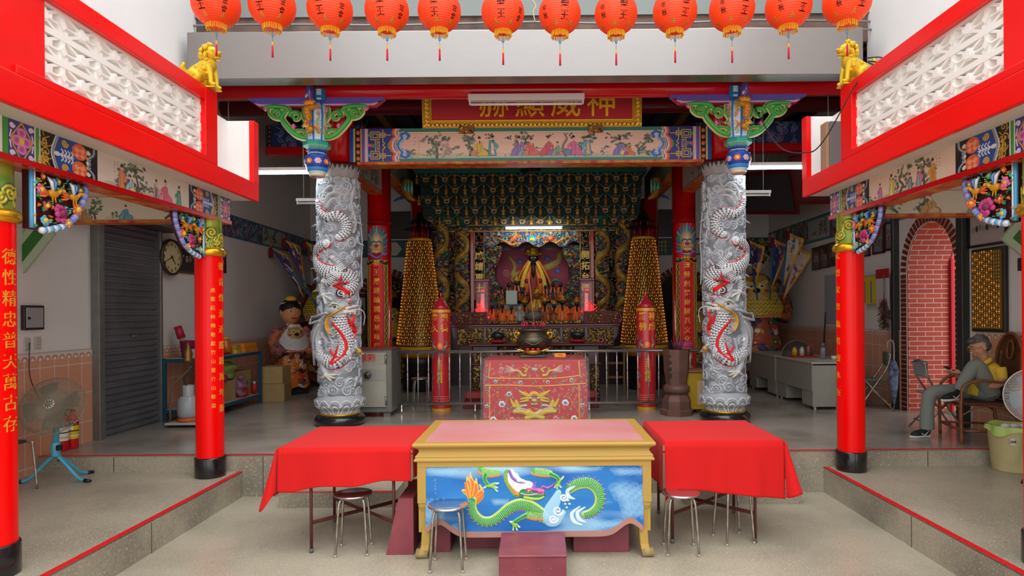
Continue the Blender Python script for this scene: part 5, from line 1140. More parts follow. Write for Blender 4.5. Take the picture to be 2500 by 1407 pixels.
# COURTYARD FURNITURE
M_TABY = mat('mustard table paint', 'b09142', .45, noise=.22, nscale=7, noisecol='b98d42', bump=.08)
M_PINK = mat('worn pink table top', 'c98d8d', .45, noise=.3, nscale=3, noisecol='c98080', bump=.05)
def altar_table():
 X0, X1, Y0, Y1, ZT = -.968, .882, 4.80, 5.87, .888; cx, cy = (X0 + X1) / 2, (Y0 + Y1) / 2; w_, d_ = X1 - X0, Y1 - Y0
 t = thing('offering_table', 'mustard yellow offering table with a painted green dragon panel and pink top', 'table', (cx, cy, 0)); hw, hd = w_ / 2, d_ / 2
 def ring(prof):
  mb = MB(); vs = []; n = len(prof)
  for (o, z) in prof: vs += [(-hw + o, -hd + o, z), (hw - o, -hd + o, z), (hw - o, hd - o, z), (-hw + o, hd - o, z)]
  fs = [(i * 4 + k, i * 4 + (k + 1) % 4, i * 4 + 4 + (k + 1) % 4, i * 4 + 4 + k) for i in range(n - 1) for k in range(4)] + [(0, 3, 2, 1), tuple(range(4 * n - 4, 4 * n))]
  return mb.add(vs, fs, False)
 o = ring([(.035, .742), (.012, .748), (.010, .762), (.022, .772), (.018, .785), (.032, .80), (.045, .82), (.04, .838), (.018, .852), (.004, .862), (.0, .872), (.004, .886), (.008, .888)]).obj('moulded_top', M_TABY, t); bevel(o, .004)
 MB().box((-hw + .085, -hd + .075, .888), (hw - .085, hd - .075, .8895)).obj('pink_inlay', M_PINK, t)
 yf = -hd + .035
 def wave(x):
  a = abs(x); e = hw - .075
  return .165 + .10 * math.exp(-((a - (e - .12)) / .105) ** 2) - (.0 if a < e - .12 else .01 * (a - e + .12) / .12)
 xs = np.linspace(-hw + .10, hw - .10, 60)
 fr = MB()
 for i in range(59):
  a, b = xs[i], xs[i + 1]; fr.prism([(a, wave(a)), (b, wave(b)), (b, wave(b) + .045), (a, wave(a) + .045)], yf - .004, yf + .03, 'y')
 fr.obj('pink_lower_rail', mat('dusty rose rail', 'b07f74', .5, noise=.1), t)
 MB().box((-hw + .035, yf - .008, .705), (hw - .035, yf + .03, .745)).obj('top_rail', M_TABY, t)
 W, H = 660, 222; c = Canvas(W, H, '1f78c0'); x0, x1, zt, zb = -hw + .095, hw - .095, .71, .155
 n = vnoise(H, W, 5, 21)[..., None]; n2 = vnoise(H, W, 3, 8)[..., None]; A, B, D_ = (np.array(lin(k)) for k in ('0a52a8', '2a88cc', 'a8d4ea'))
 c.col[:] = A * (1 - n) + B * n; m_ = np.clip((n2 - .60) * 4, 0, 1); c.col[:] = c.col * (1 - m_) + D_ * m_
 sx = W / 532.0
 def q(zx, zy): return ((.248 * zx - 35) * sx, (.248 * zy - 38) * sx * 1.0)
 def q2(pts): return [q(*p) for p in pts]
 S = .248 * sx
 for (x, y, rx, ry) in ((2150, 420, 150, 90), (2200, 560, 120, 130), (1950, 740, 200, 50), (2150, 220, 140, 40), (230, 620, 90, 150), (250, 780, 200, 60), (300, 200, 150, 50), (880, 510, 70, 35), (1700, 190, 160, 25)):
  for k in range(16): c.ell(*q(x + (k - 7.5) * rx * .13, y + ((k * 7) % 5 - 2) * ry * .25), rx * (.45 - .012 * k) * S, ry * .55 * S, 'a8d6ec', alpha=.16)
 sc = scales(5.4, '158a50', '2fa565', 'b9c860', belly='b8cc6a', back=None, bw=.66)
 fin = lambda P, r, side: c.stroke([(p.x, p.y) for p in P], r, '8a62c0', .012)
 def body(pts, r, side=1):
  P = q2(pts); Pc = catmull(P, 8)
  for i in range(1, len(Pc) - 1, 3):
   tt = (Pc[min(i + 2, len(Pc) - 1)] - Pc[i - 1]).normalized(); nn = Vector((-tt.y, tt.x, 0)) * side; rr = np.interp(i / len(Pc), np.linspace(0, 1, len(r)), r) * S
   c.stroke([(Pc[i].x - nn.x * rr * .8, Pc[i].y - nn.y * rr * .8), (Pc[i].x - nn.x * rr * 1.26 - tt.x * 3, Pc[i].y - nn.y * rr * 1.26 - tt.y * 3)], [5, 2], '8a62c0', .010)
  c.stroke(P, [v * S for v in r], 'ffffff', .022, fn=(sc if side > 0 else (lambda a, b, d: sc(a, -b, d))))
 for pts in ([(600, 520), (570, 440), (520, 400), (505, 395)], [(600, 500), (560, 400), (530, 320)], [(610, 490), (590, 380), (560, 300), (555, 260)], [(610, 490), (610, 340), (590, 280), (583, 222)], [(625, 490), (640, 380), (640, 330), (642, 280)], [(640, 490), (680, 420), (700, 400), (675, 340)], [(640, 500), (690, 460), (705, 420)]):
  c.stroke(q2(pts), [32 * S, 22 * S, 2], 'eec25a', .008); c.stroke(q2(pts[:3]), [28 * S, 8 * S], 'e0762a', .010)
 body([(610, 490), (600, 560), (630, 640), (700, 695), (790, 695), (880, 640), (960, 575), (1060, 535), (1160, 550), (1250, 610), (1320, 670)], [34, 42, 46, 48, 48, 50, 54, 56, 58, 60, 60], -1)
 body([(1560, 385), (1640, 340), (1740, 330), (1820, 380), (1855, 470), (1835, 560), (1770, 620), (1700, 640)], [46, 54, 56, 54, 50, 46, 40, 32], 1)
 g1, g2 = '1f8a50', '8cc65a'
 for base, leg, paw, claws in (([(690, 200), (770, 225), (850, 225)], [(735, 240), (725, 290), (760, 345)], (780, 350), [(860, 325), (850, 370), (850, 405), (715, 370)]), ([(1215, 215), (1290, 225), (1360, 235)], [(1370, 240), (1440, 275), (1450, 320)], (1440, 350), [(1500, 265), (1410, 370), (1435, 385), (1475, 370)]), ([(1150, 640), (1220, 655), (1300, 650)], [(1130, 645), (1060, 680), (1010, 710)], (1010, 730), [(970, 705), (1065, 760), (1040, 790), (1000, 790)])):
  c.stroke(q2(base), [40 * S, 44 * S, 36 * S], g1, .018, fn=scales(4.6, '2a9a58', '6fc47a', 'd8d070', belly='e89a5a', bw=.5)); c.stroke(q2(leg), [26 * S, 20 * S, 18 * S], g2, .020); c.stroke([(a, b - 1.5) for a, b in q2(leg)], [12 * S, 9 * S], g1, .022); c.ell(*q(*paw), 34 * S, 22 * S, g1, .02, dome=True)
  for cl_ in claws: c.stroke([q(*paw), q((paw[0] + cl_[0]) / 2, (paw[1] + cl_[1]) / 2 - 8), q(*cl_)], [14 * S, 12 * S, 5 * S], g2, .021); c.stroke([q((paw[0] + cl_[0] * 3) / 4, (paw[1] + cl_[1] * 3) / 4), q(*cl_)], [8 * S, 2], 'e8f0e4', .022)
 c.stroke(q2([(950, 220), (950, 280), (985, 350), (1040, 420)]), [34 * S, 40 * S, 46 * S], g1, .016, fn=scales(4.6, '2a8a4c', '9ac060', 'c8a850'))
 for k in range(8): c.stroke(q2([(1090 + k * 4, 450), (1040 - k * 3, 430 - k * 14), (985 + k * 4, 360 - k * 12)]), [15 * S, 12 * S, 2], ('e0782a', 'eeb04a')[k % 2], .018)
 c.stroke(q2([(985, 215), (1010, 290), (1080, 350), (1160, 360)]), [26 * S, 55 * S, 66 * S, 50 * S], 'f2ecf0', .026); c.stroke(q2([(970, 205), (1000, 270), (1060, 310), (1120, 320)]), [14 * S, 16 * S, 4 * S], '8a6ac0', .034); c.stroke(q2([(1040, 240), (1060, 290)]), [12 * S, 18 * S], 'f2ecf0', .03)
 c.stroke(q2([(1110, 430), (1180, 440), (1240, 455), (1300, 440)]), [50 * S, 36 * S, 28 * S, 20 * S], g1, .024); c.stroke(q2([(1120, 465), (1190, 480), (1260, 480), (1300, 462)]), [18 * S, 16 * S, 12 * S], 'a8cc5a', .026)
 c.stroke(q2([(1140, 385), (1200, 388), (1260, 400), (1290, 405)]), [14 * S, 18 * S, 24 * S], 'd8508e', .030); c.ell(*q(1278, 410), 30 * S, 27 * S, 'd0407e', .036, dome=True, color2='e888b4'); c.stroke(q2([(1080, 425), (1160, 440), (1240, 430)]), 6 * S, 'e8a0b8', .034)
 c.ell(*q(1163, 402), 17 * S, 13 * S, 'ecd89a', .034, dome=True); c.ell(*q(1166, 402), 7 * S, 8 * S, '1c1410', .038)
 c.stroke(q2([(1275, 385), (1300, 360), (1340, 375), (1390, 350), (1420, 322)]), [7 * S, 8 * S, 3 * S], 'c85ab0', .028)
 for k in range(3): c.stroke(q2([(1195 + k * 14, 375), (1200 + k * 14, 330 - k * 6)]), [10 * S, 3 * S], '9a6ac8', .026)
 c.stroke(q2([(1450, 420), (1420, 500), (1370, 600), (1360, 690), (1420, 700), (1500, 620)]), [26 * S, 50 * S, 66 * S, 60 * S, 50 * S, 20 * S], '9fcfea', .014)
 for (x, y, R) in ((1440, 600, 52), (1395, 680, 46), (1500, 470, 40)): c.spiral(*q(x, y), R * S, 9 * S, 'e2f1f8', .020, turns=1.4)
 for (x, y, R) in ((1610, 650, 1), (1660, 640, .8), (1560, 420, .7)): c.stroke(q2([(x + 50, y - 90 * R), (x - 30 * R, y - 20), (x - 10, y + 60 * R), (x + 70 * R, y + 95 * R)]), [4 * S, 18 * S, 20 * S, 4 * S], 'cfe6f4', .010)
 for k in range(5): c.ell(*q(1500 + 14 * k, 500 + (k % 3) * 35), 12 * S, 10 * S, 'd8f2f0', .02, dome=True)
 p_calli(c, *q(238, 290), 8, 5, 1, 'c8b060', 3)
 gy = np.linspace(zt, zb, H)[:, None]; gx = np.linspace(x0, x1, W)[None, :]; mk = gy > np.vectorize(wave)(gx) + .03
 r_ = .03
 for sx_ in (0, 1):
  ex = (gx - x0) if sx_ == 0 else (x1 - gx); ez = zt - .012 - gy; mk &= ~((ex < r_) & (ez < r_) & ((r_ - ex) ** 2 + (r_ - ez) ** 2 > r_ * r_) & (ez > -1))
 c.obj('dragon_panel', M_PAINT, t, flat_y(x0, x1, zt, zb, yf - .001, .45), mask=np.broadcast_to(mk, (H, W)).copy())
 for s_ in (-1, 1): MB().box((s_ * (hw - .05) - .012, -hd + .06, .2), (s_ * (hw - .05) + .012, hd - .06, .745)).obj('side_board', M_TABY, t)
 MB().box((-hw + .06, hd - .06, .2), (hw - .06, hd - .04, .745)).obj('back_board', M_TABY, t)
 for sx_ in (-1, 1):
  for sy_ in (-1, 1):
   lg = MB(); prof = [(.0, .745, .095), (.0, .44, .095), (.003, .40, .090), (.020, .36, .076), (.024, .22, .068), (.018, .10, .066), (.006, .05, .070), (-.004, .03, .074)]
   vs = []; fs = []
   for (o_, z, h_) in prof:
    cxp = sx_ * (hw - .035 - o_) ; cyp = sy_ * (hd - .035 - o_)
    a, b = sorted((cxp, cxp - sx_ * h_ * 1.0)); a2, b2 = sorted((cyp, cyp - sy_ * h_ * 1.0)); vs += [(a, a2, z), (b, a2, z), (b, b2, z), (a, b2, z)]
   n_ = len(prof)
   fs = [(i * 4 + k, i * 4 + 4 + k, i * 4 + 4 + (k + 1) % 4, i * 4 + (k + 1) % 4) for i in range(n_ - 1) for k in range(4)] + [(0, 1, 2, 3), tuple(range(4 * n_ - 4, 4 * n_))[::-1]]
   lg.add(vs, fs, False); fx, fy = sx_ * (hw - .062), sy_ * (hd - .065)
   o = lg.obj('leg', M_TABY, t); bevel(o, .010, 3)
   MB().tube([(fx - .044, fy, .036), (fx + .044, fy, .036)], .036, 16).obj('scroll_foot', mat('worn foot', 'a58d5e', .6, noise=.3, nscale=20), o)
 MB().box((-hw + .035, yf - .006, .43), (-hw + .10, yf + .03, .71)).obj('stile', M_TABY, t); MB().box((hw - .10, yf - .006, .43), (hw - .035, yf + .03, .71)).obj('stile', M_TABY, t)
altar_table()
M_CLOTH = mat('bright red cloth', 'cc0203', .85, sheen=.05, noise=.05, nscale=3); M_LEG = mat('maroon steel tube', '6a3a36', .45, metal=.3, noise=.2)
def folding_table(side, X0, X1, Y0, Y1, ZT, legs, label):
 t = thing('folding_table', label, 'table', ((X0 + X1) / 2, (Y0 + Y1) / 2, 0)); ox, oy = (X0 + X1) / 2, (Y0 + Y1) / 2
 MB().rbox((0, 0, ZT - .02), (X1 - X0 - .03, Y1 - Y0 - .03, .03), .006).obj('tabletop', mat('plain table board', 'a08a6a', .6), t)
 P = [Vector((x - ox, y - oy, 0)) for x, y in legs]
 for p in P:
  l = MB().tube([(p.x, p.y, .03), (p.x, p.y, ZT - .04)], .0125, 12).obj('leg', M_LEG, t); MB().tube([(p.x, p.y, 0), (p.x, p.y, .035)], .015, 12).obj('rubber_foot', mat('grey rubber', '5a5a58', .7), l)
 for a, b in ((0, 3), (1, 2)): MB().tube([(P[a].x, P[a].y, .235), (P[b].x, P[b].y, .21)], .010, 4, flat=1.6).obj('cross_brace', M_LEG, t)
def cloth(label, X0, X1, Y0, Y1, ZT, front, lside, rside, back, tips, seed):
 """draped cloth: front(u) -> drop at fraction u along the front edge, etc."""
 mb = MB(); rr = random.Random(seed); z = ZT + .006
 N = 60; M_ = 30
 def fold(u, v, k, amp): return amp * v * (sin(u * 9 + k) * .55 + sin(u * 23 + k * 2) * .3 + sin(u * 41 + k) * .15)
 mb.sheet(lambda u, v: (lerp(X0, X1, u), lerp(Y0, Y1, v), z + .0015 * sin(u * 8) * sin(v * 6)), 30, 24)
 def skirt(p0, p1, nrm, drop, k, amp=.022):
  def f(u, v):
   d = drop(u); q = (1 - v); p = Vector(p0).lerp(Vector(p1), u); r_ = .012; out = r_ * min(1, v * 10) + fold(u, v, k, amp) + .02 * v
   return (p.x + nrm[0] * out, p.y + nrm[1] * out, z - d * v - (0 if v == 0 else 0))
  mb.sheet(f, N, M_)
 skirt((X0, Y0, 0), (X1, Y0, 0), (0, -1), front, seed); skirt((X0, Y1, 0), (X0, Y0, 0), (-1, 0), lside, seed + 1, .03); skirt((X1, Y0, 0), (X1, Y1, 0), (1, 0), rside, seed + 2, .02); skirt((X1, Y1, 0), (X0, Y1, 0), (0, 1), back, seed + 3)
 for (cx, cy, nx, ny, d0, dt, nf) in tips:      # corner fold: a wedge of slack cloth between two skirts
  def f(u, v, cx=cx, cy=cy, nx=nx, ny=ny, d0=d0, dt=dt):
   a = u * pi / 2; bul = .10 * v * sin(u * pi) ** .7 + .032 * v + .012; d = d0 + (dt - d0) * sin(u * pi) ** 1.5
   return (cx + nx * bul * cos(a), cy + ny * bul * sin(a), z - d * v)
  mb.sheet(f, 18, 24)
 o = mb.obj('red_tablecloth', M_CLOTH); tag(o, label, 'tablecloth', 'red tablecloths beside the offering table'); s = o.modifiers.new('thickness', 'SOLIDIFY'); s.thickness = .0025; s.offset = 1
 w_ = o.modifiers.new('weld', 'WELD'); w_.merge_threshold = .0005
 return o
folding_table('left', -2.02, -1.0, 4.93, 5.86, .825, [(-1.80, 4.99), (-1.15, 4.99), (-1.86, 5.74), (-1.18, 5.74)], 'maroon legged folding table under the left red cloth')
folding_table('right', 1.0, 1.95, 5.08, 6.02, .825, [(1.07, 5.14), (1.74, 5.14), (1.10, 5.9), (1.80, 5.9)], 'maroon legged folding table under the right red cloth')
cloth('bright red cloth draped over the folding table left of the dragon panel', -2.03, -.995, 4.92, 5.87, .83, lambda u: .33 - .085 * u + .01 * sin(u * 14), lambda u: .20 + .17 * u, lambda u: .24, lambda u: .2, [(-2.03, 4.92, -1, -1, .33, .46, 0)], 3)
cloth('bright red cloth draped over the folding table right of the dragon panel', .995, 1.95, 5.07, 6.03, .83, lambda u: .36 + .10 * u + (.10 * max(0, 1 - u * 9)), lambda u: .3 + .10 * u, lambda u: .32 - .1 * u, lambda u: .2, [(1.95, 5.07, 1, -1, .44, .40, 0)], 8)
M_CHR = mat('worn chrome tube', 'b9b4aa', .28, .85, noise=.15, nscale=12, noisecol='8a8478'); M_SEATS = mat('steel stool seat', 'c4c8cc', .2, .95); M_SEATR = mat('dark red stool seat', '5c1016', .25, coat=.4)
def stool(x, y, rz, seat, label, z=0.0, hgt=.46, name='steel_stool'):
 t = thing(name, label, 'stool', (x, y, z), rz, None)
 MB().lathe([(0, hgt - .012), (.13, hgt - .014), (.146, hgt - .012), (.15, hgt - .004), (.146, hgt + .002)], 32).obj('rim', M_SEATS, t)
 MB().lathe([(0, hgt + .002), (.138, hgt + .003), (.143, hgt + .0)], 32).obj('seat', seat, t)
 for k in range(4):
  a = pi / 4 + k * pi / 2; c_, s_ = cos(a), sin(a)
  p = catmull([(c_ * .07, s_ * .07, hgt - .025), (c_ * .115, s_ * .115, hgt - .03), (c_ * .135, s_ * .135, hgt - .07), (c_ * .148, s_ * .148, hgt - .2), (c_ * .168, s_ * .168, .01)], 4)
  l = MB().tube(p, .0095, 10).obj('leg', M_CHR, t); MB().tube([(c_ * .168, s_ * .168, 0), (c_ * .168, s_ * .168, .02)], .012, 10).obj('foot_cap', mat('cloudy plastic cap', 'a89a8a', .6), l)
 return t
stool(-.682, 4.70, .0, M_SEATS, 'shiny steel stool standing in front of the painted dragon panel'); stool(-1.475, 5.02, .12, M_SEATR, 'steel stool with a dark red seat under the left red cloth')
stool(1.10, 4.97, -.06, M_SEATS, 'steel stool standing just right of the mustard table leg'); stool(1.58, 5.20, .2, M_SEATS, 'steel stool mostly hidden beneath the right red cloth')
M_MAR = mat('maroon painted box', '8a4048', .42, noise=.22, nscale=5, noisecol='7a3440', bump=.06)
def mbox(lo, hi, label, name='kneeling_box'):
 c = [(lo[i] + hi[i]) / 2 for i in range(3)]; t = thing(name, label, 'box', (c[0], c[1], lo[2])); d = [hi[i] - lo[i] for i in range(3)]
 MB().rbox((0, 0, d[2] / 2 - .008), (d[0] - .012, d[1] - .012, d[2] - .016), .004).obj('box_body', M_MAR, t); MB().rbox((0, 0, d[2] - .008), (d[0], d[1], .018), .005).obj('lid', M_MAR, t)
 return t
b1 = mbox((-.292, 4.34, 0), (.182, 4.80, .212), 'maroon wooden kneeling box in front of the dragon table')
for k in range(4): MB().ball((-.13 + k * .085, -.232, .125), .0035, 6, 4).obj('nail_head', mat('dull nail', 'b08a80', .4, metal=.4), b1)
mbox((.25, 4.95, 0), (.70, 5.40, .30), 'maroon box pushed under the right half of the dragon table')
mbox((-.62, 5.05, 0), (-.20, 5.45, .28), 'maroon box under the middle of the dragon table'); mbox((-.90, 4.98, 0), (-.70, 5.4, .26), 'small maroon box under the left end of the dragon table')
wd = thing('sloped_box', 'sloping maroon box leaning beside the left leg of the dragon table', 'box', (-1.08, 5.1, 0))
MB().prism([(-.12, 0), (.095, 0), (.095, .44), (-.02, .44)], -.17, .40, 'y').obj('box_body', M_MAR, wd)
M_TUR = mat('turquoise stand enamel', '4aa8c4', .35, coat=.3); M_WIRE = mat('dusty fan wire', '8f8674', .6, metal=.2); M_WIREW = mat('white fan wire', 'd8dad8', .4); M_BLK = mat('black plastic', '1c1c1e', .45)
def fan(x, y, z0, zc, R, tilt, yaw, wire, label, legs, blade, dust=True):
 t = thing('pedestal_fan', label, 'fan', (x, y, z0)); H = zc - z0
 hd = bpy.data.objects.new('fan_head', None); COL.objects.link(hd); hd.parent = t; hd.location = (0, 0, H); hd.rotation_euler = (radians(tilt), 0, radians(yaw))
 g = MB(); n = 128
 for k in range(n):
  a = 2 * pi * k / n; c_, s_ = cos(a), sin(a)
  g.tube([(c_ * R * .17, -.062, s_ * R * .17), (c_ * R * .5, -.060, s_ * R * .5), (c_ * R * .86, -.045, s_ * R * .86), (c_ * R, .0, s_ * R)], .0025, 4, caps=False)
  if k % 2 == 0: g.tube([(c_ * R, .0, s_ * R), (c_ * R * .9, .06, s_ * R * .9), (c_ * R * .2, .10, s_ * R * .2)], .0014, 4, caps=False)
 for (rr, yy, th) in ((R, 0, .005), (R * .17, -.062, .003), (R * .55, -.062, .002)): g.tube([(cos(2 * pi * i / 48) * rr, yy, sin(2 * pi * i / 48) * rr) for i in range(49)], th, 6, caps=False)
 g.obj('wire_guard', wire, hd)
 hb = MB(); hb.tube([(0, -.07, 0), (0, -.055, 0)], R * .16, 24, color='d8cdbb')
 for k in range(10): a = 2 * pi * k / 10; hb.tube([(cos(a) * R * .06, -.072, sin(a) * R * .06), (cos(a + .35) * R * .145, -.072, sin(a + .35) * R * .145)], .004, 6, color='4a4238')
 hb.ball((0, -.072, 0), (R * .045, .004, R * .045), 12, 6, '3f8a6a'); hb.obj('badge', M_PAINTM, hd)
 for k in range(4):
  a0 = k * pi / 2 + .3
  b_ = MB(); b_.sheet(lambda u, v, a0=a0: ((.05 + (R * .82 - .05) * u) * cos(a0 + (v - .5) * (1.0 - .15 * u)), -.01 + .04 * (v - .5), (.05 + (R * .82 - .05) * u) * sin(a0 + (v - .5) * (1.0 - .15 * u))), 8, 8); bo = b_.obj('blade', blade, hd); s_ = bo.modifiers.new('t', 'SOLIDIFY'); s_.thickness = .003
 MB().lathe([(0, .0), (.06, .01), (.075, .05), (.06, .14), (0, .17)], 20, M=Matrix.Rotation(radians(-90), 4, 'X')).obj('motor', M_TUR if dust else M_WIREW, hd)
 MB().tube([(0, .06, H - .03), (0, .05, H - .2), (0, .04, .36)], .026, 14).obj('pole', M_TUR, t)
 MB().lathe([(.038, .25), (.04, .26), (.04, .38), (.034, .39)], 16, M=Matrix.Translation((0, .04, 0))).obj('collar', M_TUR, t); MB().rbox((.05, .02, .34), (.04, .05, .05), .005).obj('height_knob', M_BLK, t)
 for (lx, ly) in legs:
  p = catmull([(0, .04, .27), (lx * .35, .04 + ly * .35, .17), (lx * .75, .04 + ly * .75, .045), (lx, .04 + ly, .018)], 5)
  l = MB().tube(p, .016, 12).obj('leg', M_TUR, t); e = Vector(p[-1]); d = (e - Vector(p[-2])).normalized(); MB().tube([e - d * .01, e + d * .05], .019, 12).obj('rubber_tip', M_BLK, l)
 return t
fc = at_y(120, 992, 6.15)
fn_ = fan(fc.x + .03, 6.15, .26, fc.z, .288, -26, 12, M_WIRE, 'dusty pedestal fan with turquoise tripod stand beside the near left column', [(-.30, -.05), (.30, -.02), (.10, .30)], mat('dusty grey blade', '8a8272', .6))
fc = at_y(2524, 967, 6.05)
fan(fc.x, 6.05, .26, fc.z, .256, -4, -14, M_WIREW, 'pedestal fan with turquoise blades cut by the right edge of the picture', [(-.22, -.2), (.28, -.12), (.12, .12)], mat('turquoise blade', '4ab4cc', .35), False)
tag(MB().tube(catmull([(-5.185, 6.47, 1.60), (-5.15, 6.42, 1.58), (-5.12, 6.38, 1.3), (-5.0, 6.32, 1.1), (-4.8, 6.3, .75), (-4.78, 6.3, .45), (-4.72, 6.25, .5)], 7), .005, 6).obj('power_cord', M_BLK), 'black power cord running from the wall socket down to the dusty fan', 'cord')
ch = thing('tube_chair', 'chrome tube chair mostly hidden by the near left column', 'chair', (-4.95, 5.75, .26))
for y in (-.2, .2):
 MB().tube(catmull([(-.3, y, .0), (-.28, y, .40), (-.2, y, .44), (.16, y, .44), (.2, y, .40), (.24, y, 0)], 5), .011, 10).obj('side_frame', M_CHR, ch)
MB().rbox((-.04, 0, .45), (.38, .40, .03), .01).obj('seat', mat('dark green vinyl', '2f3a30', .5), ch)
# HALL: safe, railing, candle pillars, draped table, altars, shrine, lamp towers
HF = .43
def safe():
 x0, x1, y0, y1 = -2.74, -2.055, 8.85, 9.45; z0, z1 = .50, 1.375; cx = (x0 + x1) / 2
 t = thing('donation_safe', 'old grey safe with red writing and round dial behind the left dragon column', 'safe', (cx, (y0 + y1) / 2, HF)); hw = (x1 - x0) / 2; hd = (y1 - y0) / 2; zz = z1 - HF
 mG = mat('grey safe enamel', '6f7068', .4, noise=.15, nscale=5); mD = mat('ivory grey door enamel', 'a29e90', .45, noise=.15, nscale=4)
 MB().rbox((0, 0, (zz + .07) / 2), (hw * 2, hd * 2, zz - .07), .012).obj('cabinet', mG, t)
 d = MB().rbox((-.02, -hd - .012, .53), (hw * 2 - .10, .03, .76), .004).obj('door', mD, t)
 MB().cbox((-.02, -hd - .029, .60), (hw * 2 - .12, .006, .16)).obj('dial_plate', mat('dull plate', '9a968e', .35, metal=.3), d)
 dl = MB(); dl.tube([(0, -.0, 0), (0, -.03, 0)], .05, 28, color='5a6268'); dl.tube([(0, -.03, 0), (0, -.05, 0)], .028, 20, color='7a5a2a'); o = dl.obj('dial', paint_mat('dial metal', .3, .5), d, (.02, -hd - .03, .60))
 for z in (.82, .24): MB().tube([(hw - .075, -hd - .03, z - .06), (hw - .075, -hd - .03, z + .06)], .014, 12).obj('hinge', mat('steel hinge', '8a8880', .35, metal=.7), t)
 for z in (.82, .24): MB().cbox((hw - .13, -hd - .029, z), (.08, .004, .13)).obj('door_panel', mD, t)
 text('功德箱', .125, mat('red stencil paint', 'd0403a', .6), 'lettering', t, (-.055, -hd - .031, .83), extrude=.0006, bold=.002)
 for x in (-1, 1):
  for y in (-1, 1): MB().cbox((x * (hw - .08), y * (hd - .08), .035), (.09, .09, .07)).obj('foot', mG, t)
 MB().rbox((0, 0, zz + .006), (hw * 2 + .01, hd * 2 + .01, .012), .003).obj('red_top', mat('faded red top', '8a4040', .5), t)
safe()
M_STL = mat('stainless railing', 'b9bab8', .25, .9)
def railing():
 y = 9.22; t = thing('steel_railing', 'stainless steel railing with turned balusters in front of the altar', 'railing', (0, y, HF))
 xa, xb = -2.04, 2.30
 def gap(x): return -.68 < x < .60
 MB().tube([(xa, 0, .89), (xb, 0, .885)], .024, 16).obj('top_rail', M_STL, t); MB().tube([(xa, 0, .135), (xb, 0, .13)], .019, 14).obj('bottom_rail', M_STL, t)
 prof = [(.009, .14), (.0095, .36), (.013, .38), (.009, .40), (.015, .44), (.012, .47), (.016, .49), (.010, .51), (.015, .54), (.012, .57), (.009, .60), (.014, .63), (.009, .66), (.0095, .885)]
 proto = None; x = xa + .13; k = 0
 while x < xb:
  if proto is None: proto = MB().lathe(prof, 12).obj('baluster', M_STL, t, (x, 0, 0))
  else: c = proto.copy(); COL.objects.link(c); c.location = (x, 0, 0); c.parent = t
  x += .152
 for x in (-.93, .72, 2.25, -2.0): MB().lathe([(.03, 0), (.03, .05), (.018, .06), (.026, .08), (.015, .095), (.014, .14)], 14).obj('post_foot', M_STL, t, (x, 0, 0))
railing()
def candle_pillar(x, txt, side):
 t = thing('candle_pillar', 'tall red paper candle pillar with yellow characters, on the %s behind the railing' % side, 'candle', (x, 9.48, HF)); R = .142
 c = Canvas(300, 470, 'c0282c', wrap=True); c.rect(0, 0, 300, 14, 'e0a41c'); c.rect(0, 456, 300, 470, 'e0a41c')
 rr = random.Random(4)
 for k in range(10):
  for s_ in (90, 210, 20, 280): p = (s_ + rr.uniform(-12, 12), 150 + k * 28 + rr.uniform(-8, 8)); c.stroke([p, (p[0] + 12, p[1] - 8), (p[0] + 6, p[1] - 22)], [4, 2], rr.choice(('3f8a5a', '2f8a9a', 'd8903a')), .002)
 c.ell(150, 168, 14, 14, 'e0701c'); c.ell(150, 166, 5, 6, 'f0a83a')
 for q in (-1, 1): c.stroke([(150 + q * 22, 180), (150 + q * 38, 160), (150 + q * 30, 146)], [5, 3], '2f8a7a'); c.stroke([(150 + q * 24, 172), (150 + q * 36, 166)], 3, 'e0a83a')
 for k in range(10): c.rect(138, 232 + k * 11, 162, 240 + k * 11, 'd8861c')
 for y in (400, 410, 420): c.rect(100, y, 200, y + 2, 'e08a7a')
 z1 = 1.505
 c.obj('pillar_wrap', paint_mat('glossy printed paper', .3, coat=.5), t, lambda U, V, h: ((R + h) * np.sin((U - .5) * 2 * pi), -(R + h) * np.cos((U - .5) * 2 * pi), z1 * (1 - V)))
 MB().lathe([(R - .002, z1), (.10, z1 + .06), (.012, z1 + .19), (.006, z1 + .2)], 32).obj('cone_top', mat('crimson paper cone', 'b01c30', .3, coat=.5), t); MB().lathe([(.006, z1 + .2), (.009, z1 + .22), (0, z1 + .26)], 10).obj('flame_tip', mat('red flame tip', 'f04a2a', .4, emit='ff3a10', estr=.6), t)
 M = mat('yellow characters', 'e8aa20', .5)
 for s_, q in ((txt[:2], -1), (txt[2:4], 1)):
  text('\n'.join(s_), .125, M, 'character', t, (0, 0, 1.30), extrude=.001, bold=.003, bend=R + .002, line=1.22).rotation_euler = (0, 0, q * .52)
 text('敬\n獻', .085, M, 'character', t, (0, 0, .50), extrude=.001, bold=.002, bend=R + .002)
candle_pillar(-1.46, '參天聖德', 'left'); candle_pillar(1.60, '顯赫神威', 'right')
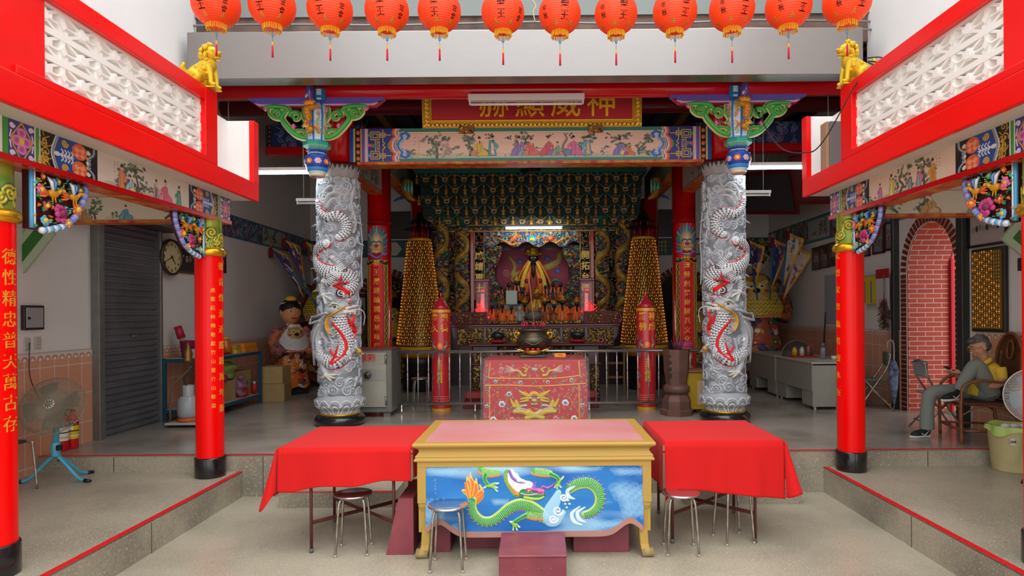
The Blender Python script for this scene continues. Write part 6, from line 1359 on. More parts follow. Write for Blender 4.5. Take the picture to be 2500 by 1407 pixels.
def draped_table():
 x0, x1, y0, y1, zt = -.70, .60, 8.30, 8.95, 1.275; cx = (x0 + x1) / 2; L = x1 - x0
 t = thing('incense_table', 'incense table dressed in red embroidered cloth with a gold dragon face under clear plastic', 'table', (cx, (y0 + y1) / 2, HF)); hw, hd, H = L / 2, (y1 - y0) / 2, zt - HF
 MB().rbox((0, 0, H / 2 - .004), (L - .03, y1 - y0 - .03, H - .02), .02).obj('table_body', mat('dark lacquer table', '4a1418', .4), t)
 W_, H_ = 460, 300; c = Canvas(W_, H_, 'd0232a'); r = random.Random(8); K = W_ / 2152 * 1.08
 X = lambda x: (x - 75) / 1920 * W_; Y = lambda y: (y - 75) / 1290 * H_
 c.rect(0, 0, W_, H_, 'a82838'); c.rect(int(X(200)), 0, int(X(1820)), H_, 'b8141c')
 for k in range(420):
  x, y = r.uniform(0, W_), r.uniform(H_ * .1, H_); c.stroke([(x, y), (x + r.uniform(-7, 7), y - 5), (x + r.uniform(-9, 9), y - 9)], [2.2, .8], r.choice(('4f8a5a', '7aa87a', 'e08a6a', 'd86a7a', '5a9a7a')), .003)
 for (x, y, R) in ((420, 970, 20), (1580, 950, 20), (260, 1270, 19), (1740, 1260, 19), (550, 770, 15), (600, 1270, 15), (1400, 1260, 15), (305, 530, 11), (760, 550, 11), (1260, 545, 11), (1695, 505, 11), (140, 1010, 11), (1890, 1000, 11), (400, 280, 14), (1640, 270, 14)):
  cc = 'd8e4e8' if y > 700 and R > 16 else ('e88aa8' if y > 1200 or y < 300 else 'bfe0e4')
  for k in range(6): c.ell(X(x) + cos(k) * R * .4, Y(y) + sin(k) * R * .4, R * .36, R * .34, cc, .004, dome=True)
  c.spiral(X(x), Y(y), R * .4, 1.6, '2f5a7a' if cc != 'e88aa8' else 'b03a6a', .006)
 for pts in ([(110, 600), (600, 600), (1000, 625), (1500, 605), (1950, 575)], [(190, 455), (800, 470), (1400, 470), (1850, 420)]): c.stroke([(X(a), Y(b)) for a, b in pts], 2.6, 'eaa832', .006)
 for xx in (190, 1835): c.stroke([(X(xx), Y(600)), (X(xx), H_)], 2.2, 'eaa02a', .005)
 for xx in (180, 1855): c.stroke([(X(xx), Y(160)), (X(xx), Y(450))], 2.4, 'eaa02a', .005)
 c.stroke([(X(1870), Y(120)), (X(1850), Y(420))], 2, 'eaa02a', .005)
 G, GE = 'd4b424', 'e8d050'
 def g(pts, rad, col=G, h=.020): c.stroke([(X(a), Y(b)) for a, b in pts], rad, col, h)
 scg = scales(4, 'd4b424', 'b8961a', 'e8d860')
 for q in (1, -1):
  m = lambda x: 1015 + q * (x - 1015)
  g([(m(910), 820), (m(820), 770), (m(730), 710)], [9, 8, 3]); g([(m(900), 860), (m(830), 860), (m(760), 880)], [7, 3]); g([(m(890), 900), (m(800), 920), (m(750), 930)], [7, 3]); g([(m(900), 790), (m(850), 750), (m(840), 720)], [5, 2])
  c.ell(X(m(950)), Y(860), 6, 6, 'e8e4e0', .022, dome=True); c.ell(X(m(950)), Y(862), 2.6, 2.6, '1a1a1a', .026)
  g([(m(960), 800), (m(900), 810), (m(880), 780)], 5); g([(m(860), 1000), (m(780), 1010), (m(720), 1060)], [6, 5, 2], 'b8c0b4', .014); g([(m(640), 1010), (m(600), 930), (m(570), 860)], [9, 6, 2])
  c.stroke([(X(m(720)), Y(1060)), (X(m(690)), Y(960)), (X(m(680)), Y(920))], [12, 7], G, .02, fn=scg)
  c.stroke([(X(m(640)), Y(1120)), (X(m(800)), Y(1120)), (X(m(930)), Y(1190))], [9, 13, 11], G, .022, fn=scg); c.stroke([(X(m(860)), Y(1250)), (X(m(1015)), Y(1200)), (X(m(1130)), Y(1130))], [10, 13, 12], G, .024, fn=scg)
  c.stroke([(X(m(640)), Y(1080)), (X(m(800)), Y(1060)), (X(m(1000)), Y(1160))], 2, 'd0c8d8', .02)
  g([(m(850), 410), (m(790), 400), (m(740), 330), (m(640), 310), (m(570), 330)], [6, 6, 5, 4, 2]); g([(m(850), 330), (m(880), 290), (m(800), 250)], [6, 5, 3])
  for k in range(6): g([(m(650), 300 + k * 8), (m(560), 250 + k * 20), (m(480), 210 + k * 26)], [2, 1.2], ('e8d0c8', 'd89a8a')[k % 2], .008)
 g([(960, 780), (1010, 760), (1060, 780)], 9); c.ell(X(1012), Y(905), 13, 9, G, .03, dome=True); c.ell(X(1012), Y(990), 15, 8, 'a81820', .010);
 for k in range(5): c.ell(X(960 + k * 25), Y(972), 2, 4, 'f4f0e4', .018)
 c.ell(X(1020), Y(290), 14, 7, 'a8b89a', .008, dome=True)
 yf = -hd - .012
 def place(U, V, h):
  zz = H * (1 - V); bow = .018 * np.sin(U * 9) * V; ed = np.clip((.05 - V) / .05, 0, 1); taper = np.where(V < .25, (1 - V / .25) * .04, 0)
  return (-hw - .03 + (L + .06) * U) * (1 - taper), yf - h * 1.6 - bow - .03 * V + ed ** 2 * .05, zz + .004 - .0 * V
 c.obj('embroidered_cloth', mat('embroidered cloth', 'ffffff', .7) if False else paint_mat('embroidered silk', .6), t, place)
 cs = Canvas(120, 160, 'a83040'); p_ornament(cs, 0, 120, 10, 160, 130, 5, ('4f8a5a', 'd86a7a', 'bfe0e4', 'eaa832', '8a2030'), 1.2, .004)
 for q in (-1, 1): cs.obj('side_cloth', paint_mat('embroidered silk', .6), t, lambda U, V, h, q=q: (q * (hw + .012 + h + .02 * V), -hd + (2 * hd) * U, H * (1 - V)), flip=q < 0)
 MB().sheet(lambda u, v: (lerp(-hw, hw, u), lerp(-hd - .01, hd, v), H + .004), 4, 4).obj('cloth_top', mat('crimson table cloth', 'b82834', .7), t)
 pl = MB()
 def film(u, v):
  a = (u - .5) * 2; z_ = H * (1 - v) + .012; o_ = .05 + .03 * v + .012 * sin(u * 13 + v * 5) * v
  return (a * (hw + .045 + .02 * v) , yf - o_, z_)
 pl.sheet(film, 30, 20); pl.sheet(lambda u, v: (lerp(-hw - .045, hw + .045, u), lerp(yf - .05, hd + .02, v), H + .016 + .004 * sin(u * 12) * sin(v * 7)), 16, 8)
 for q in (-1, 1): pl.sheet(lambda u, v, q=q: (q * (hw + .045 + .03 * v), lerp(yf - .05 - .03 * v, hd, u), H * (1 - v) + .012), 10, 10)
 pl.obj('plastic_cover', mat('clear plastic film', 'ffffff', .06, alpha=.07, ior=1.4), t)
draped_table()
M_BRZ = mat('old bronze', '6a5a48', .4, .7, noise=.4, nscale=9, noisecol='4a5048'); M_BRS = mat('polished brass', 'c9a040', .3, .8)
tc = thing('bronze_censer', 'low bronze censer with three red candle cups on the draped table', 'censer', (-.08, 8.40, 1.285))
MB().rbox((0, 0, .02), (.34, .14, .04), .01, color=None).obj('plinth', M_BRZ, tc); MB().lathe([(.06, .035), (.10, .05), (.13, .085), (.12, .095), (.0, .095)], 20).obj('bowl', M_BRS, tc)
for q in (-1, 1): MB().tube(catmull([(q * .12, 0, .08), (q * .17, 0, .10), (q * .21, 0, .105)], 4), [.016, .010], 8).obj('handle', M_BRS, tc);
for k in (-1, 0, 1): MB().lathe([(.02, .09), (.024, .122), (0, .122)], 12).obj('candle_cup', mat('red candle wax', 'c81828', .4), tc, (k * .07, 0, 0))
o = MB().rbox((.28, 8.42, 1.31), (.15, .06, .055), .005).obj('small_yellow_box', mat('orange yellow card', 'e8941c', .5)); tag(o, 'small orange and yellow box on the draped table beside the censer', 'box'); text('平安', .03, mat('red print', 'c02018'), 'lettering', o, (.28, 8.388, 1.31), extrude=.0005)
def urn(x, y, z, s, label, name='bronze_urn'):
 t = thing(name, label, 'urn', (x, y, z)); P = [(.08, 0), (.10, .02), (.07, .05), (.12, .08), (.20, .14), (.235, .20), (.215, .26), (.165, .30), (.16, .33), (.21, .35), (.215, .37), (.19, .37), (.18, .34), (0, .33)]
 MB().lathe([(a * s, b * s) for a, b in P], 40).obj('bowl', M_BRZ, t)
 for q in (-1, 1):
  e = MB(); e.tube(catmull([(q * .16 * s, 0, .31 * s), (q * .245 * s, 0, .32 * s), (q * .25 * s, 0, .27 * s), (q * .22 * s, 0, .24 * s)], 5), .014 * s, 8); e.obj('handle', M_BRS, t); MB().ball((q * .20 * s, -.06 * s, .31 * s), (.03 * s, .02 * s, .03 * s), 10, 8).obj('lion_knob', M_BRS, t)
 rl = MB(); rl.tube(catmull([(cos(a) * .235 * s, sin(a) * .235 * s, (.19 + .03 * sin(a * 5)) * s) for a in [pi + k * pi / 14 for k in range(15)]], 2), .012 * s, 6); rl.obj('dragon_relief', M_BRZ, t)
 return t
def shrub_red(t, w_, z, n, seed):
 q = random.Random(seed)
 for k in range(n): x = q.uniform(-w_, w_); MB().tube([(x, 0, z - .03), (x + .01, 0, z + q.uniform(.02, .05))], [.006, .010], 6).obj('incense_stub', mat('magenta incense stub', 'c81848', .5), t)
u = urn(-.075, 8.70, 1.285, 1.0, 'large round bronze incense urn on the draped table'); shrub_red(u, .17, .42, 12, 1)
MB().tube([(.02, 0, .38), (-.06, 0, 1.12)], .006, 6).obj('incense_stick', mat('tan incense stick', 'b08a6a', .6), u)
M_MAH = mat('dark mahogany lacquer', '3c1216', .3, coat=.4); M_MAH2 = mat('oxblood lacquer', '5a1820', .3, coat=.4); M_GILD = paint_mat('gilded carving', .38, .55)
GP = ('9a7a3c', '80622c', 'b89650', '6a4c20', 'a88440', '5a4830')
def gild_panel(name, x0, x1, z1, z0, y, parent, seed, n=None, bg='2a0e10', depth=.018, res=220, pal=GP, place=None):
 W, H = max(12, int((x1 - x0) * res)), max(12, int((z1 - z0) * res)); c = Canvas(W, H, bg); p_ornament(c, 2, W - 2, 2, H - 2, n or int(W * H / 26), seed, pal, .8, depth)
 return c.obj(name, M_GILD, parent, place or flat_y(x0, x1, z1, z0, y, 1))
def low_altar():
 t = thing('low_altar_table', 'low dark red altar table with gilded carved legs behind the railing', 'table', (-.05, 10.3, HF))
 MB().rbox((0, 0, .945), (2.12, .75, .04), .012).obj('tabletop', M_MAH2, t)
 for q in (-1, 1):
  s_ = MB(); s_.tube(catmull([(q * 1.06, 0, .95), (q * 1.10, 0, 1.01), (q * .98, 0, 1.03)], 5), [.04, .03, .02], 8); s_.obj('scroll_end', M_MAH2, t)
  lg = MB().rbox((q * .80, 0, .47), (.42, .5, .93), .02).obj('pedestal', M_MAH, t)
  gild_panel('gilded_panel', q * .80 - .20, q * .80 - .08, .86, .06, -.255, t, 3 + q); gild_panel('gilded_panel', q * .80 + .06, q * .80 + .20, .62, .06, -.255, t, 9 + q); gild_panel('gilded_panel', q * .80 - .04, q * .80 + .03, .86, .64, -.255, t, 7)
  MB().rbox((q * .80, -.05, .64), (.46, .5, .025), .005).obj('ledge', M_MAH2, t)
 gild_panel('gilded_apron', -.58, .58, .92, .78, -.26, t, 5); MB().rbox((0, .1, .85), (1.3, .4, .18), .01).obj('apron_board', M_MAH, t)
 for x in (-.98, .92): MB().rbox((x, -.18, .90), (.04, .1, .05), .01).obj('corner_block', M_MAH2, t)
low_altar()
for (x, z, col, lab) in ((-.60, 1.395, '23282c', 'wooden fish drum on a red cushion at the left end of the low altar'), (.62, 1.395, '1e2a2e', 'dark bell bowl on a red cushion at the right end of the low altar')):
 t = thing('temple_drum' if x < 0 else 'bell_bowl', lab, 'instrument', (x + (-.05 if x < 0 else .0), 10.15, z)); MB().ball((0, 0, .03), (.15, .12, .035), 20, 8).obj('cushion', mat('red cushion', '8a1a20', .7), t)
 b = MB(); b.ball((0, 0, .12), (.105, .09, .075), 20, 12) if x < 0 else b.lathe([(.05, .05), (.11, .10), (.12, .17), (.105, .17), (.06, .08)], 24); b.obj('body', mat('black lacquered wood', '1f2326', .35), t)
t = thing('brass_lamp', 'small brass oil lamp on the low altar beside the wooden fish', 'lamp', (-.36, 10.1, 1.395)); MB().lathe([(.04, 0), (.015, .02), (.012, .07), (.05, .10), (.055, .13), (0, .12)], 20).obj('body', M_BRS, t)
for i, (x, y, lab) in enumerate(((-.93, 9.75, 'left'), (.68, 9.75, 'right'))):
 t = thing('kneeling_cushion', 'red kneeling cushion stool in front of the low altar, on the %s' % lab, 'cushion', (x, y, HF)); MB().rbox((0, 0, .06), (.44, .34, .12), .01).obj('base', mat('dark red stool base', '6a1c20', .6), t); MB().rbox((0, 0, .18), (.42, .33, .13), .05).obj('pad', mat('worn red vinyl', '9a3a3c', .45), t)
def high_altar():
 t = thing('high_altar_table', 'long high altar table with gilded panels and upturned ends below the shrine', 'table', (-.055, 11.15, HF)); L = 1.42
 MB().rbox((0, 0, 1.235), (2 * L + .06, .8, .05), .015).obj('tabletop', M_MAH2, t)
 out = [(-L, 1.21), (L, 1.21), (L - .02, 1.06), (L - .10, .95), (L - .26, .88), (-L + .26, .88), (-L + .10, .95), (-L + .02, 1.06)]
 MB().prism(out, -.36, .3, 'y').obj('apron', M_MAH, t)
 xs = [-1.34, -.88, -.72, -.46, .0, .46, .72, .88, 1.34]
 for i, (a, b) in enumerate([(-1.33, -.88), (-.84, -.74), (-.69, -.18), (-.14, -.04), (.04, .42), (.46, .56), (.60, .84), (.88, 1.33)]):
  W, H = int((b - a) * 220), 64; c = Canvas(W, H, '3a2410' if i % 2 == 0 else '2a0e10'); p_ornament(c, 2, W - 2, 2, H - 2, int(W * H / 22), 40 + i, GP + (('9a8a6a', 'b8a888') if i in (2, 4) else ()), .8, .016)
  c.obj('gilded_panel', M_GILD, t, flat_y(a, b, 1.19, .91, -.363, 1))
 for z in (1.205, .895): MB().rbox((0, -.37, z), (2 * L - .2, .03, .02), .004).obj('moulding', M_MAH2, t)
 for q in (-1, 1):
  MB().rbox((q * .85, 0, .44), (.3, .6, .88), .02).obj('pedestal', M_MAH, t)
  c = Canvas(150, 60, '4a161c'); p_ornament(c, 20, 140, 10, 55, 90, 60 + q, GP, 1, .02); c.obj('gilded_end_board', M_GILD, t, flat_y(q * 1.12 - .30, q * 1.12 + .30, 1.47, 1.26, -.37, 1)); MB().rbox((q * 1.12, -.33, 1.36), (.6, .06, .22), .02).obj('end_board', M_MAH2, t)
  s_ = MB(); s_.tube(catmull([(q * 1.42, -.30, 1.26), (q * 1.47, -.30, 1.32), (q * 1.44, -.30, 1.42), (q * 1.38, -.3, 1.47)], 5), [.04, .03, .02], 8); s_.obj('scroll_end', M_MAH2, t)
 gild_panel('gilded_rail', -.82, .82, 1.315, 1.262, -.40, t, 77, 200)
high_altar()
M_NICHE = None
def niche_mesh(s):
 mb = MB(); mb.k = 0
 mb.cbox((0, -.004, 0), (.030 * s, .010, .040 * s), color='b08c3c'); mb.cbox((0, -.006, 0), (.022 * s, .014, .030 * s), color='4a3414')
 mb.ball((0, -.014, -.006 * s), (.010 * s, .008, .010 * s), 7, 5, 'e0bc6a'); mb.ball((0, -.015, .007 * s), .006 * s, 6, 4, 'f0d890'); mb.cbox((0, -.014, -.017 * s), (.022 * s, .014, .004), color='caa040')
 return mb
M_BULB = mat('orange diode', 'ff9a30', .4, emit='ff8418', estr=2.4); M_BULBR = mat('red diode', 'ff5020', .4, emit='ff3a10', estr=3); M_NG = paint_mat('gilded niche', .35, .5)
def tower(x, y, side):
 t = thing('light_tower', 'tall cone tower of gold niches with orange lights, %s of the shrine' % side, 'lamp tower', (x, y, HF)); z0, z1, r0, r1 = .83, 2.81, .425, .205
 MB().lathe([(r0 - .02, z0 - .02), (r0 - .025, z0), (r1 - .02, z1)], 48).obj('cone_core', mat('dark gold cone', '5a4214', .4, .5), t)
 MB().lathe([(r0 + .03, z0 - .06), (r0 + .035, z0 - .01), (r0, z0 + .01), (r0 - .02, z0 + .01)], 48).obj('yellow_rim', mat('yellow enamel rim', 'd8a01c', .4), t); MB().lathe([(r1 + .02, z1), (r1 + .01, z1 + .05), (0, z1 + .05)], 40).obj('top_rim', mat('yellow enamel rim', 'd8a01c'), t)
 MB().lathe([(r0 - .05, z0 - .20), (r0 - .02, z0 - .07)], 40).obj('drum', mat('amber drum', 'a8701c', .5), t); MB().lathe([(.30, 0), (.34, .04), (.30, .5), (r0 - .06, z0 - .2)], 36).obj('black_stand', mat('black lacquer stand', '141214', .4), t)
 rows = 34; fm = None; rest = MB(); restb = MB(); restr = MB(); sh = 0; sb = 0; proto = [niche_mesh(1.0).mesh('niche', M_NG), None]
 cells = []
 for j in range(rows):
  f = (j + .5) / rows; z = z0 + .02 + (z1 - z0 - .04) * f; r = lerp(r0, r1, f); n = int(lerp(60, 32, f))
  for i in range(n):
   a = 2 * pi * (i + .5 * (j % 2)) / n; cells.append((a, r, z, j, i))
 front = sorted(cells, key=lambda c: (abs(((c[0] - pi / 2 * 3 + pi) % (2 * pi)) - pi)) + abs(c[2] - 1.6) * .3)
 keep = set(id(c) for c in front[:96]); proto_o = None
 gone = MB(); bul = MB()
 tmpl = niche_mesh(1.0)
 for c in cells:
  a, r, z, j, i = c; M = Matrix.Translation((cos(a) * r, sin(a) * r, z)) @ Matrix.Rotation(a + pi / 2, 4, 'Z') @ Matrix.Rotation(radians(-6), 4, 'X')
  if sin(a) > .35: continue
  lit = ((i * 7 + j * 3) % 5) > 1
  P = M @ Vector((0, -.018, .019))
  if id(c) in keep:
   o = bpy.data.objects.new('niche', proto[0]); COL.objects.link(o); o.parent = t; o.matrix_local = M
  else:
   vs = [M @ Vector(p) for p in tmpl.v]; b = len(gone.v); gone.v.extend([tuple(p) for p in vs]); gone.f.extend([tuple(k + b for k in f_) for f_ in tmpl.f]); gone.c.extend(tmpl.c); gone.sm.extend(tmpl.sm); gone.mi.extend(tmpl.mi)
  bul.k = 0 if (i + j * 2) % 7 else 1
  if lit: bul.ball(P, .0055, 6, 4)
 o = gone.obj('niche_rows', M_NG, t); o['kind'] = 'stuff'; o = bul.obj('tiny_lights', [M_BULB, M_BULBR], t); o['kind'] = 'stuff'
 rf = MB()
 for (zz, R, h_) in ((3.03, .33, .10), (3.15, .24, .22)): rf.lathe([(R, zz), (R * .96, zz + .02), (R * .5, zz + h_ * .35), (.03, zz + h_)], 6, smooth=False)
 rf.obj('pagoda_roof', mat('black lacquer stand', '141214'), t); ps = MB()
 for k in range(6): a = k * pi / 3; ps.tube([(cos(a) * .16, sin(a) * .16, z1 + .03), (cos(a) * .16, sin(a) * .16, 3.06)], .016, 8); ps.tube([(cos(a) * .13, sin(a) * .13, 3.06), (cos(a) * .13, sin(a) * .13, 3.17)], .014, 8)
 ps.obj('turret_posts', mat('red turret post', '9a1a20', .4), t)['kind'] = 'stuff'
tower(-2.24, 12.0, 'left'); tower(1.99, 12.0, 'right')
SP = ('b08a34', '8a6a24', '2f7a70', '2a5a90', '2a6a44', '96402a', 'a8582a', '54408a', 'a04068', 'b8a468', '1c2430')
SYF = 12.75
def shrine():
 t = thing('carved_shrine', 'deep gilded and painted wooden shrine with carved pillars and couplets behind the high altar', 'shrine', (-.12, SYF, HF)); cx = 0
 hw = 1.98; ZB, ZT = 1.25, 3.38        # relative to hall floor
 MB().box((-hw, .9, 0), (hw, 1.0, 3.9)).obj('back_wall', mat('dark shrine wood', '2a2018', .6), t)
 MB().box((-hw, .05, 0), (hw, .95, 1.26)).obj('base_cabinet', M_MAH, t)
 for q in (-1, 1): MB().box((q * hw - .03, .0, 0), (q * hw + .03, .95, 3.4)).obj('side_wall', M_MAH, t)
 def carve(name, x0, x1, z1, z0, y, seed, dens=24, pal=SP, depth=.045, bg='1e2420', res=190, sc=1.0):
  W, H = max(14, int((x1 - x0) * res)), max(14, int((z1 - z0) * res)); c = Canvas(W, H, bg); p_ornament(c, 2, W - 2, 2, H - 2, int(W * H / dens), seed, pal, sc, depth); return c
 for q in (-1, 1):
  def X(a, b): return (min(q * a, q * b), max(q * a, q * b))
  def put(name, a, b, z1, z0, y, seed, **k):
   x0, x1 = X(a, b); c = carve(name, x0, x1, z1, z0, y, seed, **k); c.obj(name, M_CARVE, t, flat_y(x0, x1, z1, z0, y, 1)); MB().box((x0, y, z0), (x1, y + .05, z1)).obj('panel_board', M_MAH, t)
  put('carved_side_panel', 1.24, 1.97, 3.38, 1.26, .12, 11 + q)
  x0, x1 = X(.955, 1.17); c = carve('c', x0, x1, 3.08, 1.72, 0, 31 + q, dens=30, sc=.8); W, H = c.W, c.H
  for e in (2, W - 3): c.rect(e - 1, 0, e + 2, H, 'd8b060', .02)
  c.rect(0, 0, W, 3, 'b03a2a', .02); c.rect(0, 38, W, 42, 'b03a2a', .02); c.obj('couplet_panel', M_CARVE, t, flat_y(x0, x1, 3.08, 1.72, .0, 1)); MB().box((x0, .0, 1.72), (x1, .05, 3.08)).obj('panel_board', M_MAH, t)
  text('\n'.join(('威靖東土', '開拓台疆')[q > 0]), .17, mat('cream gold characters', 'd8b45a', .4, .4), 'character', t, ((x0 + x1) / 2, -.05, 2.26), extrude=.012, bold=.004, line=1.28)
  MB().box(tuple([min(q * 1.175, q * 1.235), -.02, 1.26]), tuple([max(q * 1.175, q * 1.235), .06, 3.1])).obj('red_post', M_REDL, t)
  for (xx, rr, zt_, sd) in ((1.40, .095, 3.15, 5), (1.80, .10, 3.3, 6)):
   c = Canvas(110, 330, '2a3a34', wrap=True); p_ornament(c, 0, 110, 0, 330, 900, sd + q, SP + ('c9a13a', 'd8b04a'), 1.2, .05)
   c.stroke([(20 + 60 * (.5 + .5 * sin(k * .9)), 20 + k * 24) for k in range(13)], [8, 12, 8], 'b88a2c', .06, fn=scales(5, 'b88a2c', '7a5a18', 'e0c060'))
   c.obj('dragon_pillar', M_CARVE, t, lambda U, V, h, xx=xx, rr=rr, zt_=zt_, q=q: (q * xx + (rr + h) * np.sin((U - .5) * 2 * pi), -.10 - (rr + h) * np.cos((U - .5) * 2 * pi), zt_ + (1.32 - zt_) * V))
   cp = MB(); cp.lathe([(.07, zt_), (.12, zt_ + .03), (.10, zt_ + .10), (.15, zt_ + .16), (.15, zt_ + .2)], 8, M=Matrix.Translation((q * xx, -.1, 0)), color='2a6a58', smooth=False); cp.obj('capital', M_CARVE, t)
   MB().lathe([(.14, 1.26), (.15, 1.30), (.11, 1.34)], 16, M=Matrix.Translation((q * xx, -.1, 0))).obj('pillar_base', M_GILD, t)
  W, H = 60, 250; c = Canvas(W, H, '22302c'); p_ornament(c, 0, W, 0, H, 620, 51 + q, SP + ('c9803a', '3f9a8a'), 1.1, .05); yy = np.arange(H)[:, None]; xx_ = np.arange(W)[None, :]; edge = W * (.72 + .2 * np.sin(yy / H * 9 + 1)); mk = (xx_ < edge) if q < 0 else (W - xx_ < edge)
  x0, x1 = X(.58, .955); c.obj('openwork_jamb', M_CARVE, t, flat_y(x0, x1, 2.80, 1.45, .02, 1), mask=mk)
 W, H = 420, 74; c = Canvas(W, H, '1c4a70'); p_ornament(c, 0, W, 0, H, 900, 71, ('d8a83a', '3fb0a8', '3a80c8', 'e07a3a', 'd85a3a', '5a50b0', '6ac8b0', 'c8d8d0'), 1.3, .06)
 for q in (-1, 1):
  for k in range(9): a = k * .7; c.stroke([(210 + q * 80, 30), (210 + q * 80 + cos(a) * 14, 30 + sin(a) * 12), (210 + q * 80 + cos(a) * 26, 30 + sin(a) * 20)], [4, 1], ('e0703a', 'e8a04a')[k % 2], .07)
  c.stroke([(210 + q * 60, 50), (210 + q * 90, 60), (210 + q * 120, 44), (210 + q * 150, 30)], [5, 7, 4], 'd89a3a', .075)
 c.ell(210, 34, 20, 18, '3fb0b8', .075, dome=True); c.ell(210, 38, 12, 9, 'e0c84a', .09, dome=True); yy = np.arange(H)[:, None]; xx_ = np.arange(W)[None, :]
 c.obj('dragon_head_board', M_CARVE, t, flat_y(-.955, .955, 3.08, 2.75, -.01, 1), mask=(yy < H * (.80 + .16 * np.sin(xx_ / W * 25))))
 for (z1, z0, y, sd, pal) in ((3.19, 3.09, -.05, 81, SP + ('d8b04a',)), (3.38, 3.23, -.08, 83, SP + ('c9a13a',) * 3), (3.55, 3.42, -.12, 85, SP)):
  W = 760; c = Canvas(W, max(14, int((z1 - z0) * 190)), '20302c'); p_ornament(c, 0, W, 0, c.H, int(W * c.H / 20), sd, pal, .8, .03); c.obj('carved_frieze', M_CARVE, t, flat_y(-hw, hw, z1, z0, y, 1))
 for (z, y) in ((3.205, -.08), (3.085, -.06), (3.40, -.12), (3.565, -.14)): MB().rbox((0, y + .02, z), (2 * hw, .07, .022), .004).obj('gold_beam', mat('gold line beam', 'b8924a', .4, .4), t)
 W, H = 340, 250; c = Canvas(W, H, '8a2440'); n = vnoise(H, W, 4, 2)[..., None]; c.col[:] = np.array(lin('8a2444')) * (1 - n) + np.array(lin('a83a50')) * n
 s1 = scales(5, 'b8a040', '8a7828', 'd8c870', belly='c8b868')
 c.stroke([(60, 30), (85, 70), (75, 110), (120, 95), (160, 80), (200, 84), (250, 72), (290, 50), (300, 20)], [5, 9, 9, 10, 12, 15, 15, 14, 12], 'b8a040', .03, fn=s1)
 c.stroke([(85, 100), (70, 130), (95, 140)], [9, 6, 5], 'b8a040', .03); c.stroke([(220, 150), (250, 140), (280, 130), (300, 140)], [10, 9, 6, 3], '4a8a4a', .03)
 for (x, y, R) in ((110, 50, 13), (240, 38, 13), (290, 92, 12)): c.ell(x, y, R, R * .8, '2a4a9a', .012, dome=True); c.spiral(x, y, R * .7, 1.8, '5a8ad0', .016)
 c.spiral(45, 98, 18, 1.6, 'c89a6a', .01); c.spiral(100, 190, 14, 1.4, 'c89a6a', .01)
 c.obj('maroon_backdrop', M_PAINTM, t, flat_y(-.75, .75, 2.78, 1.55, .62, 1)); MB().box((-.95, .66, 1.2), (.95, .7, 3.1)).obj('niche_back', M_MAH2, t)
 MB().rbox((0, .35, 1.62), (1.5, .5, .04), .006).obj('upper_shelf', M_MAH2, t); MB().rbox((0, .12, 1.45), (1.5, .03, .33), .005).obj('glass_front', mat('grey reflecting glass', '6a6868', .15, .2), t)
 return t
shrine()
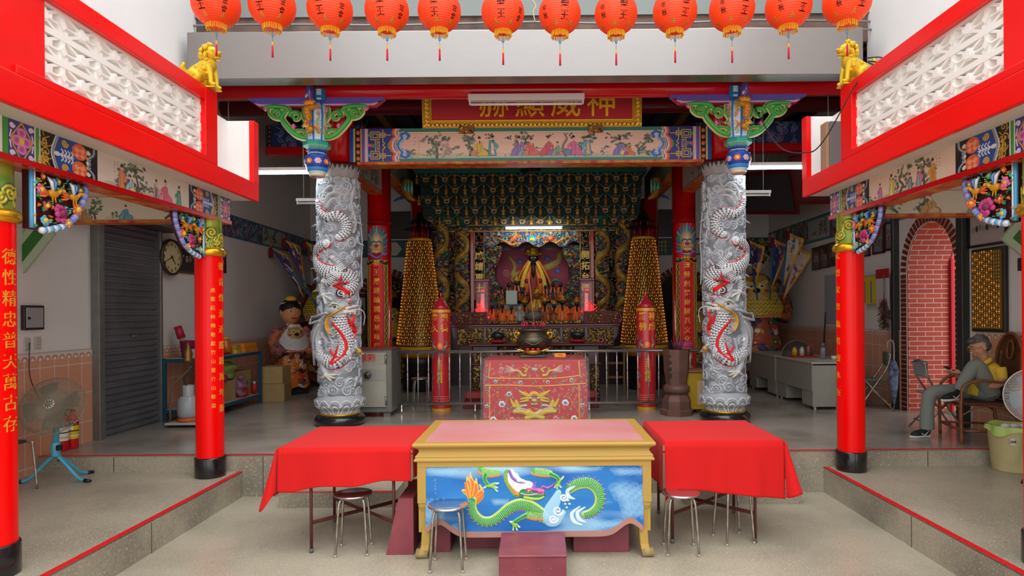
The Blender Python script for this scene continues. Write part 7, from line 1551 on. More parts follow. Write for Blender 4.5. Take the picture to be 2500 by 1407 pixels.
def canopy():
 t = thing('bracket_canopy', 'corbelled canopy of gilded brackets and tiny gold figures above the shrine', 'canopy', (-.13, 12.3, HF))
 nb = 12; dx = .362; cols = ('c9a04a', '2a6a5a', '3a4a7a', '8a3a2a')
 def bracket():
  mb = MB(); mb.cbox((0, 0, .0), (.11, .12, .03), color='b8924a'); mb.cbox((0, -.01, .035), (.14, .14, .02), color='2a5a50'); mb.cbox((0, 0, .06), (.07, .10, .04), color='9a5a34')
  for q in (-1, 1): mb.tube([(q * .02, -.07, -.07), (q * .05, -.07, -.035), (q * .0, -.075, -.01)], .008, 6, 'd8c890'); mb.tube([(q * .06, -.02, .05), (q * .12, -.02, .075), (q * .15, -.02, .11)], [.014, .016, .008], 6, '2f7a6a'); mb.tube([(q * .06, -.05, .02), (q * .10, -.06, .05)], [.012, .006], 6, 'c08a3a')
  mb.cbox((0, -.02, -.06), (.09, .08, .02), color='a8843a'); mb.cbox((0, -.0, -.095), (.05, .06, .05), color='2a4a48')
  return mb
 def figure(col, s=1.0):
  mb = MB(); mb.lathe([(.030 * s, 0), (.034 * s, .02 * s), (.022 * s, .07 * s), (.028 * s, .10 * s), (.012 * s, .125 * s)], 9, color=col); mb.ball((0, 0, .145 * s), .018 * s, 8, 6, 'e0b050'); mb.lathe([(.016 * s, .155 * s), (.006 * s, .19 * s), (0, .20 * s)], 8, color='d8a030')
  for q in (-1, 1): mb.tube([(q * .024 * s, 0, .105 * s), (q * .038 * s, -.015 * s, .07 * s), (q * .012 * s, -.03 * s, .075 * s)], .009 * s, 6, col)
  return mb
 pb = bracket().mesh('bracket', M_CARVE); figs = [figure(c).mesh('figurine', M_CARVE) for c in ('c89a34', 'b8862a', 'd0a848', 'a87a30')]
 k = 0
 for j in range(5):
  z = 4.02 - .185 * j; y = -.20 + .11 * j; off = .5 * (j % 2); n = nb if j % 2 == 0 else nb - 1
  MB().box((-2.14, y + .12, z - .12), (2.14, y + .2, z + .08)).obj('tier_board', mat('deep teal tier board', '1c3430', .6), t)
  MB().rbox((0, y + .08, z + .075), (4.28, .05, .014), .003).obj('tier_moulding', mat('gold line beam', 'b8924a'), t)
  for i in range(n):
   x = (-(n - 1) / 2 + i) * dx
   o = bpy.data.objects.new('bracket', pb); COL.objects.link(o); o.parent = t; o.location = (x, y, z)
   if j < 5:
    o = bpy.data.objects.new('figurine', figs[(i + j) % 4]); COL.objects.link(o); o.parent = t; o.location = (x + dx / 2, y - .0, z - .10)
    if i + 1 == n and j % 2 == 0: o.location.x = x - dx * (n - .5)
 for i in range(nb):
  x = (-(nb - 1) / 2 + i) * dx; MB().tube([(x, -.27, 4.06), (x, -.27, 4.22)], .012, 8).obj('hanging_stud', mat('gold stud', 'c9a23a', .4, .5), t); MB().tube([(x, -.27, 4.05), (x, -.27, 4.12)], [.03, .022], 10).obj('blue_cap', mat('blue cap', '2f6a9a', .5), t)
 MB().box((-2.2, -.30, 4.10), (2.2, .4, 4.22)).obj('teal_beam', mat('teal beam', '1f6a5c', .5), t)
 c = Canvas(800, 44, '1f2a4a'); p_ornament(c, 0, 800, 0, 44, 900, 91, SP, .9, .015); c.rect(0, 38, 800, 44, '8a5a4a'); c.obj('painted_frieze', M_CARVE, t, flat_y(-2.2, 2.2, 4.45, 4.22, -.32, 1))
 MB().box((-2.2, -.3, 4.22), (2.2, .4, 4.5)).obj('upper_beam', M_MAH, t)
 b = MB(); q = random.Random(2)
 for k in range(30): b.ball((q.uniform(-.16, .16), -.36, 4.2 + q.uniform(-.09, .09)), (.04, .03, .035), 7, 5, '14171c')
 b.obj('black_knot_ornament', M_CARVE, t)
 return t
canopy()
for i, (x, sg) in enumerate(((-2.43, 1), (2.21, -1))):
 t = thing('fish_bracket', 'striped green and gold dragon fish bracket beside the %s end of the canopy' % ('left', 'right')[i], 'bracket', (x, 11.6, 4.10)); b = MB()
 for k in range(6): b.tube(catmull([(sg * (.02 + k * .025), -.06, .18), (sg * (.0 + k * .03), -.10, .05), (sg * (.05 + k * .02), -.06, -.06)], 4), [.012, .020, .006], 7, ('1f8a6a', 'a8dcc8')[k % 2])
 b.tube(catmull([(sg * .05, 0, .22), (sg * .04, -.02, .05), (sg * .10, -.04, -.10), (sg * .20, -.04, -.16)], 5), [.08, .09, .06, .02], 10, 'b07a2a'); b.tube([(sg * -.02, -.04, -.1), (sg * -.14, -.05, -.14), (sg * -.2, -.05, -.18)], [.03, .02, .004], 7, '2a4a9a'); b.obj('fish_body', M_CARVE, t)
# DEITIES AND PROCESSION FIGURES
M_FIG = paint_mat('painted figure', .5); M_FIGG = paint_mat('gilded crown', .3, .6)
def deity(x, y, z, h, robe, face, crown, label, grp=None, robe2='e0a82c', cat='statue'):
 t = thing('deity_statue', label, cat, (x, y, z), 0, grp); b = MB(); s = h
 b.lathe([(.24 * s, 0), (.27 * s, .05 * s), (.24 * s, .25 * s), (.20 * s, .45 * s), (.17 * s, .58 * s), (.07 * s, .66 * s)], 16, color=robe, sy=.75)
 for q in (-1, 1):
  b.tube([(q * .05 * s, -.10 * s, .64 * s), (q * .10 * s, -.19 * s, .40 * s), (q * .13 * s, -.21 * s, .04 * s)], [.035 * s, .045 * s, .05 * s], 7, robe2, flat=.5)
  b.tube(catmull([(q * .15 * s, 0, .56 * s), (q * .22 * s, -.08 * s, .40 * s), (q * .08 * s, -.20 * s, .36 * s)], 4), [.06 * s, .07 * s, .05 * s], 9, robe)
 b.obj('robe', M_FIG, t); f = MB(); f.ball((0, -.04 * s, .74 * s), (.085 * s, .085 * s, .11 * s), 12, 9, face); f.ball((0, -.125 * s, .73 * s), (.015 * s, .02 * s, .022 * s), 6, 5, face)
 for q in (-1, 1): f.ball((q * .032 * s, -.115 * s, .765 * s), (.014 * s, .01 * s, .008 * s), 6, 4, 'e8e0d0')
 if face < '60': f.tube([(0, -.12 * s, .66 * s), (0, -.14 * s, .52 * s), (0, -.15 * s, .42 * s)], [.035 * s, .04 * s, .01 * s], 7, '141212')
 f.obj('head', M_FIG, t)
 if crown:
  c = MB(); q_ = random.Random(int(x * 100)); c.lathe([(.10 * s, .80 * s), (.12 * s, .84 * s), (.09 * s, .93 * s), (.03 * s, 1.0 * s)], 10, color=crown, smooth=False)
  for k in range(16): c.ball((q_.uniform(-.13, .13) * s, -.04 * s + q_.uniform(-.07, .02) * s, q_.uniform(.83, .98) * s), .026 * s, 6, 4, q_.choice((crown, 'f0d060', 'a87818', 'c03020')))
  c.obj('crown', M_FIGG, t)
 return t
deity(-.1, 13.16, 2.09, 1.20, '8a1c1c', '141010', 'c9a030', 'large black faced main deity in red and gold seated at the shrine centre', None, 'e0702a')
t_ = bpy.data.objects['deity_statue']; b = MB()
for q in (-1, 1): b.tube(catmull([(q * .10, -.16, .86), (q * .26, -.2, .60), (q * .40, -.2, .26), (q * .44, -.2, .1)], 5), [.05, .08, .07, .04], 8, 'e0762c', flat=.35); b.tube(catmull([(q * .07, -.18, .84), (q * .2, -.24, .5), (q * .26, -.24, .08)], 4), [.03, .05, .05], 8, 'd8b030', flat=.35)
b.obj('cape', M_FIG, t_)
G1 = 'black faced statuettes on the upper shelf'; G2 = 'statuettes on the high altar'
UP = [(-.52, .46, '1c2430', None), (-.36, .52, '202a3c', 'd8b84a'), (-.22, .36, '2a2024', None), (.22, .40, '7a3a20', None), (.37, .46, '1c2a44', None), (.53, .46, 'c0602a', None), (-.68, .40, '6a3020', None)]
nm = ('first', 'second', 'third', 'fourth', 'fifth', 'sixth', 'seventh', 'eighth', 'ninth', 'tenth', 'eleventh', 'twelfth')
for k, (x, h, r_, c_) in enumerate(sorted(UP)): deity(x - .08, 12.92, 2.10, h, r_, '181414', c_, 'small dark statuette on the upper shrine shelf, %s from the left' % nm[k], G1, 'e0702a')
LO = [(-.78, .40, 'c8452a', '2a1814', None), (-.60, .42, 'e0702a', '181414', 'b8862a'), (-.43, .38, 'e08030', '2a2018', None), (-.20, .46, 'b86a2a', '181414', 'e0b030'), (.16, .48, '8a4a2a', '181414', 'e0b030'), (.33, .42, '9a6a4a', '181414', 'e0c050'), (.47, .50, 'd8702a', '181414', 'e0b030'), (.60, .40, 'e8823a', '201814', None), (.73, .46, 'b8622a', '181414', 'd8a82c'), (.86, .42, 'e0702a', '181414', 'c89a28')]
for k, (x, h, r_, f_, c_) in enumerate(LO): deity(x - .05, 11.3 + (.12 if k % 2 else 0), 1.69, h, r_, f_, c_, 'statuette with orange sashes on the high altar, %s from the left' % nm[k], G2, 'e8782a')
deity(-.03, 11.42, 1.72, .62, 'b07a20', '6a4a20', 'f0c030', 'gold crowned central statuette behind the stone censer', G2, 'f0c040')
deity(-.33, 11.15, 1.69, .36, 'a8a294', 'b8b2a4', None, 'pale grey stone figure on the high altar left of the stone censer', None, '989284')
u = urn(-.08, 11.05, 1.69, .62, 'grey stone censer standing on the high altar', 'stone_censer')
for c in u.children: c.data.materials.clear(); c.data.materials.append(mat('grey stone censer', '6e6a64', .6))
o = MB().rbox((-.49, 11.55, 2.16), (.21, .02, .26), .02).obj('picture_frame', mat('pale green glass', 'a8bcae', .2)); tag(o, 'pale framed panel standing behind the statuettes on the high altar', 'picture'); MB().rbox((-.49, 11.545, 1.86), (.06, .08, .34), .005).obj('frame_stand', M_MAH, o)
for i, x in enumerate((-.98, .84)):
 sd = ('left', 'right')[i]; t = thing('altar_lantern', 'glass lantern pillar with glowing red lights at the %s end of the high altar' % sd, 'lantern', (x, 11.15, 1.69))
 MB().rbox((0, 0, .06), (.24, .24, .12), .01).obj('base', mat('grey lantern base', '8a8484', .4), t); MB().rbox((0, 0, .76), (.28, .28, .05), .01).obj('roof_cap', M_MAH2, t)
 for a in (-1, 1):
  for b_ in (-1, 1): MB().cbox((a * .105, b_ * .105, .43), (.014, .014, .64)).obj('corner_rod', mat('maroon frame rod', '6a2430', .4), t)
 MB().cbox((0, 0, .43), (.2, .2, .62)).obj('glass_case', mat('pinkish glass', 'ffd8d8', .1, alpha=.16), t); MB().rbox((0, .0, .32), (.07, .07, .42), .01).obj('white_core', mat('frosted core', 'd8c8d0', .3, emit='ff5a6a', estr=.05), t)
 g = MB(); q = random.Random(i)
 for k in range(52): g.ball((q.gauss(0, .06) - (.03 if i == 0 else -.05), -.08 - q.uniform(0, .05), q.gauss(.22, .07)), q.uniform(.005, .011), 7, 5)
 for k in range(3): g.ball((.0 + k * .012, -.06, .58), .014, 8, 6)
 g.obj('red_lights', mat('red glowing diode', 'ff1010', .4, emit='ff0a10', estr=14), t)['kind'] = 'stuff'
def robe_canvas(seed, base, pal, W=200, H=220): c = Canvas(W, H, base, wrap=True); p_ornament(c, 0, W, 0, H, 420, seed, pal, 1.5, .02); return c
OR = ('e0702a', 'e8a03a', '2f6a5a', '2a3a7a', 'd8d0c0', 'c03a2a', '1c1c20')
GD = ('b8902a', 'd8b040', '2a2a1c', '8a6a20', '6a3a2a', 'c8a848', '3a3a5a')
def procession(x, y, h, robe, label, seed, head, armor=None, big=False, yaw=0.0, pal=OR):
 t = thing('procession_figure', label, 'statue', (x, y, HF), yaw); c = robe_canvas(seed, robe, pal)
 zt, rb = h * .80, .34
 rf = lambda V: np.interp(V, [0, .12, .3, .55, .8, 1], [.12, .30, .33, .30, .36, .40]) * (h / 2.0)
 c.obj('robe', M_CARVE, t, lambda U, V, hh: ((rf(V) + hh) * np.sin((U - .5) * 2 * pi) * 1.0, -(rf(V) + hh) * .72 * np.cos((U - .5) * 2 * pi) , zt * (1 - V) + .12 * V + .02 * np.sin(U * 40) * V))
 MB().rbox((0, 0, .06), (.5, .4, .12), .02).obj('stand', M_BLK, t); c2 = robe_canvas(seed + 3, robe, pal, 100, 90)
 for q in (-1, 1):
  ar = catmull([(q * .27 * h / 2, 0, zt * .93), (q * .42 * h / 2, -.08, zt * .72), (q * .36 * h / 2, -.28, zt * .58)], 5); s_ = MB(); s_.tube(ar, [.09, .105, .12], 12); s_.obj('sleeve', mat('sleeve ' + robe, robe, .6, noise=.6, nscale=16, noisecol=('2a3a6a' if big else '2a2014')), t)
 if armor:
  W, H = 170, 150; a = Canvas(W, H, armor); yy = np.arange(H)[:, None]; xx = np.arange(W)[None, :];
  for r_ in range(14):
   for k in range(18): a.ell(k * 10 + (r_ % 2) * 5, 60 + r_ * 7, 5.2, 4.6, ('c8a42c', 'd8b840')[r_ % 2] if armor != 'd8d0c8' else 'dcdad6', .010, dome=True); a.ell(k * 10 + (r_ % 2) * 5, 63 + r_ * 7, 3, 1.6, '1c1a14')
  a.ell(85, 46, 44, 32, 'b08a5a', .02, dome=True); a.ell(85, 40, 30, 22, 'c8a040', .05, dome=True)
  for q in (-1, 1): a.ell(85 + q * 15, 38, 9, 7, 'd8dce0', .07, dome=True); a.ell(85 + q * 14, 39, 4, 4, '1c2a4a', .08); a.stroke([(85 + q * 6, 28), (85 + q * 20, 24), (85 + q * 30, 30)], 3.5, 'e0b830', .07); a.ell(85 + q * 34, 22, 10, 7, 'c8b088', .05, dome=True); a.ell(85 + q * 28, 56, 7, 5, 'c04a3a', .06, dome=True)
  a.ell(85, 54, 10, 9, '14161c', .08, dome=True); a.stroke([(0, 146), (40, 138), (85, 147), (130, 138), (170, 146)], 5, 'c87a5a', .02); mk = (np.abs(xx - 85) < 38 + 50 * np.sin(np.clip(yy / H, 0, 1) * 1.7))
  rr = .36 * h / 2; a.obj('lion_face_armor', M_CARVE, t, lambda U, V, hh: ((rr * (.62 + .6 * V) + hh) * np.sin((U - .5) * 2.6), -(rr * (.62 + .5 * V) + hh) * .82 * np.cos((U - .5) * 2.6) - .05, zt * (.98 - .38 * V)), mask=mk)
 hs = .13 * (1.9 if big else 1.0) * h / 2; hz = zt + hs * .95; f = MB(); f.ball((0, 0, hz), (hs * .85, hs * .9, hs * 1.1), 22, 16, head)
 f.ball((0, -hs * .88, hz - hs * .08), (hs * .14, hs * .2, hs * .22), 10, 8, head); f.tube(catmull([(-hs * .26, -hs * .84, hz - hs * .5), (0, -hs * .92, hz - hs * .53), (hs * .26, -hs * .84, hz - hs * .5)], 4), hs * .06, 7, 'c02030')
 for q in (-1, 1):
  f.ball((q * hs * .36, -hs * .78, hz + hs * .12), (hs * .16, hs * .08, hs * .08), 10, 7, 'f0ece4'); f.ball((q * hs * .35, -hs * .85, hz + hs * .12), hs * .065, 8, 6, '14100c'); f.tube(catmull([(q * hs * .16, -hs * .84, hz + hs * .36), (q * hs * .4, -hs * .8, hz + hs * .45), (q * hs * .6, -hs * .62, hz + hs * .38)], 4), [hs * .03, hs * .05, hs * .02], 7, '181210'); f.ball((q * hs * .86, 0, hz), (hs * .1, hs * .16, hs * .26), 9, 7, head)
 f.obj('head', M_FIG, t); g = MB(); g.ball((0, hs * .12, hz + hs * .35), (hs * .93, hs * .95, hs * .9), 18, 12, '17130f')
 if big: g.ball((0, -hs * .1, hz + hs * 1.25), (hs * .5, hs * .4, hs * .3), 12, 8, 'e0b02a'); g.tube([(cos(a) * hs * .92, -sin(a) * hs * .3, hz + hs * .75 + sin(a) * hs * .2) for a in [pi * k / 12 for k in range(13)]], hs * .05, 7, 'c8ccd0')
 g.obj('hair', M_FIG, t)
 if not big:
  cr = MB(); q = random.Random(seed); cr.lathe([(hs * 1.0, hz + hs * .5), (hs * 1.15, hz + hs * .8), (hs * .8, hz + hs * 1.3), (hs * .3, hz + hs * 1.9)], 12, color='a87a20', smooth=False)
  for k in range(90): a = q.uniform(0, 2 * pi); zz = q.uniform(.5, 2.6); r_ = hs * (1.25 + .5 * sin(zz * 1.4)) * q.uniform(.5, 1.15); cr.ball((cos(a) * r_, sin(a) * r_ * .7 - .03, hz + hs * zz), hs * q.uniform(.07, .16), 6, 4, q.choice(('d8a830', '8a6418', 'e8c860', '2a2018', '6a2a1c', '1c2c28')))
  for k in range(10): a = -1.2 + k * .26; cr.tube([(sin(a) * hs * .8, .02, hz + hs * 1.6), (sin(a) * hs * 1.9, .04, hz + hs * (2.0 + cos(a)))], [hs * .03, hs * .02], 5, '2a2018'); cr.ball((sin(a) * hs * 1.9, .03, hz + hs * (2.05 + cos(a))), hs * .12, 7, 5, ('c8a040', '3a2a20')[k % 2])
  cr.obj('feathered_crown', M_CARVE, t)
 return t
procession(-4.55, 10.75 + .9, 1.62, 'd8742a', 'child faced procession figure in orange robe with silver scale armour beside the cardboard boxes', 5, 'd89a68', 'd8d0c8', True, .75)
procession(-4.35, 13.15, 2.75, '7a3a20', 'tall dark procession figure with a golden crown behind the child faced figure', 9, '1a1412', 'a8842a', False, .35, GD)
procession(4.42, 12.9, 2.75, 'a8502a', 'tall procession figure with a lion face breastplate and feathered crown behind the desks', 13, 'd8c8b0', 'a8842a', False, -.3)
procession(3.42, 13.75, 2.1, '8a5a20', 'smaller armoured procession figure partly hidden by the right dragon column', 17, '3a2418', 'a8842a', False, -.2, GD)
procession(-3.12, 13.4, 2.0, '6a4a1c', 'dark gilded procession figure partly hidden by the left dragon column', 21, '2a1c14', 'a8842a', False, .2, GD)
def flag(p, d, ln, w_, col, edge, label, seed, grp):
 t = thing('command_flag', label, 'flag', p, 0, grp); D_ = Vector(d).normalized(); e = D_ * ln; MB().tube([(0, 0, 0), e], .014, 8).obj('pole', mat('blue flag pole', '2a6a94', .5), t)
 c = Canvas(70, 110, col); p_ornament(c, 8, 62, 4, 100, 60, seed, ('d8a830', 'd8d4cc', '3a3a8a', 'a83a2a'), 1.2, .003); c.stroke([(0, 0), (70, 0)], 6, edge); yy = np.arange(110)[:, None]; xx = np.arange(70)[None, :]; mk = xx < 70 * (1 - yy / 110) + 3
 ed = np.abs(xx - 70 * (1 - yy / 110)) < 5; c.col[ed] = lin(edge)
 c.obj('cloth', M_PAINTM, t, lambda U, V, h: (e.x * (.35 + .6 * (1 - V)) * 1.0 + w_ * U * .8, e.y * (.35 + .6 * (1 - V)) - .02 * np.sin(U * 7 + V * 4) - .015, e.z * (.98 - .1 * V) - 1.0 * w_ * 2.3 * V - .12 * U), mask=mk)
 MB().lathe([(.03, 0), (.045, -.12), (.03, -.2), (.0, -.2)], 10).obj('red_plume', mat('dark red plume', '7a1420', .8), t).location = e; MB().lathe([(.02, 0), (.012, .06), (0, .12)], 8).obj('finial', mat('orange finial', 'b8602a', .5), t).location = e
FG1 = 'flags fanned behind the left procession figures'; FG2 = 'flags fanned behind the right procession figures'
for k, (px, pz, dx, dz) in enumerate([(-4.2, 2.0, -.60, .75), (-4.3, 2.0, -.42, .9), (-4.15, 2.0, -.05, 1), (-4.25, 1.9, -.25, 1)]): flag((px, 12.2 + k * .12, pz), (dx, 0, dz), 1.5, .35, ('2a2460', '4a1c50', '6a1a20', '5a3a1a')[k], 'b88a2a', 'blue poled triangular flag behind the left figures, %s of four' % nm[k], k, FG1)
for k, (px, pz, dx, dz) in enumerate([(4.62, 2.2, .12, .98), (4.55, 2.0, .36, .9), (4.5, 2.1, .05, 1), (4.3, 2.1, -.15, 1)]): flag((px, 12.1 + k * .12, pz), (dx, 0, dz), 1.2, .38, ('c8c4b8', 'c8b8b0', '2a3a6a', '3a2a5a')[k], 'c8922a', 'triangular flag with ornate border behind the right figures, %s of four' % nm[k], 20 + k, FG2)
# LEFT WALL
M_SHUT = mat('grey shutter steel', '74757a', .42, .35, noise=.25, nscale=3); M_STEEL = mat('dull steel frame', '8a8c88', .4, .6, noise=.15)
sd = MB(); Y0, Y1, Z0, Z1 = 7.56, 8.60, .43, 3.3
prof = []; n = 36
for k in range(n):
 z = Z0 + (Z1 - Z0) * k / n; dz = (Z1 - Z0) / n
 prof += [(.012, z), (.034, z + dz * .35), (.034, z + dz * .62), (.014, z + dz * .8)]
for i in range(len(prof) - 1): (a, b), (c, d) = prof[i], prof[i + 1]; sd.add([(XL + a, Y0, b), (XL + a, Y1, b), (XL + c, Y1, d), (XL + c, Y0, d)], [(0, 1, 2, 3)], False)
so = struct(sd.obj('door_2', M_SHUT), 'grey steel roller shutter in the left wall')
for y in (7.44, 8.62): MB().rbox((XL + .03, y + .03, (Z0 + Z1) / 2), (.08, .09 if y < 8 else .05, Z1 - Z0), .006).obj('shutter_rail', M_STEEL, so)
MB().rbox((XL + .05, 7.40, 1.9), (.10, .06, 2.95), .004).obj('shutter_rail', M_STEEL, so); MB().rbox((XL + .045, 8.1, 1.62), (.012, .12, .035), .003).obj('shutter_lock', M_STEEL, so)
MB().box((XL, 7.3, 3.02), (XL + .4, 8.8, 3.3)).obj('shutter_box', mat('dark shutter housing', '4a4648', .5), so)
def wall_clock():
 t = thing('wall_clock', 'round wall clock with cream face and dark rim beside the shutter', 'clock', (XL + .06, 8.86, 2.69), radians(90)); R = .245
 m = Matrix.Rotation(radians(90), 4, 'X')
 MB().lathe([(R, 0), (R + .012, .02), (R + .005, .045), (R - .018, .05), (R - .024, .03)], 40, M=m, close=False).obj('rim', mat('bronze clock rim', '4a4234', .35, .4), t); MB().lathe([(0, .025), (R - .02, .025)], 40, M=m, close=False, smooth=False).obj('face', mat('cream clock face', 'cbbf8e', .4), t)
 for h in range(1, 13): a = radians(h * 30); text(str(h), .062, M_BLK, 'numeral', t, (sin(a) * R * .74, -.028, cos(a) * R * .74), extrude=.001, bold=.001)
 for a, L, w_ in ((radians(138), R * .5, .009), (radians(245), R * .72, .006)): MB().prism([(-w_, -.03), (w_, -.03), (w_ * .4, L), (-w_ * .4, L)], -.034, -.031, 'y', M=Matrix.Rotation(a, 4, 'Y')).obj('clock_hand', M_BLK, t)
wall_clock()
o = MB().rbox((XL + .02, 6.50, 1.865), (.04, .26, .25), .004).obj('meter_box', mat('black box frame', '2c2624', .4)); tag(o, 'grey electrical box with black frame on the wall beside the near left column', 'electrical box')
MB().rbox((XL + .042, 6.50, 1.865), (.01, .215, .205), .003).obj('door', mat('pale grey box door', '9a989a', .4), o); MB().cbox((XL + .05, 6.42, 1.86), (.006, .03, .025)).obj('latch', M_BLK, o)
for k, (y, z) in enumerate([(6.44, 1.595), (6.58, 1.60)]):
 o = MB().rbox((XL + .008, y, z), (.016, .085, .13), .004).obj('socket_plate', mat('grey white plastic', 'b8b4ac', .4)); tag(o, ('grey wall socket with the fan cord plugged in', 'grey wall switch plate right of the plugged socket')[k], 'socket')
 for j in range(3): MB().rbox((XL + .018, y, z + .035 - j * .035), (.006, .05, .022), .002).obj('rocker', mat('grey white plastic', 'b8b4ac'), o)
t = thing('security_camera', 'small white security camera above the wall clock', 'camera', (XL + .02, 8.75, 3.08)); MB().rbox((0, 0, .04), (.04, .05, .05), .004).obj('bracket', M_FIX, t); MB().tube([(.05, -.02, .03), (.18, -.08, -.01)], .032, 12).obj('camera_body', M_FIX, t)
def photo(x, y, z, w_, h_, seed, label, sgn, frame='3a1c1a', inner=('4a3a34', '6a5a4a'), grp=None):
 t = thing('framed_picture', label, 'picture', (x, y, z), 0, grp); mb = MB()
 for (dy, dz, a, b) in ((0, h_ / 2, w_, .03), (0, -h_ / 2, w_, .03), (w_ / 2, 0, .03, h_), (-w_ / 2, 0, .03, h_)): mb.cbox((sgn * .015, dy, dz), (.03, a + (.03 if b < .04 and a > .04 else 0), b))
 mb.obj('frame', mat('frame ' + frame, frame, .4, coat=.3), t); c = Canvas(60, 50, inner[0]); n = vnoise(50, 60, 5, seed)[..., None]; c.col[:] = np.array(lin(inner[0])) * (1 - n) + np.array(lin(inner[1])) * n
 for k in range(9): c.ell(8 + k * 5.5, 26 + (k % 3), 2.4, 4, ('8a7a6a', '3a3a4a', '9a8a7a')[k % 3]); c.ell(8 + k * 5.5, 20 + (k % 3), 1.5, 1.8, 'c8a488')
 c.rect(0, 0, 60, 10, inner[1]); c.obj('print', paint_mat('print under glass', .15, coat=.6), t, flat_x(-w_ / 2, w_ / 2, h_ / 2, -h_ / 2, sgn * .012, sgn, 0), flip=sgn > 0); return t
photo(XL, 9.55, 2.72, .95, .42, 3, 'wide framed photograph on the left wall behind the far left column', 1, '6a4a28', ('2a2426', '4a4244')); photo(XL, 10.35, 2.76, .32, .34, 4, 'small dark framed photograph right of the far left column', 1, '2a1816', ('2a2220', '3a302c'))
M_EXT = mat('red extinguisher', 'cc1018', .3, coat=.4)
for k, (px, Yp, lab) in enumerate([(151, 6.83, 'shorter red fire extinguisher with white label by the tiled wall'), (176, 6.95, 'red fire extinguisher with yellow label by the tiled wall')]):
 p = at_y(px, 1090, Yp); t = thing('fire_extinguisher', lab, 'extinguisher', (p.x, Yp, HF)); R = .062;
 MB().lathe([(R * .9, 0), (R, .01), (R, .30), (R * .6, .36), (.02, .38), (.02, .41)], 24).obj('cylinder', M_EXT, t)
 c = Canvas(80, 70, ('e8e4e0', 'e0c418')[k]); c.rect(0, 0, 80, 10, ('c83a4a', 'c81820')[k]); c.rect(0, 12, 80, 24, ('5aa0b0', '202020')[k]); c.rect(0, 40, 80, 44, '202030'); c.rect(0, 56, 80, 60, ('c8b040', 'e8e4e0')[k])
 for q in range(4): c.ell(14 + q * 17, 18, 5, 5, ('f0f0e8', 'e8d020', '3a6ac0', 'd83a3a')[q])
 c.rect(24, 28, 56, 37, 'f0f0ec'); c.obj('label_wrap', paint_mat('printed label', .35), t, lambda U, V, h: ((R + .001) * np.sin((U - .5) * 4), -(R + .001) * np.cos((U - .5) * 4), .33 - .22 * V))
 MB().tube([(0, 0, .40), (.02, -.04, .43), (.07, -.05, .42)], .009, 8).obj('lever', M_BLK, t); MB().tube(catmull([(0, .02, .40), (-.06, 0, .42), (-.075, -.02, .28), (-.07, -.02, .12)], 4), .009, 8).obj('hose', M_BLK, t)
M_BLUE = mat('teal blue angle steel', '1f5068', .45, .2)
t = thing('steel_shelf', 'teal blue steel frame shelf against the left wall loaded with boxes', 'shelf', (-4.84, 9.53, HF)); hw, hd = .27, .87
for x in (-hw, hw):
 for y in (-hd, hd): MB().rbox((x, y, .43), (.045, .045, .86), .003).obj('leg', M_BLUE, t)
for z in (.855, .16):
 MB().rbox((0, 0, z - .0), (2 * hw, 2 * hd, .012), .003).obj('shelf_board', mat('white shelf board', 'a09a90', .5), t)
 for x in (-hw, hw): MB().rbox((x, 0, z - .025), (.03, 2 * hd, .05), .003).obj('rail', M_BLUE, t)
 for y in (-hd, hd): MB().rbox((0, y, z - .025), (2 * hw, .03, .05), .003).obj('rail', M_BLUE, t)
def sbox(name, c, d, col, label, cat='box', rz=0, rough=.6, grp=None, b=.004, noise=.1):
 t = MB().rbox((0, 0, d[2] / 2), d, b).obj(name, mat(name + col, col, rough, noise=noise), None, c, (0, 0, rz)); return tag(t, label, cat, grp)
ZS = HF + .862; ZL = HF + .167
t = thing('plastic_bucket', 'magenta plastic bucket on the near end of the blue shelf', 'bucket', (-4.88, 8.85, ZS)); b = MB(); b.lathe([(.085, 0), (.115, .225), (.122, .23), (.118, .235), (.108, .22), (.08, .01), (0, .01)], 28); b.obj('bucket_body', mat('magenta plastic', '8e1c50', .4), t)
t = thing('hand_brush', 'crimson headed brush standing in the magenta bucket', 'brush', (-4.93, 8.86, ZS + .03)); MB().tube([(0, 0, 0), (-.06, 0, .26)], [.03, .03], 10).obj('bundle', mat('tan paper bundle', '9a8a70', .7), t); MB().tube([(-.055, 0, .24), (-.11, 0, .40)], [.055, .05], 10).obj('crimson_head', mat('crimson wrap', 'a8183a', .5), t)
sbox('white_box', (-4.72, 8.82, ZS), (.14, .16, .12), 'b8b0a8', 'white carton on the near end of the blue shelf beside the bucket')
t = thing('honey_jar', 'tilted amber jar with yellow lid on the blue shelf', 'jar', (-4.68, 9.55, ZS)); MB().lathe([(.07, 0), (.07, .20), (.05, .22)], 20, M=Matrix.Rotation(radians(-12), 4, 'Y')).obj('glass', mat('amber jar', 'b8651c', .2, coat=.5), t); MB().lathe([(.06, .22), (.06, .25), (0, .25)], 20, M=Matrix.Rotation(radians(-12), 4, 'Y')).obj('lid', mat('yellow lid', 'd8a01c', .4), t)
sbox('paper_bundle', (-4.72, 9.78, ZS), (.18, .16, .13), 'b89040', 'yellow joss paper bundle standing on the blue shelf', 'paper'); sbox('offering_box', (-4.70, 9.35, ZS), (.2, .22, .035), '8a1c24', 'flat crimson box on the blue shelf in front of the amber jar')
sbox('orange_carton', (-4.70, 10.12, ZS), (.24, .46, .075), 'd8801c', 'lower orange carton on the far end of the blue shelf', 'box', 0, .5, 'orange cartons on the blue shelf'); sbox('orange_carton', (-4.71, 10.13, ZS + .077), (.22, .44, .06), 'e08a20', 'upper orange carton on the far end of the blue shelf', 'box', 0, .5, 'orange cartons on the blue shelf')
sbox('yellow_packet', (-4.66, 9.72, ZS), (.12, .10, .05), 'd8b020', 'small yellow packet at the front of the blue shelf', 'packet')
CB = 'a88a58'
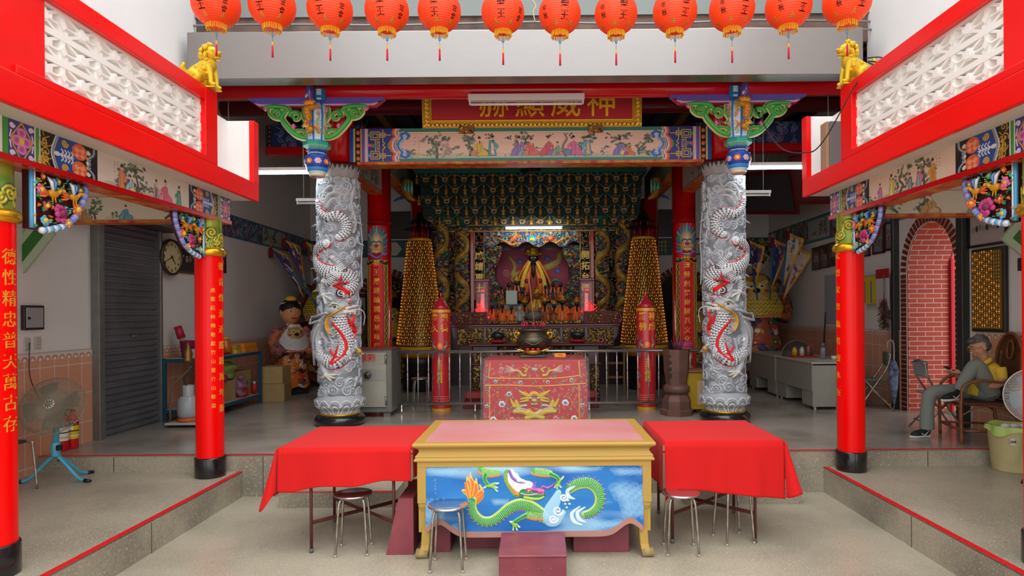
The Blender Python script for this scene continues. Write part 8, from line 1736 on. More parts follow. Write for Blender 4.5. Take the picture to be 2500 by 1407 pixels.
sbox('cardboard_box', (-4.82, 9.45, ZL), (.40, .42, .30), CB, 'open cardboard box on the lower shelf, nearest the red column', 'box'); sbox('cardboard_box', (-4.86, 10.05, ZL), (.36, .5, .40), CB, 'taller cardboard box at the far end of the lower shelf', 'box')
sbox('cardboard_box', (-4.45, 10.72, HF), (.40, .42, .30), CB, 'lower of two stacked cardboard boxes on the floor beyond the shelf', 'box', .1); sbox('cardboard_box', (-4.46, 10.73, HF + .302), (.38, .40, .28), 'b09260', 'upper of two stacked cardboard boxes on the floor beyond the shelf', 'box', .05)
def bag(x, y, z, s, col, label, seed, alpha=1.0):
 q = random.Random(seed); b = MB(); b.ball((0, 0, s[2] * .5), (s[0] * .5, s[1] * .5, s[2] * .5), 22, 16); b.v = [(a + q.uniform(-1, 1) * .03 * s[0] + .03 * sin(c * 40), b_ + q.uniform(-1, 1) * .03 * s[1], max(0, c + q.uniform(-1, 1) * .02)) for a, b_, c in b.v]
 b.tube([(0, 0, s[2] * .9), (s[0] * .25, -.02, s[2] * 1.1), (s[0] * .4, -.03, s[2] * 1.05)], [.03, .05, .012], 9); return tag(b.obj('plastic_bag', mat('bag ' + col, col, .3, alpha=alpha), None, (x, y, z)), label, 'bag')
bag(-4.78, 9.58, ZL + .30, (.36, .5, .30), '7f9a4a', 'pale green plastic bag on the cardboard box on the lower shelf', 1); bag(-4.70, 9.28, ZL + .30, (.24, .3, .12), 'a02858', 'crumpled magenta plastic bag on the cardboard box by the red column', 2); bag(-4.66, 9.85, ZL, (.2, .2, .3), '8a5a70', 'dusky pink plastic bag between the boxes on the lower shelf', 3)
sbox('red_packet', (-4.64, 9.92, ZL), (.10, .22, .14), 'c82820', 'red and white printed packet on the lower blue shelf', 'packet')
t = thing('spray_can', 'red spray can at the far end of the lower blue shelf', 'can', (-4.62, 10.30, ZL)); MB().lathe([(.032, 0), (.032, .15), (.02, .165)], 18).obj('can_body', mat('red spray can', 'c01c20', .35), t); MB().lathe([(.018, .165), (.018, .20), (0, .20)], 14).obj('cap', M_FIX, t)
for k, y in enumerate((10.0, 10.12)): t = thing('steel_hook', 'bent chrome hook standing on the lower blue shelf, %s one' % ('nearer', 'farther')[k], 'hook', (-4.64, y, ZL)); MB().tube(catmull([(0, 0, 0), (0, 0, .2), (.02, .05, .25), (.02, .1, .2)], 5), .011, 8).obj('rod', M_CHR, t)
t = thing('gas_burner', 'white gas cylinder with brass burner lamp on a small dolly beside the blue shelf', 'gas cylinder', (-4.60, 8.32, HF)); m_ = mat('pale grey gas cylinder', 'a8acb0', .35, coat=.3)
MB().rbox((0, 0, .05), (.42, .36, .025), .004).obj('dolly_plate', mat('white dolly', 'b8b4ac', .5), t)
for q in (-1, 1): MB().ball((q * .17, -.13, .02), (.02, .02, .02), 8, 6).obj('castor', M_BLK, t)
MB().lathe([(.12, .065), (.13, .07), (.13, .11), (0, .11)], 24).obj('orange_ring', mat('orange base ring', 'c8602c', .5), t)
MB().lathe([(.10, .11), (.125, .14), (.13, .2), (.128, .32), (.10, .38), (.06, .40)], 28).obj('cylinder', m_, t)
cl_ = MB(); cl_.lathe([(.07, .38), (.072, .53), (.066, .535), (.064, .38)], 24, close=False, a0=pi * -.35 + pi * 1.5 + .5, a1=pi * 1.5 + 2 * pi - .5 + pi * -.35); cl_.obj('collar', m_, t); MB().lathe([(.02, .40), (.02, .47), (.03, .48), (.03, .50), (0, .5)], 12).obj('valve', M_BRS, t)
MB().tube(catmull([(.0, 0, .48), (-.05, 0, .62), (.02, .05, .72), (.0, .05, .85)], 5), .012, 8).obj('pipe', mat('dark iron pipe', '3a3634', .5, .4), t); MB().tube(catmull([(-.18, -.1, .07), (-.16, -.1, .5), (-.02, -.02, .70), (.05, 0, .78)], 5), .010, 8).obj('stand_rod', mat('rusty rod', '6a5a4c', .6), t)
MB().lathe([(.06, .83), (.065, .87), (.05, .90), (.06, .95), (.03, 1.02), (.012, 1.08), (0, 1.1)], 16).obj('burner_head', mat('brass burner', '8a6a3a', .35, .7), t)
# RIGHT WALL AND OFFICE CORNER
for y, lab in ((9.30, 'left'), (7.82, 'right')): struct(MB().rbox((XR - .04, y, 1.9), (.10, .12 if y < 9 else .07, 2.95), .006).obj('trim_%d' % (40 + int(y)), mat('dark steel door post', '4c4e4c', .35, .6)), 'dark steel post at the %s of the arched doorway' % lab)
struct(MB().rbox((XR - .06, 8.6, 3.33), (.14, 1.75, .16), .02).obj('trim_51', mat('dark blue grey housing', '3a4048', .5)), 'dark shutter housing over the arched doorway')
fr = [(12.0, 2.86), (11.65, 2.87), (11.3, 2.88), (10.6, 2.94), (10.22, 2.95), (9.8, 2.96), (9.45, 2.98)]
for k, (y, z) in enumerate(fr): photo(XR, y, z, .30, .40, 30 + k, 'dark framed group photograph on the right wall, %s from the back' % nm[k], -1, '4a1c1c', ('5a4a40', '8a94a0') if k > 2 else ('1c1a1c', '3a3430'), 'framed photographs in a row on the right wall')
photo(XR, 7.43, 2.86, .62, .46, 50, 'large black framed red and white certificate above the light board', -1, '15181c', ('a89c98', 'b8aca4'))
lb = thing('light_board', 'black framed board of small gold niches with orange lights behind the seated man', 'light board', (XR, 7.385, 2.10)); MB().rbox((-.025, 0, 0), (.05, .55, .98), .008).obj('frame', mat('black box frame', '2c2624'), lb); MB().cbox((-.052, 0, 0), (.008, .49, .92)).obj('backing', mat('dark gold backing', '6a5228', .4, .4), lb)
tm = niche_mesh(1.15); ng = MB(); bl = MB(); pm = tm.mesh('niche', M_NG); cnt = 0
for j in range(22):
 for i in range(12):
  M = Matrix.Translation((-.056, .215 - i * .039, -.43 + j * .041)) @ Matrix.Rotation(radians(-90), 4, 'Z') @ Matrix.Scale(.8, 4); P = M @ Vector((0, -.018, .02))
  if cnt < 100 and 5 <= j < 14: o = bpy.data.objects.new('niche', pm); COL.objects.link(o); o.parent = lb; o.matrix_local = M; cnt += 1
  else: ng.v.extend([tuple(M @ Vector(p)) for p in tm.v]); ng.f.extend([tuple(k + len(ng.v) - len(tm.v) for k in f_) for f_ in tm.f]); ng.c.extend(tm.c); ng.sm.extend(tm.sm); ng.mi.extend(tm.mi)
  if (i * 5 + j * 3) % 7 > 3 and not (i > 8 and j > 12): bl.ball(P, .0065, 6, 4)
ng.obj('niche_rows', M_NG, lb)['kind'] = 'stuff'; bl.obj('tiny_lights', mat('dim orange diode', 'd88030', .4, emit='ff8418', estr=1.0), lb)['kind'] = 'stuff'
o = MB().rbox((XR - .02, 6.87, 2.36), (.04, .13, .14), .006).obj('switch_box', mat('black switch box', '26282a', .4)); tag(o, 'small black switch box on the right wall near the right edge', 'switch')
o = MB().rbox((XR - .012, 11.25, 2.08), (.02, .80, .88), .004).obj('whiteboard', mat('bluish white board', 'a4aeb8', .3)); tag(o, 'whiteboard on the right wall behind the far right column', 'whiteboard')
for k, (y, w_, c1, c2, lab) in enumerate([(10.0, .16, 'd8b828', '8ab0a0', 'narrow yellow almanac sheet clipped to the wall line beside the red column'), (9.78, .26, 'd8b828', '8ab0a0', 'yellow almanac poster with a figure clipped to the wall line')]):
 o = MB().rbox((XR - .10, y, 2.20), (.006, w_, .46), .001).obj('wall_poster', mat('poster ' + c1, c1, .5)); tag(o, lab, 'poster'); MB().cbox((XR - .104, y, 2.41), (.004, w_, .03)).obj('top_strip', mat('poster ' + c2, c2, .5), o); MB().cbox((XR - .104, y + w_ * .3, 2.16), (.004, w_ * .18, .34)).obj('blue_column', mat('poster blue', '5a8a9a', .5), o)
o = MB().rbox((XR - .13, 9.48, 2.14), (.006, .36, .52), .001).obj('wall_calendar', mat('pale calendar paper', 'c4bcc0', .5)); tag(o, 'paper calendar with red header hanging beside the doorway post', 'calendar'); MB().cbox((XR - .134, 9.48, 2.42), (.006, .36, .14)).obj('red_header', mat('calendar red', 'a82024', .5), o)
text('19 20', .11, mat('calendar print', 'c04048', .5), 'numerals', o, (XR - .134, 9.48, 2.00), rot=(radians(90), 0, radians(-90)), extrude=.001)
b = MB(); q = random.Random(4)
for k in range(150): a = q.uniform(0, 6.3); zz = q.uniform(-.42, 0); r_ = .085 * sin(min(1, -zz / .42 + .1) * 2.6) + .02; b.tube([(0, 0, zz + .03), (cos(a) * r_, sin(a) * r_, zz - .03)], [.008, .003], 5)
o = b.obj('feather_duster', mat('brown feathers', '5a3c30', .9), None, (XR - .17, 9.38, 2.02)); tag(o, 'brown feather duster hanging over the calendar', 'duster'); MB().tube([(0, 0, 0), (0, 0, .38)], .008, 8).obj('handle', M_STEEL, o)
tag(MB().tube(catmull([(XR - .02, 11.62, 1.85), (XR - .05, 11.6, 1.5), (XR - .04, 11.65, 1.2), (XR - .05, 11.6, 1.0)], 5), .012, 6).obj('wall_cable', M_BLK), 'bunch of dark cable hanging beside the whiteboard', 'cable')
for k, (x, y, z, c_) in enumerate([(4.35, 12.2, 4.15, '4a4648'), (4.75, 10.3, 4.02, '5a3436')]):
 t = thing('hanging_plaque', ('dark framed plaque tilted high above the right procession figures', 'brown framed plaque tilted high on the right side nearer the courtyard')[k], 'plaque', (x, y, z)); t.rotation_euler = (radians(22), radians(8), radians(-62)); MB().rbox((0, 0, 0), (1.5, .05, .85), .01).obj('red_frame', mat('dull red frame', '6a1a22', .4), t); MB().cbox((0, -.03, 0), (1.36, .01, .71)).obj('panel', mat('plaque ' + c_, c_, .3), t); MB().tube([(0, .03, .3), (.1, .6, 1.5)], .008, 6).obj('hanging_wire', M_BLK, t)
M_DESK = mat('putty grey desk enamel', '98958a', .45, noise=.08)
for k, (y0, y1) in enumerate([(9.18, 10.55), (10.62, 11.95)]):
 t = thing('steel_desk', ('grey steel office desk nearest the courtyard', 'grey steel office desk behind the first one')[k], 'desk', (4.32, (y0 + y1) / 2, HF)); hd = (y1 - y0) / 2; hw = .37; H = .70
 MB().rbox((0, 0, H - .015), (hw * 2 + .02, hd * 2, .03), .005).obj('desktop', mat('desk top', 'a5a297', .35), t); MB().rbox((-hw + .01, 0, H - .03 - .20), (.02, hd * 2 - .04, .40), .003).obj('modesty_panel', M_DESK, t)
 for q in (-1, 1): MB().rbox((0, q * (hd - .20), H / 2 + .0), (hw * 2 - .02, .38, H - .10), .005).obj('drawer_pedestal', M_DESK, t)
 for a in (-1, 1):
  for b_ in (-1, 1): MB().tube([(a * (hw - .06), b_ * (hd - .06), 0), (a * (hw - .06), b_ * (hd - .06), .06)], .018, 10).obj('foot', M_FIX, t)
ZD = HF + .70
t = thing('red_tray', 'red plastic tray on the nearer desk holding jars and pens', 'tray', (4.24, 10.25, ZD)); MB().rbox((0, 0, .012), (.40, .34, .024), .008).obj('tray_body', mat('red plastic tray', 'a82420', .4), t)
for k, (x, y, h, r_, c_, lab) in enumerate([(-.12, -.02, .11, .04, 'c8902a', 'squat jar with yellow lid on the red tray'), (-.02, -.06, .12, .035, 'b8b8b0', 'white jar on the red tray'), (.09, -.04, .12, .03, '8a5a40', 'brown pen cup on the red tray')]):
 t = thing('small_jar', lab, 'jar', (4.24 + x, 10.25 + y, ZD + .026)); MB().lathe([(r_, 0), (r_, h * .8), (r_ * .8, h)], 16).obj('jar_body', mat('jar ' + c_, c_, .3), t); MB().lathe([(r_ * .6, h), (r_ * .5, h + .02), (0, h + .025)], 12).obj('lid', M_FIG if False else mat('jar lid', '9aa08a', .3), t)
for k in range(3): tag(MB().tube([(4.33 + k * .012, 10.21, ZD + .08), (4.335 + k * .03, 10.20, ZD + .22)], .006, 6).obj('pen', mat('red pen', 'b02030', .4)), 'red pen in the brown cup on the red tray, %s of three' % nm[k], 'pen', 'pens in the brown cup')
t = thing('wire_dome', 'wire mesh food dome standing behind the red tray', 'food cover', (4.27, 10.5, ZD)); MB().tube([(cos(a) * .26, 0, sin(a) * .26) for a in [pi * k / 20 for k in range(21)]], .008, 8).obj('hoop', mat('tan hoop', '6a6258', .5), t); MB().lathe([(.25, 0), (.22, .12), (.13, .21), (.0, .245)], 20).obj('mesh', mat('grey mesh', '4a4a48', .6, alpha=.35), t)
t = thing('thermos_bottle', 'clear drinking bottle with dark lid on the nearer desk', 'bottle', (4.30, 9.62, ZD)); MB().lathe([(.036, 0), (.036, .17), (.026, .19)], 18).obj('bottle_body', mat('cloudy bottle', '8a8a90', .2, alpha=.8), t); MB().lathe([(.028, .19), (.028, .23), (.02, .26), (0, .26)], 16).obj('lid', mat('grey lid', '5a5a60', .3), t)
t = thing('white_cup', 'small white cup on papers at the right of the nearer desk', 'cup', (4.42, 9.52, ZD + .006)); MB().lathe([(.03, 0), (.04, .06), (.036, .06), (.027, .006), (0, .006)], 16).obj('cup_body', M_FIX, t)
for k, (x, y, c_) in enumerate([(4.30, 9.95, 'b88a80'), (4.30, 9.58, 'b8b8ac')]): sbox('paper_sheets', (x, y, ZD), (.34, .2, .005), c_, ('pinkish papers in front of the red tray', 'white papers under the bottle on the nearer desk')[k], 'paper', .1)
t = stool(4.35, 8.92, .1, M_SEATS, 'steel stool in front of the grey desk end', HF, .50, 'steel_stool')
def fchair(x, y, rz, col, label, s=1.0):
 t = thing('folding_chair', label, 'chair', (x, y, HF), rz)
 for q in (-1, 1):
  MB().tube(catmull([(q * .2, -.22, 0), (q * .2, 0, .36), (q * .2, .16, .62), (q * .2, .2, .80)], 4), .012, 8).obj('front_leg', M_CHR, t); MB().tube([(q * .18, .26, 0), (q * .18, -.12, .44)], .012, 8).obj('rear_leg', M_CHR, t)
 MB().rbox((0, -.0, .44), (.38, .36, .03), .012).obj('seat', mat('vinyl ' + col, col, .5), t); MB().rbox((0, .185, .74), (.40, .03, .20), .012, M=None).obj('backrest', mat('vinyl ' + col, col), t); MB().tube([(-.2, .2, .80), (0, .205, .84), (.2, .2, .80)], .012, 8).obj('top_bar', M_CHR, t); MB().tube([(-.18, .2, .1), (.18, .2, .1)], .009, 8).obj('stretcher', M_CHR, t)
fchair(4.85, 9.25, -1.9, '5a6656', 'green folding chair between the far right column and the doorway'); fchair(4.98, 10.6, -1.7, '4a5448', 'green folding chair behind the desk'); fchair(4.80, 7.65, 1.35, '84868a', 'grey padded folding chair beyond the seated man')
t = thing('umbrella', 'furled dark blue umbrella hung on the green folding chair', 'umbrella', (5.0, 8.95, HF)); MB().lathe([(.01, .1), (.05, .35), (.065, .6), (.03, .72), (.012, .74)], 12, smooth=True).obj('canopy', mat('navy umbrella cloth', '24304e', .6, noise=.4, nscale=14, noisecol='7a8aa8'), t); MB().tube(catmull([(0, 0, .7), (0, 0, .95), (-.04, 0, 1.02), (-.09, 0, .98), (-.09, 0, .9)], 5), .012, 8).obj('crook_handle', M_STEEL, t); MB().tube([(0, 0, .02), (0, 0, .12)], .006, 8).obj('tip', M_STEEL, t)
t = thing('waste_bin', 'cream plastic waste bin with a pale green liner at the right edge', 'bin', (4.745, 6.37, .26)); b = MB(); b.lathe([(.17, 0), (.175, .01), (.215, .43), (.225, .44), (.21, .44), (.165, .02), (0, .02)], 32); b.obj('bin_body', mat('cream yellow plastic', 'c9c08c', .45, noise=.1), t)
l = MB(); l.sheet(lambda u, v: ((.222 + .012 * sin(u * 60) + .012 * v) * cos(u * 2 * pi), (.222 + .012 * sin(u * 47) + .012 * v) * sin(u * 2 * pi), .455 - (.07 + .03 * sin(u * 25)) * v), 80, 6); l.sheet(lambda u, v: ((.222 - .05 * v) * cos(u * 2 * pi), (.222 - .05 * v) * sin(u * 2 * pi), .455 - .06 * v + .01 * sin(u * 30)), 60, 4); l.obj('liner', mat('pale green liner', 'a8c468', .35), t)
MB().rbox((-.10, -.172, .315), (.10, .006, .07), .002, M=Matrix.Rotation(0, 4, 'Z')).obj('sticker', mat('white sticker', 'd8d4cc', .5), t); text('DUBON', .028, M_BLK, 'lettering', t, (-.10, -.178, .315), extrude=.0005, bold=.001)
for k in range(3): tag(MB().ball((0, 0, 0), (.05, .04, .03), 8, 5).obj('crumpled_paper', mat('crumpled paper', 'd8d4d8', .8), None, (4.66 + k * .09, 6.35, .26 + .44)), 'crumpled white paper on top of the waste bin, %s one' % ('left', 'middle', 'right')[k], 'paper', 'crumpled papers in the bin')
t = thing('octagonal_urn', 'brown eight sided wooden incense urn in front of the railing at the right', 'urn', (1.93, 8.92, HF)); m_ = mat('brown wooden urn', '6a4a40', .5, noise=.25, nscale=6)
MB().lathe([(.23, 0), (.235, .07), (.20, .09), (.20, .20), (.17, .27), (.14, .30)], 8, smooth=False).obj('foot', m_, t); MB().lathe([(.14, .30), (.18, .33), (.185, .39), (.15, .43)], 24).obj('waist', m_, t); MB().lathe([(.145, .43), (.175, .62), (.19, .90), (.19, .92), (.17, .92), (.13, .45), (0, .45)], 8, smooth=False).obj('body', m_, t)
for k in range(4): MB().rbox((-.06, -.163 - .0 * k, .83 - k * .09), (.045, .02, .05), .004, Matrix.Rotation(radians(-22.5), 4, 'Z')).obj('dark_inlay', mat('dark inlay', '2a1c18', .5), t)
for k in range(8): MB().tube([(.02 * (k - 4), 0, .9), (.035 * (k - 4), 0, 1.02 + .02 * (k % 3))], .008, 6).obj('incense_holder', M_BLK, t)
t = thing('yellow_cabinet', 'small yellow cabinet with red top beside the right dragon column', 'cabinet', (2.30, 9.15, HF)); MB().rbox((0, 0, .32), (.42, .36, .52), .008).obj('body', mat('mustard cabinet', 'b8961c', .5), t); MB().rbox((0, 0, .60), (.46, .40, .03), .006).obj('top', mat('red brown cabinet top', '9a6a50', .5), t); MB().cbox((.05, -.185, .3), (.24, .006, .34)).obj('paper_notice', mat('pinkish notice', 'c8a888', .6), t)
for a in (-1, 1): MB().ball((a * .16, -.12, .03), .03, 8, 6).obj('castor', M_BLK, t)
t = thing('drum_banner', 'rolled banner of bright coloured bands standing at the right of the railing', 'banner', (2.22, 9.75, HF)); b = MB(); cs = ['2a4a6a', 'c02828', '2a6a3a', 'd8a82c', 'c02828', '3a4a9a', 'd8a82c', 'c02828', 'c8902a', 'd86a4a', 'c9407a']
for k, c_ in enumerate(cs): b.lathe([(.13, k * .09), (.14, .01 + k * .09), (.13, .09 + k * .09)], 20, color=c_)
b.obj('banded_cloth', M_PAINTM, t)
t = stool(-1.82, 9.75, .3, mat('pinkish steel seat', '8a6a68', .3), 'steel stool behind the railing at the left', HF, .46)
t = thing('wooden_stand', 'plain wooden stand frame behind the railing under the right lamp tower', 'stand', (1.35, 11.2, HF));
for x in (-.15, .15): MB().rbox((x, 0, .42), (.04, .04, .84), .004).obj('post', mat('raw wood', '7a5a3a', .6), t)
for z in (.3, .55, .83): MB().rbox((0, 0, z), (.34, .035, .04), .004).obj('crossbar', mat('raw wood', '7a5a3a'), t)
for i, (x, lab) in enumerate(((-3.45, 'left'), (3.25, 'right'))):
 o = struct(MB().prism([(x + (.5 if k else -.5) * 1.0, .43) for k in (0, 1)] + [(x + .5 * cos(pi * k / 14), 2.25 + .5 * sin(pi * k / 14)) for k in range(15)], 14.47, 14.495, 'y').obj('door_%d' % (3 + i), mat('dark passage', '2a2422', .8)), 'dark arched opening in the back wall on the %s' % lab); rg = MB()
 for k in range(16): a = pi * (k + .5) / 16; rg.rbox((0, 0, 0), (.17, .05, .085), .006, Matrix.Translation((x + .58 * cos(a), 14.47, 2.25 + .58 * sin(a))) @ Matrix.Rotation(-a, 4, 'Y'))
 rg.obj('brick_ring', M_RING, o)
 o = MB().rbox(((-2.95, 2.75)[i], 14.46, 3.9), (1.0, .05, .62), .008).obj('dark_board', mat('dark brown board', '2e1c18', .4)); tag(o, 'dark brown board on the back wall above the %s arched opening' % lab, 'board')
# SEATED MAN IN A RATTAN CHAIR
M_RAT = mat('brown rattan', '6e3d1e', .35, coat=.3, noise=.3, nscale=12, noisecol='8a5228'); M_WEAVE = brick_mat('woven rattan', '6a3f20', '7a4a28', '3a2010', .012, .010, 'XZ', .5, .0015, .5, .6)
t = thing('rattan_armchair', 'brown rattan armchair with a high rounded back holding the seated man', 'chair', (4.86, 7.04, HF), radians(-104)); hw, hd = .30, .27
for q in (-1, 1):
 for dx in (0, .026): MB().tube(catmull([(q * (hw + dx * .6), -hd, 0), (q * (hw + dx * .6), -hd - .005, .42), (q * (hw + dx * .4), -hd + .03, .62), (q * (hw + dx), -.08, .685), (q * hw, .12, .67), (q * (hw - .02), .27, .74)], 6), .015, 10).obj('arm_frame', M_RAT, t)
 MB().tube(catmull([(q * .26, .30, 0), (q * .27, .26, .42), (q * .25, .31, .75), (q * .22, .33, .98)], 5), .016, 10).obj('rear_leg', M_RAT, t); MB().tube([(q * hw, -hd, .14), (q * .26, .28, .14)], .013, 8).obj('stretcher', M_RAT, t); MB().tube(catmull([(q * hw, -hd, .30), (q * hw, -.1, .40), (q * hw, .1, .40), (q * .27, .25, .30)], 4), .010, 8).obj('brace', M_RAT, t)
MB().tube([(-hw, -hd, .14), (hw, -hd, .14)], .013, 8).obj('stretcher', M_RAT, t); MB().rbox((0, -.0, .425), (2 * hw - .02, 2 * hd, .03), .01).obj('seat', mat('rattan seat', '5c3a24', .6, noise=.3, nscale=30), t)
for z in (.40, .445): MB().tube([(-hw, -hd, z), (hw, -hd, z)], .014, 8).obj('seat_rail', M_RAT, t)
bk = lambda u, v: ((.245 + .05 * sin(v * pi)) * (u - .5) * 2 * (1 if v < .7 else sqrt(max(0, 1 - ((v - .7) / .3) ** 2)) * .97 + .03), .27 + .06 * v + .03 * (1 - (2 * u - 1) ** 2), .44 + .74 * v)
o = MB().sheet(lambda u, v: bk(u, 1 - (1 - v) ** 2), 16, 40).obj('woven_back', M_WEAVE, t); s = o.modifiers.new('t', 'SOLIDIFY'); s.thickness = .01
loop = [bk(0, 1 - (1 - v) ** 3) for v in np.linspace(0, 1, 26)] + [bk(1, 1 - (1 - v) ** 3) for v in np.linspace(1, 0, 26)]; MB().tube(loop, .018, 10).obj('back_frame', M_RAT, t)
MB().tube([(.0 + .07 * cos(a), .318 + .01 * sin(a), 1.0 + .10 * sin(a)) for a in [2 * pi * k / 20 for k in range(21)]], .012, 8, caps=False).obj('oval_ring', M_RAT, t)
def remesh(o, vs, sm=6):
 m = o.modifiers.new('remesh', 'REMESH'); m.mode = 'VOXEL'; m.voxel_size = vs; m.use_smooth_shade = True
 if sm: k = o.modifiers.new('smooth', 'SMOOTH'); k.iterations = sm; k.factor = .5
 return o
M_SK = mat('tanned skin', 'c49272', .5); M_POLO = mat('yellow polo cotton', 'e3c03a', .75, bump=.2, bscale=90); M_TRS = mat('grey trousers', '7f857e', .8, bump=.35, bscale=14); M_SHOE = mat('black mesh shoe', '14201f', .6); M_SOLE = mat('white shoe sole', 'c9cdc8', .5); M_HAIR = mat('greying black hair', '242222', .7, noise=.4, nscale=14, noisecol='6a6866')
man = thing('person', 'seated person in yellow polo and grey trousers looking down at a phone', 'person', (4.88, 7.05, HF)); O = Vector((4.88, 7.05, HF))
def W(*p): return tuple(Vector(p) - O)
hc = Vector(W(4.885, 7.04, 1.455)); hd_ = MB(); HM = Matrix.Translation(hc) @ Matrix.Rotation(radians(-96), 4, 'Z') @ Matrix.Rotation(radians(24), 4, 'X')
hd_.ball((0, .012, .03), (.076, .094, .092), 24, 18, M=HM); hd_.ball((0, -.020, -.03), (.060, .068, .075), 20, 14, M=HM); hd_.ball((0, -.045, -.082), (.036, .032, .026), 14, 10, M=HM)
hd_.tube([(0, -.082, .022), (0, -.102, -.012), (0, -.112, -.024)], [.009, .012, .015], 10, M=HM); hd_.ball((0, -.092, .040), (.05, .014, .012), 12, 8, M=HM); hd_.ball((0, -.088, -.062), (.024, .013, .010), 12, 8, M=HM)
for q in (-1, 1): hd_.ball((q * .034, -.060, -.024), (.024, .018, .022), 10, 8, M=HM); hd_.ball((q * .078, .010, -.005), (.010, .022, .034), 12, 8, M=HM); hd_.ball((q * .013, -.100, -.026), (.009, .009, .008), 8, 6, M=HM)
hd_.tube([W(4.95, 7.05, 1.24), W(4.935, 7.05, 1.32), hc + Vector((.025, 0, -.06))], [.062, .054, .055], 16)
def limb(mb, pts, r, n=5): mb.tube(catmull([W(*p) for p in pts], n), r, 14)
arms = [[(4.975, 6.865, 1.235), (4.985, 6.83, 1.13), (4.90, 6.855, 1.045), (4.76, 6.985, 1.10), (4.665, 7.01, 1.165)], [(4.955, 7.215, 1.235), (4.93, 7.27, 1.12), (4.86, 7.24, 1.06), (4.74, 7.13, 1.10), (4.665, 7.09, 1.155)]]
for a in arms: limb(hd_, a, [.052, .046, .040, .034, .024])
for k, (w_, d) in enumerate((((4.66, 7.012, 1.168), 1), ((4.66, 7.088, 1.158), -1))):
 w_ = Vector(w_); hd_.tube([tuple(Vector(W(*w_))), tuple(Vector(W(*(w_ + Vector((-.035, .004 * d, .012)))))), tuple(Vector(W(*(w_ + Vector((-.07, .006 * d, .016))))))], [.022, .036, .034], 12, flat=.55)
 for j in range(4):
  b0 = w_ + Vector((-.066 + .004 * j, (-.026 + .017 * j) * .9, .018)); L = (.058, .066, .062, .048)[j]
  hd_.tube([tuple(Vector(W(*p))) for p in (b0, b0 + Vector((-L * .45, .004 * d, -.004)), b0 + Vector((-L * .75, .012 * d, .014)), b0 + Vector((-L * .70, .016 * d, .036)))], [.0095, .0088, .0082, .007], 8)
 hd_.tube([tuple(Vector(W(*p))) for p in (w_ + Vector((-.02, -.024 * d, .01)), w_ + Vector((-.05, -.034 * d, .034)), w_ + Vector((-.075, -.026 * d, .046)))], [.012, .010, .008], 8)
body = remesh(hd_.obj('body', M_SK, man), .0055, 3)
sh = MB(); limb(sh, [(4.90, 7.05, .90), (4.925, 7.05, 1.00), (4.965, 7.05, 1.12), (4.97, 7.05, 1.215), (4.955, 7.05, 1.26)], [.135, .148, .155, .135, .075])
for q, y in ((-1, 6.93), (1, 7.17)): sh.ball(W(4.965, y, 1.20), (.085, .085, .075), 16, 12); sh.ball(W(4.95, y, 1.10), (.10, .07, .12), 16, 12)
for a, q in zip(arms, (-1, 1)): limb(sh, [a[0], tuple(np.array(a[0]) * .45 + np.array(a[1]) * .55), tuple(np.array(a[1]) + np.array((0, 0, -.01)))], [.070, .058, .050]);
sho = remesh(sh.obj('polo_shirt', M_POLO, man), .008, 5)
cm = MB()
for q in (-1, 1): cm.tube(catmull([W(4.985, 7.05, 1.325), W(4.965, 7.05 + q * .065, 1.32), W(4.915, 7.05 + q * .062, 1.285), W(4.875, 7.05 + q * .02, 1.25)], 5), [.012, .022, .024, .016], 8, flat=1.2)
cm.obj('collar', M_POLO, man)
tr = MB(); limb(tr, [(4.98, 7.05, .93), (4.90, 7.05, .94)], [.135, .14]); tr.ball(W(4.93, 7.05, .95), (.15, .18, .10), 18, 12)
limb(tr, [(4.94, 6.95, .95), (4.85, 6.93, 1.12), (4.77, 6.93, 1.262), (4.68, 6.935, 1.15), (4.595, 6.945, .985)], [.10, .092, .074, .066, .062]); limb(tr, [(4.93, 7.15, .95), (4.66, 7.18, .945), (4.455, 7.20, .925), (4.40, 7.20, .75), (4.395, 7.20, .52)], [.10, .088, .078, .070, .078])
tro = remesh(tr.obj('trousers', M_TRS, man), .009, 4)
def shoe(an, toe, lab):
 a, t_ = Vector(W(*an)), Vector(W(*toe)); d = (t_ - a); L = d.length; d.normalize(); M = Matrix.Translation(a) @ Matrix((d, Vector((0, 0, 1)).cross(d).normalized(), Vector((0, 0, 1)))).transposed().to_4x4() if abs(d.z) < .01 else Matrix.Translation(a) @ d.to_track_quat('X', 'Z').to_matrix().to_4x4()
 s_ = MB(); s_.ball((-.01, 0, .0), (.055, .038, .045), 14, 10, M=M); s_.tube([(-.02, 0, -.01), (.06, 0, -.012), (.13, 0, -.028), (L, 0, -.036)], [.042, .044, .042, .022], 14, flat=.85, M=M); o = remesh(s_.obj('shoe', M_SHOE, man), .006, 3)
 so = MB(); out = [(-.06, .0), (-.045, .033), (.03, .036), (.11, .048), (.17, .036), (L + .025, 0), (.17, -.036), (.11, -.048), (.03, -.036), (-.045, -.033)]; so.prism(out, -.066, -.042, 'z', M=M); bevel(so.obj('sole', M_SOLE, o), .005)
 for q in (-1, 1): MB().tube(catmull([(.085, q * .042, -.012), (.045, q * .044, -.034), (.005, q * .043, -.004), (-.03, q * .043, .016)], 4), [.003, .008, .004, .001], 6, M=M).obj('shoe_mark', M_SOLE, o)
shoe((4.375, 7.20, .497), (4.20, 7.17, .497), 'a'); shoe((4.575, 6.955, .950), (4.40, 6.93, .938), 'b')
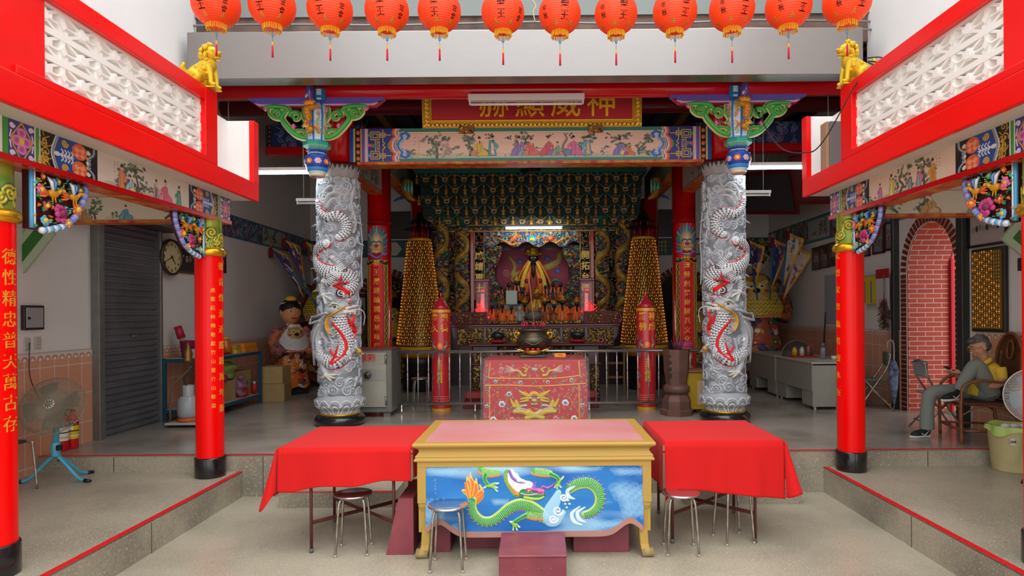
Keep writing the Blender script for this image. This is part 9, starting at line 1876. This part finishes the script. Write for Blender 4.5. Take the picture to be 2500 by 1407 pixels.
for (p, c) in (((4.375, 7.20, .535), M_SOLE),): MB().tube([W(4.38, 7.2, .50), W(4.385, 7.2, .56)], .036, 12).obj('sock', mat('grey sock', '9a9c9a', .8), man)
hr = MB(); hr.ball((0, .022, .048), (.083, .098, .090), 22, 16, M=HM); hr.ball((0, .055, -.002), (.078, .062, .07), 18, 12, M=HM); hr.ball((0, -.045, .098), (.060, .045, .030), 14, 10, M=HM); hro = hr.obj('hair', M_HAIR, man)
def cut(o, keep):          # trim hair away from the face
 me = o.data; import bmesh; bm = bmesh.new(); bm.from_mesh(me); HI = HM.inverted(); bmesh.ops.delete(bm, geom=[v for v in bm.verts if not keep(HI @ v.co)], context='VERTS'); bm.to_mesh(me); bm.free()
cut(hro, lambda p: p.z > .052 - .35 * p.y * (1 if p.y > 0 else 0) - (.09 if p.y > .03 else 0) or p.y > .045)
gl = MB()
for q in (-1, 1): gl.tube([(q * .032 + .022 * cos(a), -.108, .012 + .017 * sin(a)) for a in [2 * pi * k / 16 for k in range(17)]], .0016, 6, M=HM, caps=False); gl.tube([(q * .054, -.106, .016), (q * .076, -.06, .018), (q * .082, .01, .014)], .0016, 6, M=HM)
gl.tube([(-.010, -.108, .016), (.010, -.108, .016)], .0016, 6, M=HM); gl.obj('glasses', mat('gold wire rim', 'b09a6a', .3, .8), man)
ey = MB()
for q in (-1, 1): ey.tube([(q * .018, -.090, .012), (q * .032, -.094, .009), (q * .046, -.086, .012)], .0025, 6, M=HM); ey.tube([(q * .015, -.098, .044), (q * .034, -.098, .050), (q * .052, -.084, .044)], .004, 6, M=HM)
ey.obj('eyes_and_brows', mat('dark brow', '2a2220', .7), man); MB().tube([(-.022, -.100, -.062), (0, -.105, -.064), (.022, -.100, -.062)], .0028, 6, M=HM).obj('mouth', mat('lip', '8a5048', .5), man)
o = MB().rbox((0, 0, 0), (.012, .078, .15), .006).obj('phone', mat('black phone case', '14161a', .3), None, (4.575, 7.05, 1.20), (0, radians(-58), 0)); tag(o, 'black phone held in both hands by the seated person', 'phone'); MB().cbox((.0065, 0, 0), (.002, .07, .14)).obj('screen', mat('phone screen', '20262c', .1), o)
